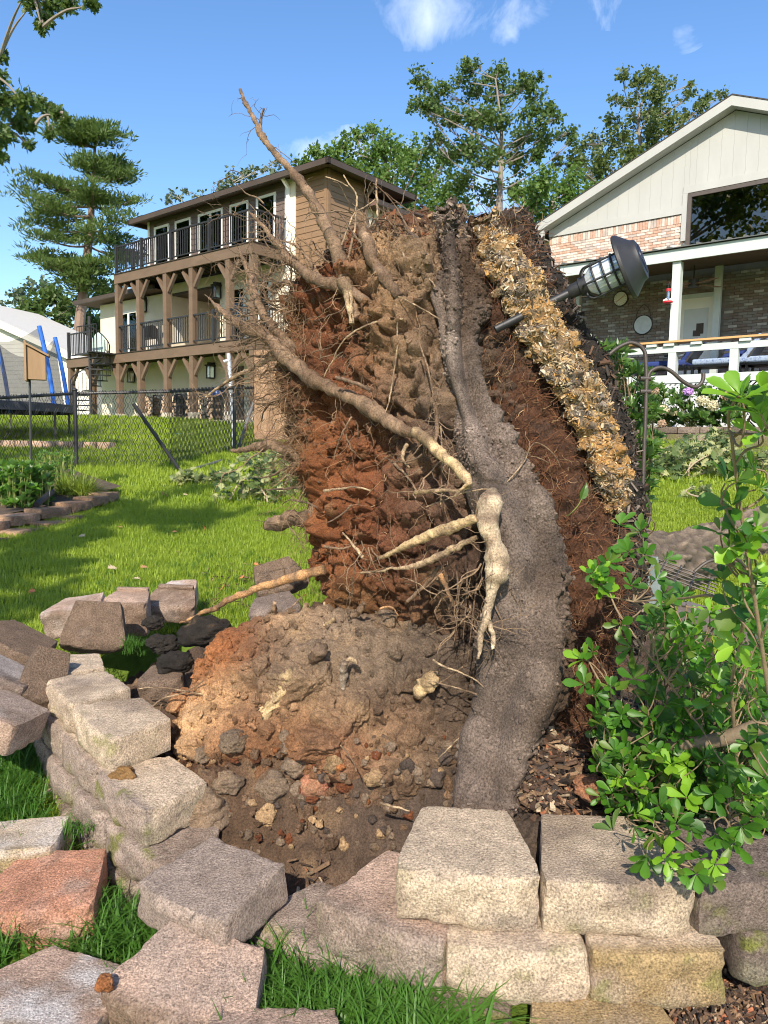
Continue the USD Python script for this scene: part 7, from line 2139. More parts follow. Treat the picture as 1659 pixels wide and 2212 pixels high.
for k, a in enumerate(np.radians([-12, -62, -115, -165, 40, 95, 145])):
    p0 = np.array([TC[0] + TRR * math.cos(a), TC[1] + TRR * math.sin(a), th]); o = np.array([math.cos(a), math.sin(a), 0])
    b = MB(); b.tube([p0 - ZD * (th - float(zg(p0[0], p0[1])) + 0.05), p0], 0.028, 8); obj('leg', b, m_galv if k % 2 else m_black, TP)
    lean = np.array([-0.45, 0.1, 0])
    tp_ = p0 + ZD * 1.75 + lean * 0.75
    b = MB(); b.tube(spline(np.array([p0 - ZD * 0.1, p0 + ZD * 0.7 + lean * 0.25, tp_]), 10), 0.05, 10); obj('net_pole', b, m_blue, TP)
tops_ = np.array([[TC[0] + TRR * math.cos(a) - 0.34, TC[1] + TRR * math.sin(a) + 0.07, th + 1.72] for a in np.radians([-12, -62, -115, -165, -215, -265, -320, -372])])
bots_ = np.array([[TC[0] + (TRR - .1) * math.cos(a), TC[1] + (TRR - .1) * math.sin(a), th] for a in np.radians([-12, -62, -115, -165, -215, -265, -320, -372])])
V, F = [], []
for i in range(7):
    for s in np.linspace(0, 1, 9):
        hi = tops_[i] * (1 - s) + tops_[i + 1] * s - ZD * 0.42 * math.sin(math.pi * s); lo = bots_[i] * (1 - s) + bots_[i + 1] * s
        V += [hi, lo]
V = np.array(V)
for i in range(7):
    for s in range(8):
        k = (i * 9 + s) * 2; F.append([k, k + 1, k + 3, k + 2])
obj('net', (V, np.array(F)), m_net, TP)

# ---------------------------------------------------------------- bird house on a pole
g = ong(68, 1072); dB = 9.0
g = at(68, 1072, dB)
m_bh = mat('birdhouse_wood', (0.22, 0.135, 0.068), (0.29, 0.18, 0.092), scale=4, rough=0.7, stretch=(3, 3, .5), bump=0.2, bscale=40)
BHH = thing('bird_house', 'wooden bird house with a sloping roof on a thin black pole', 'bird house', g)
b = MB(); b.tube([g - ZD * 0.3, at(63, 760, dB)], 0.014, 8); obj('pole', b, m_black, BHH)
c = at(79, 787, dB - 0.05); ex = unit(RIGHT * 0.93 + FWD * 0.35); ey = np.cross(ZD, ex); ex = unit(np.cross(ey, ZD))
w, h = 0.205, 0.37
from shapely.geometry import Polygon
b = MB(); b.prism(Polygon([(-w / 2, -h / 2), (w / 2, -h / 2), (w / 2, h / 2 - 0.09), (-w / 2, h / 2 + 0.03)]), c - ey * 0.09, ex, ZD, ey, 0.18); obj('body', b, m_bh, BHH)
b = MB(); b.bar(c + ex * (-w / 2 - 0.02) + ZD * (h / 2 + 0.055), c + ex * (w / 2 + 0.04) + ZD * (h / 2 - 0.085), 0.24, 0.022); obj('roof', b, m_bh, BHH)
b = MB(); b.box(c + ex * (-w / 2 - 0.012) + ZD * 0.03, (0.022, 0.24, h + 0.10), [ex, ey, ZD]); obj('back_board', b, m_bh, BHH)

# ---------------------------------------------------------------- solar lamp thrown up with the root plate
A_, B_ = at(1200, 646, 2.80), at(1372, 566, 2.66)
ax = unit(B_ - A_); e1, e2, _ = frame(ax)
m_lampb = mat('lamp_black', (0.014, 0.014, 0.016), (0.022, 0.022, 0.024), scale=30, rough=0.5, bump=0.1, bscale=300)
m_glass = usdkit.material(stage, L + 'ribbed_glass', {'p': ('principled_bsdf', {'base_color': (0.93, 0.97, 1.0), 'roughness': 0.03, 'transmission_weight': 0.0}), 't': ('transparent_bsdf', {'color': (0.9, 0.95, 1.0)}), 'g': ('glossy_bsdf', {'color': (1, 1, 1), 'roughness': 0.12}), 'd': ('diffuse_bsdf', {'color': (0.75, 0.8, 0.85)}), 'm': ('mix_closure', {'fac': 0.35}), 'm2': ('mix_closure', {'fac': 0.5})}, [('t.BSDF', 'm.closure1'), ('g.BSDF', 'm.closure2'), ('m.closure', 'm2.closure1'), ('d.BSDF', 'm2.closure2')], surface='m2.closure')


LS = 1.08


def lathe(prof, o, n=40, rib=0.0):
    """prof: (distance along ax, radius)."""
    a = np.arange(n) * 2 * np.pi / n
    v = []
    for s, r in prof:
        s, r = s * LS, r * LS
        rr = r * (1 + rib * (np.arange(n) % 2))
        v.append(o + ax * s + (np.cos(a) * rr)[:, None] * e1 + (np.sin(a) * rr)[:, None] * e2)
    v = np.vstack(v); k = len(prof)
    i, j = np.meshgrid(np.arange(k - 1), np.arange(n), indexing='ij'); i, j = i.ravel(), j.ravel(); j2 = (j + 1) % n
    return v, np.stack([i * n + j, i * n + j2, (i + 1) * n + j2, (i + 1) * n + j], 1)


LPX = 1 / 600.0
O = at(1236, 629, 2.77)
LM = thing('solar_path_light', 'black caged solar path light lifted on its stake out of the soil', 'lamp', O)
b = MB(); b.tube([at(1070, 712, 2.78), O], 0.0150, 14); obj('stake', b, m_lampb, LM, smooth=35)
obj('collar', lathe([(-0.012, 0.013), (-0.012, 0.020), (0.0, 0.024), (0.028, 0.025), (0.03, 0.031), (0.056, 0.032), (0.058, 0.012)], O), m_lampb, LM, smooth=35)
obj('glass', lathe([(0.050, 0.012), (0.052, 0.026), (0.078, 0.046), (0.178, 0.050), (0.178, 0.046), (0.08, 0.042), (0.055, 0.022), (0.052, 0.012)], O, 48, 0.05), m_glass, LM)
b = MB(); v, f = lathe([(0.06, 0.001), (0.06, 0.008), (0.17, 0.008), (0.17, 0.001)], O, 12); b.add(v, f); obj('light_tube', b, mat('lamp_white', (0.75, 0.76, 0.75), rough=0.4), LM)
for s in (0.088, 0.122, 0.155):
    a = np.linspace(0, 2 * np.pi, 41)
    b = MB(); v, f = tube(O + ax * s * LS + np.cos(a)[:, None] * e1 * 0.058 * LS + np.sin(a)[:, None] * e2 * 0.058 * LS, 0.0042, 8, False); b.add(v, f); obj('cage_ring', b, m_lampb, LM, smooth=True)
for k in range(6):
    a = k * np.pi / 3 + 0.25; d = e1 * math.cos(a) + e2 * math.sin(a)
    b = MB(); b.tube(spline(np.array([O + (ax * p + d * q) * LS for p, q in ((0.046, 0.028), (0.05, 0.05), (0.068, 0.062), (0.12, 0.061), (0.185, 0.06))]), 18), 0.004, 8); obj('cage_bar', b, m_lampb, LM, smooth=True)
obj('hat', lathe([(0.182, 0.050), (0.176, 0.106), (0.180, 0.109), (0.190, 0.1075), (0.226, 0.072), (0.240, 0.066), (0.244, 0.055), (0.244, 0.001)], O, 56), m_lampb, LM, smooth=35)
obj('solar_panel', lathe([(0.2445, 0.001), (0.2465, 0.05), (0.2445, 0.0505)], O, 40), mat('solar_cell', (0.01, 0.012, 0.03), (0.015, 0.02, 0.05), rough=0.15), LM)

# ---------------------------------------------------------------- double shepherd hook and the rusty wheel
m_rustb = mat('dark_bronze_rod', (0.035, 0.028, 0.024), (0.06, 0.045, 0.036), scale=30, rough=0.5, bump=0.2)
dS = 3.55
SH = thing('shepherd_hook', 'dark bronze double shepherd hook standing behind the root plate', 'garden hook', at(1386, 1200, dS))


def prod(px, r, d=dS, n=60):
    b = MB(); b.tube(spline(np.array([at(a, b_, d) for a, b_ in px]), n), r, 10); return b


obj('pole', prod([(1386, 1220), (1388, 1080), (1391, 980), (1395, 880), (1396, 838), (1394, 766), (1386, 750), (1375, 743), (1357, 741), (1332, 753), (1308, 772), (1296, 777), (1288, 768), (1285, 747)], 0.0095, n=110), m_rustb, SH, smooth=True)
obj('hook_arm', prod([(1396, 850), (1397, 827), (1403, 806), (1412, 798), (1427, 794), (1448, 801), (1474, 823), (1496, 835), (1508, 834), (1516, 826), (1519, 806)], 0.0095, n=70), m_rustb, SH, smooth=True)
for py in (818, 846):
    b = MB(); b.tube([at(1383, py, dS), at(1406, py, dS)], 0.011, 8); obj('clamp', b, m_rustb, SH)
WHL = thing('rusty_wheel', 'small rusty spoked metal wheel half hidden at the foot of the shepherd hook', 'wheel', at(1368, 1110, 3.75))
wc = at(1366, 1106, 3.75); e1w, e2w = unit(RIGHT * 0.9 + FWD * 0.4), unit(UP)
a = np.linspace(0, 2 * np.pi, 49); rw = 0.118
b = MB(); v, f = tube(wc + np.cos(a)[:, None] * e1w * rw + np.sin(a)[:, None] * e2w * rw, 0.009, 8, False); b.add(v, f); obj('rim', b, m_rustb, WHL, smooth=True)
for k in range(8):
    a = k * np.pi / 4 + 0.05; b = MB(); b.tube([wc, wc + (e1w * math.cos(a) + e2w * math.sin(a)) * rw], 0.005, 6); obj('spoke', b, m_rustb, WHL)
t = trimesh.creation.icosphere(2, 0.02); obj('hub', (t.vertices + wc, t.faces), m_rustb, WHL)

# things lying behind the shrub on the trunk
GT = thing('wire_grate', 'rusty wire grate lying tilted against the fallen trunk behind the shrub', 'grate', at(1480, 1245, 3.9))
c = at(1480, 1245, 3.9); gx_, gy_ = unit(at(1540, 1275, 3.8) - at(1420, 1230, 3.9)), unit(at(1500, 1205, 4.2) - at(1470, 1275, 3.7))
for k in range(5):
    b = MB(); s = (k - 2) * 0.055; b.tube([c + gx_ * -0.16 + gy_ * s, c + gx_ * 0.16 + gy_ * s], 0.0045, 6); obj('rod', b, m_rustb, GT)
for k in range(4):
    b = MB(); s = (k - 1.5) * 0.08; b.tube([c + gy_ * -0.15 + gx_ * s, c + gy_ * 0.15 + gx_ * s], 0.0045, 6); obj('rod', b, m_rustb, GT)
b = MB(); b.tube(spline(np.array([at(1500, 1235, 3.7), at(1540, 1210, 3.7), at(1580, 1205, 3.75), at(1610, 1225, 3.8)]), 20), 0.009, 8); obj('handle', b, m_rustb, GT)
c = at(1412, 1262, 3.2)
p, f, uu, fr = block_shape(0.075, 0.012, 0.24, 0.075, 5, rough=0.1, step=0.02)
obj('metal_plate', (p[:, :1] * unit(RIGHT + 0.3 * FWD) + p[:, 1:2] * FWD + p[:, 2:] * unit(UP - RIGHT * 0.1) + c, f), mat('weathered_zinc', (0.11, 0.135, 0.135), (0.17, 0.20, 0.195), scale=9, rough=0.6, bump=0.2), None, label='bluish grey flat metal plate standing behind the shrub leaves', cat='metal plate')
b = MB(); b.bar(at(1470, 1322, 3.1), at(1640, 1372, 2.9), 0.09, 0.085); obj('timber', b, mat('old_timber', (0.10, 0.085, 0.085), (0.16, 0.135, 0.13), scale=5, rough=0.85, bump=0.4, stretch=(1, 5, 5)), None, label='grey old timber beam lying behind the shrub', cat='timber')
b = MB(); b.tube(spline(np.array([at(1330, 1585, 2.35), at(1400, 1602, 2.25), at(1480, 1608, 2.15), at(1560, 1596, 2.1), at(1640, 1570, 2.05), at(1700, 1540, 2.05)]), 40), np.linspace(0.016, 0.023, 40), 12)
obj('bare_branch', b, mat('shrub_bark', (0.13, 0.095, 0.06), (0.20, 0.15, 0.10), scale=14, rough=0.8, bump=0.4), None, smooth=True, label='thick bare brown branch lying across the lower shrub', cat='branch')

# ---------------------------------------------------------------- stone border of the left bed
m_sand = tint_mat('sandstone', bump=0.8, bscale=40, bdist=0.02, vary=0.3, vscale=60)
SB = thing('stone_border', 'two course sandstone border curving round the left flower bed', 'stone border', ong(120, 1135))
R = np.random.default_rng(31)
for row, (pts, hh, lift) in enumerate((([(-60, 1186), (0, 1170), (60, 1153), (120, 1137), (185, 1118)], 0.05, 0.0), ([(-60, 1172), (0, 1156), (60, 1140), (120, 1126), (180, 1110), (225, 1096), (262, 1082)], 0.105, 0.04))):
    G_ = np.array([ong(a, b_) for a, b_ in pts]); S_ = spline(G_, 200)
    s = np.concatenate([[0], np.cumsum(np.linalg.norm(np.diff(S_, axis=0), axis=1))])
    u = 0.0
    while u < s[-1] - 0.1:
        w = R.uniform(0.3, 0.5)
        i, j = np.searchsorted(s, u), min(np.searchsorted(s, u + w), 199)
        a_, b_ = S_[i], S_[j]
        ex = unit((b_ - a_) * [1, 1, 0]); ey = np.array([-ex[1], ex[0], 0])
        if ey @ FWD < 0: ey = -ey
        p, f, uu, fr = block_shape(np.linalg.norm((b_ - a_)[:2]) - 0.012, 0.26, hh, w * 0.9, int(u * 100) + row, rough=1.2, step=0.03)
        if np.dot(np.cross(ex, ey), ZD) < 0: f = f[:, ::-1]
        v = (a_ + b_) / 2 + ZD * (lift + hh / 2 - 0.01) + ey * (0.10 + 0.04 * row) + p[:, :1] * ex + p[:, 1:2] * ey + p[:, 2:] * ZD
        c = np.tile(np.array([0.34, 0.215, 0.135]) * R.uniform(0.75, 1.2), (len(v), 1)) * (0.55 + 0.9 * fbm(v * 11, 4, 3))[:, None]
        c = mixc(c, np.tile([0.12, 0.075, 0.05], (len(v), 1)), fr * 0.55)
        obj('stone', (v, f), m_sand, SB, smooth=True, col=c)
        u += w
# bed soil behind it
Q_ = [ong(-60, 1150), ong(60, 1125), ong(180, 1098), ong(262, 1070), ong(150, 1030), ong(0, 1040), ong(-80, 1060)]
c = np.mean(Q_, 0); v = np.array(Q_ + [c]) + ZD * 0.12
obj('bed_soil', (v, np.array([[i, (i + 1) % 7, 7] for i in range(7)])), _mats['bed_mulch'], None, kind='structure')
# low garden wall beyond the fence, under the trampoline
SW2 = thing('garden_edge', 'low tan stone edging beyond the fence under the trampoline', 'stone edging', at(120, 965, 14.0))
for k in range(9):
    px = -20 + k * 29
    a_, b_ = ong(px, 968 + 0.02 * px), ong(px + 29, 968 + 0.02 * (px + 29))
    ex = unit((b_ - a_) * [1, 1, 0]); ey = np.array([-ex[1], ex[0], 0])
    p, f, uu, fr = block_shape(np.linalg.norm((b_ - a_)[:2]) - 0.02, 0.2, 0.2, 0.4, 400 + k, rough=1.0, step=0.06)
    v = (a_ + b_) / 2 + ZD * 0.06 + p[:, :1] * ex + p[:, 1:2] * ey + p[:, 2:] * ZD
    c = np.tile(np.array([0.36, 0.25, 0.18]), (len(v), 1)) * (0.6 + 0.8 * fbm(v * 5, 3, 3))[:, None]
    obj('stone', (v, f), m_sand, SW2, smooth=True, col=c)
t = trimesh.creation.icosphere(2, 0.07); v = t.vertices * [1.3, 0.9, 0.5] * (1 + 0.8 * (fbm(t.vertices * 3, 2, 4)[:, None] - 0.5))
obj('blue_scrap', (v + ong(386, 942) + ZD * 0.05, t.faces), mat('bright_blue_plastic', (0.03, 0.22, 0.65), rough=0.4), None, smooth=True, label='small bright blue plastic scrap on the lawn behind the fence', cat='plastic scrap')
# ---------------------------------------------------------------- shrubs and plants
m_sl1 = leaf_mat('shrub_leaf_green', (0.035, 0.115, 0.008), (0.070, 0.19, 0.014), (0.115, 0.20, 0.055), (0.15, 0.36, 0.02), rough=0.42)
m_sl2 = leaf_mat('shrub_leaf_deep', (0.022, 0.075, 0.008), (0.045, 0.13, 0.012), (0.09, 0.165, 0.05), (0.10, 0.26, 0.02), rough=0.42)
m_sl3 = leaf_mat('shrub_leaf_new', (0.12, 0.27, 0.016), (0.22, 0.40, 0.03), (0.20, 0.34, 0.07), (0.32, 0.55, 0.04), rough=0.35)
m_stem = mat('shrub_stem', (0.15, 0.105, 0.06), (0.24, 0.17, 0.10), scale=30, rough=0.8, bump=0.3)
m_gstem = mat('green_stem', (0.16, 0.20, 0.05), (0.24, 0.26, 0.08), scale=20, rough=0.6)


def whorl(c, ax, n, ln, R, open_=0.9, flat=0.25):
    """Leaves round a twig tip: positions, directions, normals, lengths."""
    a1, a2, ax = frame(ax, (0.3, 0.2, 1))
    P, D, N_, Ls = [], [], [], []
    for k in range(n):
        a = k * 2.399 + R.uniform(-0.3, 0.3)
        o = open_ * R.uniform(0.75, 1.15) * (0.55 + 0.45 * (k + 1) / n)
        rad = a1 * math.cos(a) + a2 * math.sin(a)
        d = unit(rad * math.sin(o * 1.35) + ax * math.cos(o * 1.35))
        nn = unit(ax * math.sin(o * 1.35) - rad * math.cos(o * 1.35) + R.normal(size=3) * 0.15)
        P.append(c - ax * 0.010 * (k / n) * ln / 0.06 + rad * 0.002); D.append(d); N_.append(nn); Ls.append(ln * R.uniform(0.7, 1.12) * (0.65 + 0.35 * (k + 1) / n))
    return P, D, N_, Ls


R = np.random.default_rng(71)
SHR = thing('shrub', 'bright green leafy shrub crowding the right foreground over the block wall', 'shrub', (1.0, 2.35, 0.4))
cl = [(1338, 1131, 2.25), (1382, 1146, 2.2), (1357, 1190, 2.2), (1393, 1197, 2.15), (1440, 1208, 2.2), (1287, 1233, 2.2), (1295, 1262, 2.2), (1316, 1215, 2.2), (1364, 1262, 2.2), (1420, 1250, 2.2),
      (1279, 1240, 2.2), (1305, 1275, 2.2), (1339, 1350, 2.15), (1360, 1397, 2.12), (1279, 1406, 2.2), (1258, 1423, 2.2), (1262, 1478, 2.15), (1288, 1500, 2.12), (1318, 1482, 2.12), (1370, 1465, 2.1), (1442, 1517, 2.1), (1480, 1371, 2.05), (1463, 1350, 2.05), (1489, 1406, 2.05), (1442, 1414, 2.1), (1420, 1337, 2.15), (1523, 1436, 2.0), (1548, 1474, 2.0), (1591, 1474, 1.95), (1642, 1406, 1.8), (1634, 1295, 1.7),
      (1617, 1606, 1.75), (1642, 1559, 1.75), (1540, 1521, 2.0), (1420, 1572, 2.15), (1314, 1594, 2.2), (1292, 1564, 2.25), (1292, 1649, 2.2), (1322, 1709, 2.12), (1348, 1675, 2.12), (1378, 1700, 2.1), (1412, 1628, 2.12), (1450, 1649, 2.1), (1484, 1658, 2.1), (1523, 1636, 2.05), (1574, 1658, 2.0), (1617, 1713, 1.95), (1583, 1696, 2.0), (1540, 1717, 2.0), (1484, 1722, 2.05), (1424, 1739, 2.05), (1463, 1764, 2.0), (1378, 1756, 2.02), (1651, 1679, 1.9), (1651, 1764, 1.9),
      (1371, 1790, 1.90), (1411, 1801, 1.88), (1440, 1812, 1.86), (1462, 1776, 1.9), (1491, 1787, 1.9), (1440, 1856, 1.80), (1397, 1852, 1.83), (1455, 1874, 1.80), (1505, 1889, 1.78), (1530, 1896, 1.79), (1546, 1867, 1.80), (1510, 1856, 1.82), (1550, 1805, 1.88), (1583, 1823, 1.86), (1601, 1787, 1.88), (1400, 1707, 2.1), (1480, 1590, 2.15), (1560, 1580, 2.05), (1350, 1620, 2.2), (1385, 1660, 2.15), (1620, 1760, 1.9), (1500, 1480, 2.1), (1400, 1500, 2.15)]
bigc = [(1598, 850, 1.22), (1637, 880, 1.22), (1655, 850, 1.22), (1645, 930, 1.25), (1623, 1011, 1.42), (1598, 1035, 1.42), (1644, 1055, 1.42), (1572, 1032, 1.45), (1579, 1090, 1.45), (1556, 1146, 1.48), (1593, 1142, 1.46), (1637, 1142, 1.44), (1615, 1175, 1.46), (1579, 1180, 1.46), (1623, 1238, 1.5), (1652, 1256, 1.5), (1561, 1248, 1.6), (1620, 1340, 1.6), (1600, 1300, 1.62), (1650, 1380, 1.6), (1590, 1390, 1.65), (1640, 1500, 1.62), (1610, 1440, 1.7), (1600, 1180, 1.5), (1560, 1210, 1.6)]
P, D, N_, Ls, new = [], [], [], [], []
tips = []
for (px, py, d) in cl + bigc:
    c = at(px, py, d)
    ax = unit(np.array([R.normal(-0.15, 0.35), R.normal(-0.55, 0.3), R.normal(0.55, 0.35)]))
    if py > 1780: ax = unit(np.array([R.normal(0, 0.4), -0.8, R.normal(-0.1, 0.3)]))
    big = (px, py, d) in bigc
    a, b, e, g = whorl(c, ax, int(R.integers(6, 10)), 0.062 * R.uniform(0.8, 1.15), R)
    P += a; D += b; N_ += e; Ls += g; new += [R.random() < (0.45 if big or py > 1840 else 0.2)] * len(a)
    tips.append((c, ax, big))
for _ in range(560):                                  # leafier depths of the shrub
    px, py = R.uniform(1290, 1700), R.uniform(1540, 1800)
    if R.random() < 0.25: px, py = R.uniform(1400, 1700), R.uniform(1280, 1560)
    d = R.uniform(2.1, 2.75) if py > 1500 else R.uniform(2.0, 2.6)
    c = at(px, py, d)
    if c[2] < float(bedz(c[0], c[1])) + 0.03: c[2] = float(bedz(c[0], c[1])) + 0.05
    ax = unit(np.array([R.normal(-0.1, 0.5), R.normal(-0.5, 0.4), R.normal(0.6, 0.3)]))
    a, b, e, g = whorl(c, ax, int(R.integers(5, 9)), 0.060 * R.uniform(0.75, 1.1), R)
    P += a; D += b; N_ += e; Ls += g; new += [R.random() < 0.06] * len(a)
    tips.append((c, ax, False))
P, D, N_, Ls, new = map(np.array, (P, D, N_, Ls, new))
app = Ls / ((P - EYE) @ FWD)
order = np.argsort(-app)
sel = order[:300]
R2 = np.random.default_rng(5)
m_sl4 = leaf_mat('shrub_leaf_olive', (0.060, 0.12, 0.012), (0.105, 0.17, 0.02), (0.13, 0.19, 0.06), (0.18, 0.32, 0.03), rough=0.45)
rr_ = R2.random(len(P))
mi = np.where(new, 2, np.where(rr_ < 0.45, 0, np.where(rr_ < 0.8, 1, 3)))
mlist = [m_sl1, m_sl2, m_sl3, m_sl4]
Ls = Ls * R2.uniform(0.72, 1.18, len(P))
wd = R2.uniform(0.85, 1.25, len(P))
for i in sel:
    obj('leaf', leaf_batch(P[i:i + 1], D[i:i + 1], N_[i:i + 1], Ls[i:i + 1], 'obovate', wd[i:i + 1]), mlist[mi[i]], SHR, smooth=True)
for k in range(4):
    r = order[300:][mi[order[300:]] == k]
    if len(r): obj('foliage', leaf_batch(P[r], D[r], N_[r], Ls[r], 'obovate', wd[r]), mlist[k], SHR, smooth=True, kind='stuff')
bases = [at(1480, 1720, 2.5), at(1600, 1760, 2.3), at(1420, 1700, 2.5), at(1560, 1700, 2.5)]
main = [np.array([at(1690, 1760, 1.85), at(1660, 1500, 1.62), at(1625, 1260, 1.50), at(1600, 1100, 1.46), at(1582, 960, 1.36), at(1573, 900, 1.28), at(1596, 855, 1.22)]),
        np.array([at(1600, 1760, 2.3), at(1580, 1500, 2.0), at(1570, 1300, 1.7), at(1480, 1292, 2.0), at(1370, 1300, 2.2)]), np.array([at(1520, 1740, 2.4), at(1500, 1560, 2.15), at(1420, 1440, 2.1), at(1340, 1330, 2.15), at(1310, 1250, 2.2)]), np.array([at(1450, 1720, 2.4), at(1400, 1580, 2.2), at(1300, 1480, 2.15), at(1268, 1420, 2.2)])]
main += [np.array([at(1480, 1700, 2.35), at(1445, 1760, 2.1), at(1440, 1800, 1.95), at(1450, 1850, 1.85), at(1520, 1880, 1.82)]), np.array([at(1590, 1700, 2.3), at(1575, 1770, 2.0), at(1580, 1815, 1.89)]), np.array([at(1450, 1700, 2.4), at(1350, 1690, 2.2), at(1310, 1640, 2.2)])]
nodes_ = []
for q, r in zip(main, (0.006,) * 7):
    s = spline(q, 60); b = MB(); b.tube(s, np.linspace(r, 0.0025, 60), 8); obj('stem', b, m_stem, SHR, smooth=True); nodes_.append(s)
nodes_ = np.vstack(nodes_)
tw = MB()
for c, ax, big in tips:
    e = c - ax * 0.012
    k = np.argsort(np.linalg.norm(nodes_ - (c - ax * 0.12 - ZD * 0.03), axis=1))[0]
    o = nodes_[k] if np.linalg.norm(nodes_[k] - c) < 0.25 else c - ax * 0.16 - ZD * 0.08
    s = spline(np.array([o, (o + e) / 2 - ax * 0.03 + R.normal(size=3) * 0.012, e - ax * 0.02, e]), 10)
    v, f = tube(s, np.linspace(0.0028, 0.0016, 10), 5); tw.add(v, f)
obj('twigs', tw, m_stem, SHR, smooth=True, kind='stuff')

# narrow leaved bush behind the lamp
R = np.random.default_rng(72)
BSH = thing('shrub', 'dark green narrow leaved bush behind the root plate, under the lamp', 'shrub', (1.3, 3.9, 0.6))
P, D, N_, Ls = [], [], [], []
tb = MB(); root_ = at(1340, 1180, 3.95)
for _ in range(170):
    py = R.uniform(745, 1110); wl_ = 40 + 30 * math.sin((py - 745) / 365 * math.pi)
    px = 1335 + R.uniform(-1, 1) * wl_ + (15 if py > 800 else -25)
    c = at(px, py, R.uniform(3.65, 4.05))
    ax = unit(np.array([R.normal(0.2, 0.4), R.normal(-0.4, 0.3), R.normal(0.7, 0.3)]))
    a, b, e, g = whorl(c, ax, int(R.integers(7, 12)), 0.088 * R.uniform(0.8, 1.15), R, 0.8)
    P += a; D += b; N_ += e; Ls += g
    v, f = tube(spline(np.array([root_ + R.normal(size=3) * 0.05, (root_ + c) / 2 + R.normal(size=3) * 0.04, c]), 8), np.linspace(0.006, 0.002, 8), 4); tb.add(v, f)
obj('stems', tb, m_stem, BSH, kind='stuff')
m_bl1 = leaf_mat('bush_leaf', (0.035, 0.085, 0.014), (0.06, 0.13, 0.02), (0.09, 0.15, 0.05), (0.10, 0.22, 0.03), rough=0.35)
m_bl2 = leaf_mat('bush_leaf_light', (0.055, 0.12, 0.018), (0.095, 0.18, 0.03), (0.11, 0.18, 0.06), (0.14, 0.28, 0.03), rough=0.35)
leaf_parts(BSH, P, D, N_, Ls, 'lance', [m_bl1, m_bl2], limit=300)

# one green leaf caught on a thin stem at the rim
LF = thing('stray_leaf', 'single green leaf on a thin bent stem, stuck in the dark fibrous edge', 'leaf', at(1224, 1112, 2.5))
b = MB(); b.tube(spline(np.array([at(1222, 1114, 2.56), at(1236, 1106, 2.5), at(1250, 1090, 2.48), at(1256, 1078, 2.47)]), 14), 0.0018, 5); obj('stem', b, m_gstem, LF)
obj('blade', leaf_batch([at(1255, 1080, 2.47)], [UP + RIGHT * 0.35], [-FWD + RIGHT * 0.3], [0.062], 'ovate', 0.75), m_bl2, LF)

# fallen leafy branches on the lawn
m_fl = [leaf_mat('wilted_leaf_pale', (0.30, 0.33, 0.13), (0.42, 0.43, 0.20), (0.36, 0.38, 0.20), (0.25, 0.30, 0.08), rough=0.6), leaf_mat('wilted_leaf_green', (0.09, 0.14, 0.045), (0.15, 0.20, 0.065), (0.30, 0.33, 0.17), (0.12, 0.18, 0.04), rough=0.5), leaf_mat('wilted_leaf_dark', (0.045, 0.085, 0.03), (0.07, 0.12, 0.04), (0.2, 0.24, 0.12), (0.08, 0.13, 0.03), rough=0.5)]
m_twig = mat('pale_twig', (0.30, 0.235, 0.16), (0.40, 0.32, 0.23), scale=20, rough=0.85)


def heap(label, spots, seed, leafn, ln, twigs, limit=300, prob=(0.42, 0.36, 0.22)):
    """spots: (px of the middle, py of the ground there, half width px, height px)."""
    R = np.random.default_rng(seed)
    g = ong(spots[0][0], spots[0][1])
    t = thing('fallen_branch', label, 'branch', g)
    P, D, N_, Ls = [], [], [], []
    tw = 0
    for px, py, hw, hh in spots:
        g = ong(px, py); d = pxof(g)[2]; w, h = w2m(hw, d), w2m(hh, d)
        for _ in range(leafn):
            q = g + RIGHT * [1, 1, 0] * w * np.clip(R.normal() * 0.55, -1.1, 1.1) + np.array([0, 1, 0]) * w * 0.6 * np.clip(R.normal() * 0.5, -1, 1)
            z = float(zg(q[0], q[1]))
            env = max(0.12, 1 - (((q - g) @ RIGHT / w) ** 2) * 0.8)
            q[2] = z + 0.02 + h * env * R.random() ** 0.8
            P.append(q); D.append(R.normal(size=3) * [1, 1, 0.5]); N_.append(R.normal(size=3) * 0.6 + [0, -0.4, 0.7]); Ls.append(ln * R.uniform(0.6, 1.2))
        for k in range(twigs):
            a = g + np.array([R.uniform(-.9, .9) * w, R.uniform(-.4, .4) * w, 0]); b = g + np.array([R.uniform(-1, 1) * w, R.uniform(-.5, .5) * w, 0])
            a[2] = float(zg(a[0], a[1])) + 0.04; b[2] = float(zg(b[0], b[1])) + R.uniform(0.1, 1.0) * h
            m_ = MB(); v, f = tube(spline(np.array([a, (a + b) / 2 + R.normal(size=3) * 0.06 + ZD * 0.04, b]), 12), np.linspace(0.012, 0.004, 12), 6); m_.add(v, f); obj('twig', m_, m_twig, t)
    R3 = np.random.default_rng(seed + 1)
    leaf_parts(t, P, D, N_, Ls, 'lobed', [m_fl[0], m_fl[1], m_fl[0], m_fl[1], m_fl[2]], limit=limit, wid=1.15)
    return t


heap('fallen leafy oak branch with pale leaf undersides on the lawn left of the root plate', [(535, 1088, 62, 110), (590, 1078, 60, 105), (610, 1010, 50, 40), (480, 1045, 40, 22), (410, 1048, 34, 26), (640, 1055, 40, 80)], 81, 170, 0.12, 3)
heap('fallen pale leafed branch pile on the right lawn before the flower bed wall', [(1500, 1030, 75, 85), (1430, 1035, 50, 60), (1560, 1035, 60, 60), (1630, 1025, 50, 55), (1470, 1005, 60, 45), (1550, 990, 40, 60)], 82, 150, 0.14, 4)
heap('small tuft of fallen oak leaves on the right lawn nearer than the big pile', [(1515, 1082, 36, 34)], 83, 70, 0.10, 1, prob=(0.1, 0.5, 0.4))

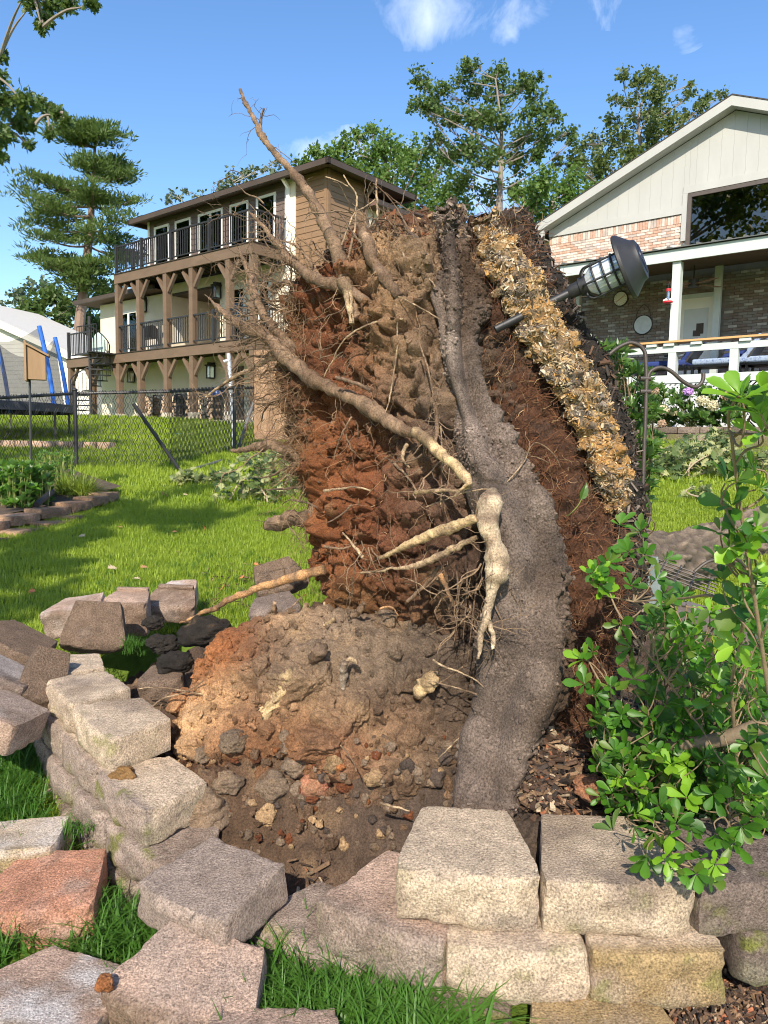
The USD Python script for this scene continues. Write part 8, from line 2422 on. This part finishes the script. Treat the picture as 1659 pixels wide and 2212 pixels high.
# hydrangeas in front of the lattice
m_hl = [leaf_mat('hydrangea_leaf', (0.03, 0.075, 0.014), (0.055, 0.12, 0.022), (0.08, 0.14, 0.05), (0.09, 0.2, 0.03), rough=0.4), leaf_mat('hydrangea_leaf_light', (0.055, 0.12, 0.02), (0.09, 0.17, 0.03), (0.11, 0.18, 0.06), (0.13, 0.26, 0.03), rough=0.4)]
m_cream_f = mat('cream_blossom', (0.52, 0.47, 0.30), (0.62, 0.57, 0.40), scale=30, rough=0.8)
m_mauve_f = mat('mauve_blossom', (0.42, 0.22, 0.55), (0.55, 0.34, 0.66), scale=30, rough=0.8)
m_dry_f = mat('dry_blossom', (0.36, 0.24, 0.16), (0.46, 0.33, 0.24), scale=30, rough=0.85)
fl = {0: [(1433, 885, 14, m_cream_f), (1455, 890, 10, m_cream_f), (1410, 845, 14, m_dry_f), (1430, 915, 10, m_dry_f)], 1: [(1487, 846, 11, m_mauve_f)], 2: [(1518, 866, 15, m_cream_f), (1540, 876, 16, m_cream_f)], 3: [(1568, 856, 11, m_dry_f)], 4: []}
for k, (px, w, lab) in enumerate(((1425, 36, 'hydrangea with two cream and two withered flower heads, beside the hook pole'), (1482, 34, 'hydrangea with a single mauve flower head'), (1532, 26, 'hydrangea with two big cream flower heads side by side'), (1585, 38, 'hydrangea with one withered flower head and yellowing low leaves'), (1648, 30, 'hydrangea without flowers at the right frame edge'))):
    R = np.random.default_rng(90 + k)
    g = FB.p(FB.hit(px, 915)[0], zt_b := FB.hit(1450, 922)[1] - 0.06, -0.5)
    t = thing('hydrangea', lab, 'hydrangea', g)
    P, D, N_, Ls = [], [], [], []
    sb = MB(); d = pxof(g)[2]
    for _ in range(46):
        c = at(px + R.normal() * w * 0.5, R.uniform(838, 918), d + R.uniform(-0.35, 0.3))
        c[2] = max(c[2], g[2] + 0.06)
        ax = unit(np.array([R.normal(0, .4), R.normal(-.5, .3), R.normal(.7, .3)]))
        a, b, e, gg = whorl(c, ax, 7, 0.17 * R.uniform(.75, 1.15), R, 0.85)
        P += a; D += b; N_ += e; Ls += gg
        v, f = tube(spline(np.array([g + R.normal(size=3) * [.08, .08, 0], (g + c) / 2, c]), 6), 0.006, 4); sb.add(v, f)
    obj('stems', sb, m_gstem, t, kind='stuff')
    leaf_parts(t, P, D, N_, Ls, 'ovate', m_hl, limit=150)
    for fx, fy, r, fm in fl[k]:
        c = at(fx, fy, d - 0.4); rr = w2m(r * 0.72, d)
        s = trimesh.creation.icosphere(3); n_ = len(s.vertices)
        pts = c + s.vertices * rr * [1, 1, .8]
        obj('flower_head', leaf_batch(pts, R.normal(size=(n_, 3)), s.vertices + R.normal(size=(n_, 3)) * 0.4, 0.035 * R.uniform(.7, 1.2, n_), 'blob'), fm, t)

# plants in the left bed
m_bed1 = leaf_mat('herb_leaf', (0.06, 0.16, 0.012), (0.11, 0.25, 0.02), (0.12, 0.22, 0.05), (0.18, 0.38, 0.03), rough=0.4)
for px, py, w, h, seed, lab, n, ln in ((30, 1112, 40, 95, 1, 'bright green leafy herb at the left frame edge of the stone bordered bed', 150, 0.10), (82, 1108, 30, 85, 2, 'bright green leafy herb beside the bird house pole', 110, 0.09), (120, 1060, 40, 70, 3, 'feathery green plant between the pole and the yellow grass clump', 130, 0.07)):
    R = np.random.default_rng(110 + seed)
    g = ong(px, py); d = pxof(g)[2]
    t = thing('herb_plant', lab, 'plant', g)
    P, D, N_, Ls = [], [], [], []; sb = MB()
    for _ in range(n):
        c = at(px + R.uniform(-1, 1) * w, py - 15 - R.random() * h, d + R.uniform(-0.3, 0.3))
        ax = unit(np.array([R.normal(0, .3), R.normal(-.2, .3), 1]))
        a, b, e, gg = whorl(c, ax, 7, ln * R.uniform(.7, 1.2), R, 0.85); P += a; D += b; N_ += e; Ls += gg
        v, f = tube(np.array([[c[0] * .7 + g[0] * .3, c[1] * .7 + g[1] * .3, g[2]], c]), 0.004, 4); sb.add(v, f)
    obj('stems', sb, m_gstem, t, kind='stuff')
    leaf_parts(t, P, D, N_, Ls, 'ovate' if seed < 3 else 'lance', [m_bed1, m_bl2], limit=200 if seed < 3 else 0)


def blades(n, R, lmin, lmax, w, spread, bend=0.6, segs=3, up=0.8, patch=None):
    """Grass blades as bent tapering strips."""
    base = np.stack([R.uniform(-spread, spread, n), R.uniform(-spread, spread, n), np.zeros(n)], 1) if patch is None else patch
    a = R.uniform(0, 2 * np.pi, n); d = np.stack([np.cos(a), np.sin(a), np.zeros(n)], 1)
    ln = lmin + (lmax - lmin) * R.random(n)
    s = np.stack([-d[:, 1], d[:, 0], np.zeros(n)], 1)
    tilt = R.uniform(0.1, 1.0, n) * bend
    V = []
    for k in range(segs + 1):
        t = k / segs
        c = base + (d * (np.sin(tilt * t * 1.3) * t)[:, None] + np.array([0, 0, 1]) * (up * np.cos(tilt * t * 1.2) * t)[:, None]) * ln[:, None]
        ww = w * (1 - t ** 1.6) * R.uniform(.7, 1.2, n)[:, None] if k else w * np.ones((n, 1)) * 0.7
        V += ([c - s * ww / 2, c + s * ww / 2] if k < segs else [c])
    V = np.stack(V, 1); m = V.shape[1]
    F = []
    for k in range(segs - 1): F += [[2 * k, 2 * k + 1, 2 * k + 3], [2 * k, 2 * k + 3, 2 * k + 2]]
    F.append([2 * segs - 2, 2 * segs - 1, 2 * segs])
    F = (np.array(F)[None] + (np.arange(n) * m)[:, None, None]).reshape(-1, 3)
    return V.reshape(-1, 3), F


R = np.random.default_rng(120)
m_ygrass = tree_leaf('yellow_grass', (0.20, 0.27, 0.03), (0.40, 0.42, 0.08), (0.3, 0.38, 0.05), 5, 0.5)
g = ong(165, 1085)
v, f = blades(1100, R, 0.25, 0.58, 0.016, 0.17, 1.25, 5)
obj('grass_clump', (v + g, f), m_ygrass, None, label='yellow green arching ornamental grass clump in the left bed', cat='ornamental grass')
c = at(12, 1032, 8.6)
p, f, uu, fr = block_shape(0.2, 0.15, 0.24, 0.18, 9, rough=0.2, step=0.03)
obj('plastic_jug', (p + c, f), mat('milky_blue_plastic', (0.35, 0.47, 0.60), (0.45, 0.56, 0.66), rough=0.4), None, smooth=True, label='milky blue plastic container among the plants at the left edge', cat='container')
b = MB(); b.tube([at(78, 1090, 8.0), at(112, 1062, 8.3)], 0.035, 10); obj('black_pipe', b, m_lampb, None, label='short black drain pipe end lying in the left bed', cat='pipe')

# ---------------------------------------------------------------- grass


def grass_mat(name, c1, c2, tr):
    N = {'geo': ('geometry', {}), 'n': ('noise_texture', {'scale': 0.55, 'detail': 3.0}), 'oi': ('object_info', {}), 'a': ('math', {'math_type': 'multiply_add', 'value2': 0.5}), 'b': ('math', {'math_type': 'multiply_add', 'value2': 0.5}), 'r': ('rgb_ramp', {'ramp': [(0.2, c1), (0.75, c2), (0.97, tuple(np.array(c2) * [1.7, 1.15, 1.6]))]}),
         'p': ('principled_bsdf', {'roughness': 0.5, 'specular_ior_level': 0.35}), 't': ('translucent_bsdf', {'color': tr}), 'm': ('mix_closure', {'fac': 0.30})}
    K = [('geo.position', 'n.vector'), ('n.fac', 'a.value1'), ('geo.random_per_island', 'b.value1'), ('a.value', 'b.value3'), ('b.value', 'r.fac'), ('r.color', 'p.base_color'), ('p.BSDF', 'm.closure1'), ('t.BSDF', 'm.closure2')]
    N['a'][1]['value3'] = 0.0
    return usdkit.material(stage, L + name, N, K, surface='m.closure')


m_grass = grass_mat('lawn_grass', (0.20, 0.28, 0.024), (0.46, 0.54, 0.062), (0.46, 0.58, 0.05))
m_grass2 = grass_mat('coarse_grass', (0.050, 0.135, 0.016), (0.13, 0.25, 0.03), (0.17, 0.33, 0.03))
GP = UsdGeom.PointInstancer.Define(stage, '/World/grass')
protos = []
R = np.random.default_rng(130)
for k in range(4):
    v, f = blades(260, R, 0.035, 0.085, 0.0065, 0.17, 0.9, 2)
    protos.append(usdkit.mesh(stage, f'/World/grass/tuft_{k}', (v, f), m_grass).GetPath())
for k in range(3):
    v, f = blades(120, R, 0.05, 0.12, 0.011, 0.26, 0.9, 2)
    protos.append(usdkit.mesh(stage, f'/World/grass/far_tuft_{k}', (v, f), m_grass).GetPath())
for k in range(3):
    v, f = blades(26, R, 0.06, 0.20, 0.0085, 0.07, 1.0, 4)
    protos.append(usdkit.mesh(stage, f'/World/grass/coarse_tuft_{k}', (v, f), m_grass2).GetPath())
pos, idx, rot, scl = [], [], [], []
_hulls = []


def put(x, y, k, s, dz=0.0):
    pos.append((x, y, None)); idx.append(k); a = R.uniform(0, 2 * np.pi); rot.append((math.cos(a / 2), 0, 0, math.sin(a / 2))); scl.append(s)


from shapely.geometry import Point
bedp = Polygon([(q[0], q[1]) for q in Q_])


def free(x, y):
    if math.hypot((x - RING_C[0]) / 1.05, y - RING_C[1]) < RING_R + 0.02 or math.hypot(x + 1.25, y - 4.15) < 0.6: return False
    if bedp.contains(Point(x, y)): return False
    s = (np.array([x, y]) - FB.o[:2]) @ ND[:2]
    if s < 0.05 and x > 2.0: return False
    return True


y = 2.4
while y < 27:
    st = 0.17 if y < 9 else 0.26 if y < 15 else 0.42
    x = -0.56 * y - 0.6
    while x < 0.56 * y + 0.6:
        xx, yy = x + R.uniform(-.5, .5) * st, y + R.uniform(-.5, .5) * st
        if free(xx, yy) and not (yy > 23.0 - 0.8 * xx * 0 and (np.array([xx, yy]) - DK.o[:2]) @ ND[:2] < 0.5 and xx < -3):
            near = y < 9
            put(xx, yy, int(R.integers(0, 4)) if near else int(R.integers(4, 7)), R.uniform(.8, 1.2) * (1.0 if near else 1.15 if y < 15 else 1.6))
        x += st
    y += st * 0.9
# coarse foreground grass: left of the wall, among the blocks, and along the front
for px0, px1, py0, py1, n in ((-10, 110, 1560, 1780, 190), (40, 190, 1780, 1900, 70), (590, 1130, 2090, 2280, 230), (560, 1160, 2150, 2330, 120), (205, 330, 1890, 2060, 60), (270, 420, 2120, 2240, 50), (-20, 40, 2030, 2090, 12), (500, 620, 1950, 2010, 8), (120, 260, 1960, 2080, 25), (1120, 1170, 2150, 2240, 8)):
    for _ in range(n):
        px, py = R.uniform(px0, px1), R.uniform(py0, py1)
        g = ong(px, py)
        if math.hypot((g[0] - RING_C[0]) / 1.05, g[1] - RING_C[1]) < RING_R + 0.06: continue
        if 0.2 < g[0] < 0.78 and g[1] > 1.46: continue
        put(g[0], g[1], int(R.integers(7, 10)), R.uniform(.6, 1.05) if px0 < 500 else R.uniform(.75, 1.35))
for _ in range(260):
    a = R.uniform(0, 1); g = ong(R.uniform(200, 640), R.uniform(1200, 1330))
    if free(g[0], g[1]): put(g[0], g[1], int(R.integers(7, 10)), R.uniform(.3, .6))
for px, py, d, n in ((290, 1400, 3.9, 4), (300, 1410, 3.8, 3), (160, 1800, 2.6, 4)):
    for _ in range(n):
        q = at(px + R.normal() * 12, py + R.normal() * 8, d); pos.append(tuple(q)); idx.append(int(R.integers(7, 10))); a = R.uniform(0, 6.28); rot.append((math.cos(a / 2), 0, 0, math.sin(a / 2))); scl.append(R.uniform(.3, .6))
_i = [k for k, p_ in enumerate(pos) if p_[2] is None]; _q = np.array([pos[k][:2] for k in _i], float); _z = zg(_q[:, 0], _q[:, 1]) - 0.005
for k, z_ in zip(_i, _z): pos[k] = (pos[k][0], pos[k][1], float(z_))
GP.CreatePrototypesRel().SetTargets(protos)
GP.CreatePositionsAttr(Vt.Vec3fArray.FromNumpy(np.array(pos, np.float32)))
GP.CreateProtoIndicesAttr(Vt.IntArray(idx))
GP.CreateOrientationsAttr(Vt.QuathArray([Gf.Quath(*[float(c) for c in q]) for q in rot]))
GP.CreateScalesAttr(Vt.Vec3fArray.FromNumpy(np.repeat(np.array(scl, np.float32)[:, None], 3, 1)))
tag(GP.GetPrim(), 'green lawn grass with coarser blades near the viewer', 'grass', None, 'stuff')

# ---------------------------------------------------------------- litter
R = np.random.default_rng(140)
m_brownleaf = mat('dry_leaf', (0.30, 0.15, 0.06), (0.42, 0.24, 0.11), scale=12, rough=0.8)
m_redleaf = mat('orange_leaf', (0.42, 0.13, 0.04), (0.52, 0.20, 0.07), scale=12, rough=0.8)
m_paleleaf = mat('pale_dry_leaf', (0.42, 0.33, 0.20), (0.50, 0.40, 0.26), scale=12, rough=0.8)
for px, py, m_, w in ((260, 1150, m_brownleaf, .09), (440, 1150, m_redleaf, .08), (370, 1160, m_brownleaf, .06), (185, 1170, m_paleleaf, .09), (255, 1240, m_paleleaf, .10), (302, 1240, m_brownleaf, .08), (385, 1205, m_brownleaf, .05), (560, 1232, m_redleaf, .05), (520, 1260, m_redleaf, .07), (350, 1078, m_brownleaf, .12), (408, 1078, m_paleleaf, .10), (310, 1090, m_paleleaf, .06), (60, 1292, m_redleaf, .06), (450, 1250, m_paleleaf, .06), (305, 1265, m_paleleaf, .08), (640, 1240, m_brownleaf, .06), (1165, 2090, m_redleaf, .05), (1250, 2165, m_redleaf, .045), (1470, 990, m_brownleaf, .08), (1560, 1100, m_paleleaf, .05)):
    g = ong(px, py) + ZD * 0.05
    d_ = np.array([R.normal(), R.normal(), 0.1])
    near = 'on the lawn' if py < 1500 else 'on the mossy blocks'
    obj('fallen_leaf', leaf_batch([g], [d_], [R.normal(size=3) * 0.5 + [0, -.3, 1]], [w], 'lobed', 1.2), m_, None, label=f'dry curled brown leaf lying {near}', cat='leaf', group=f'dry leaves {near}')


def gchips(count, fx, colf, lmin, lmax, seed, zf):
    R = np.random.default_rng(seed)
    P = []
    while len(P) < count:
        g = fx(R)
        if g is not None: P.append(g)
    P = np.array(P); N_ = np.tile([0, 0, 1.0], (len(P), 1))
    return chips(P, N_, count, lmin, lmax, colf, seed, lift=0.55, ratio=(0.08, 0.24))


def spot_lr(R):
    g = ong(R.uniform(1440, 1700), R.uniform(2080, 2260)); return g + ZD * 0.03


def litc(R, p):
    b = [np.array([0.085, 0.052, 0.036]), np.array([0.20, 0.125, 0.075]), np.array([0.36, 0.28, 0.19]), np.array([0.04, 0.03, 0.025]), np.array([0.26, 0.10, 0.05])][R.choice(5, p=[.40, .24, .08, .24, .04])]
    return b * R.uniform(.6, 1.2)


mesh, k = gchips(2200, spot_lr, litc, 0.010, 0.06, 150, None)
obj('leaf_litter', mesh, m_chip, None, col=k, label='brown leaf litter and bark mulch on the ground at the lower right', cat='leaf litter', kind='stuff')
ql = [onz(1400, 2040, 0.0), onz(1760, 2040, 0.0), onz(1760, 2330, 0.0), onz(1400, 2330, 0.0)]
gxs, gys = np.linspace(0.72, 1.7, 40), np.linspace(1.2, 1.85, 30)
obj('mulch_bed', grid_mesh(gxs, gys, lambda X, Y: zg(X, Y) + 0.012 + 0.02 * fbm(np.stack([X * 20, Y * 20, 0 * X], -1), 3, 4)), _mats['bed_mulch'], None, smooth=True, kind='structure')


def spot_bed(R):
    px, py = R.uniform(1120, 1420), R.uniform(1560, 1790)
    if px < 1120 + (py - 1560) * 0.0: return None
    for _ in range(1):
        q = onz(px, py, 0.40); z = float(bedz(q[0], q[1])); q = onz(px, py, z)
    return q + ZD * 0.015


mesh, k = gchips(3000, spot_bed, litc, 0.02, 0.11, 151, None)
obj('leaf_litter', mesh, m_chip, None, col=k, label='dark wood mulch and dead leaves heaped between the grey rim and the shrub', cat='leaf litter', kind='stuff')


def spot_gap(R):
    px, py = R.uniform(560, 720), R.uniform(1870, 2030)
    q = onz(px, py, 0.12); return np.array([q[0], q[1], max(float(bedz(q[0], q[1])), float(zg(q[0], q[1]))) + 0.01])


mesh, k = gchips(350, spot_gap, litc, 0.008, 0.06, 152, None)
obj('leaf_litter', mesh, m_chip, None, col=k, label='dead leaves and twigs caught in the gap of the block wall', cat='leaf litter', kind='stuff')


def spot_lawn(R):
    px, py = R.uniform(440, 660), R.uniform(1225, 1320)
    return ong(px, py) + ZD * 0.03


mesh, k = gchips(260, spot_lawn, litc, 0.015, 0.07, 153, None)
obj('leaf_litter', mesh, m_chip, None, col=k, label='bark scraps and crumbs on the trampled grass left of the root plate', cat='leaf litter', kind='stuff')
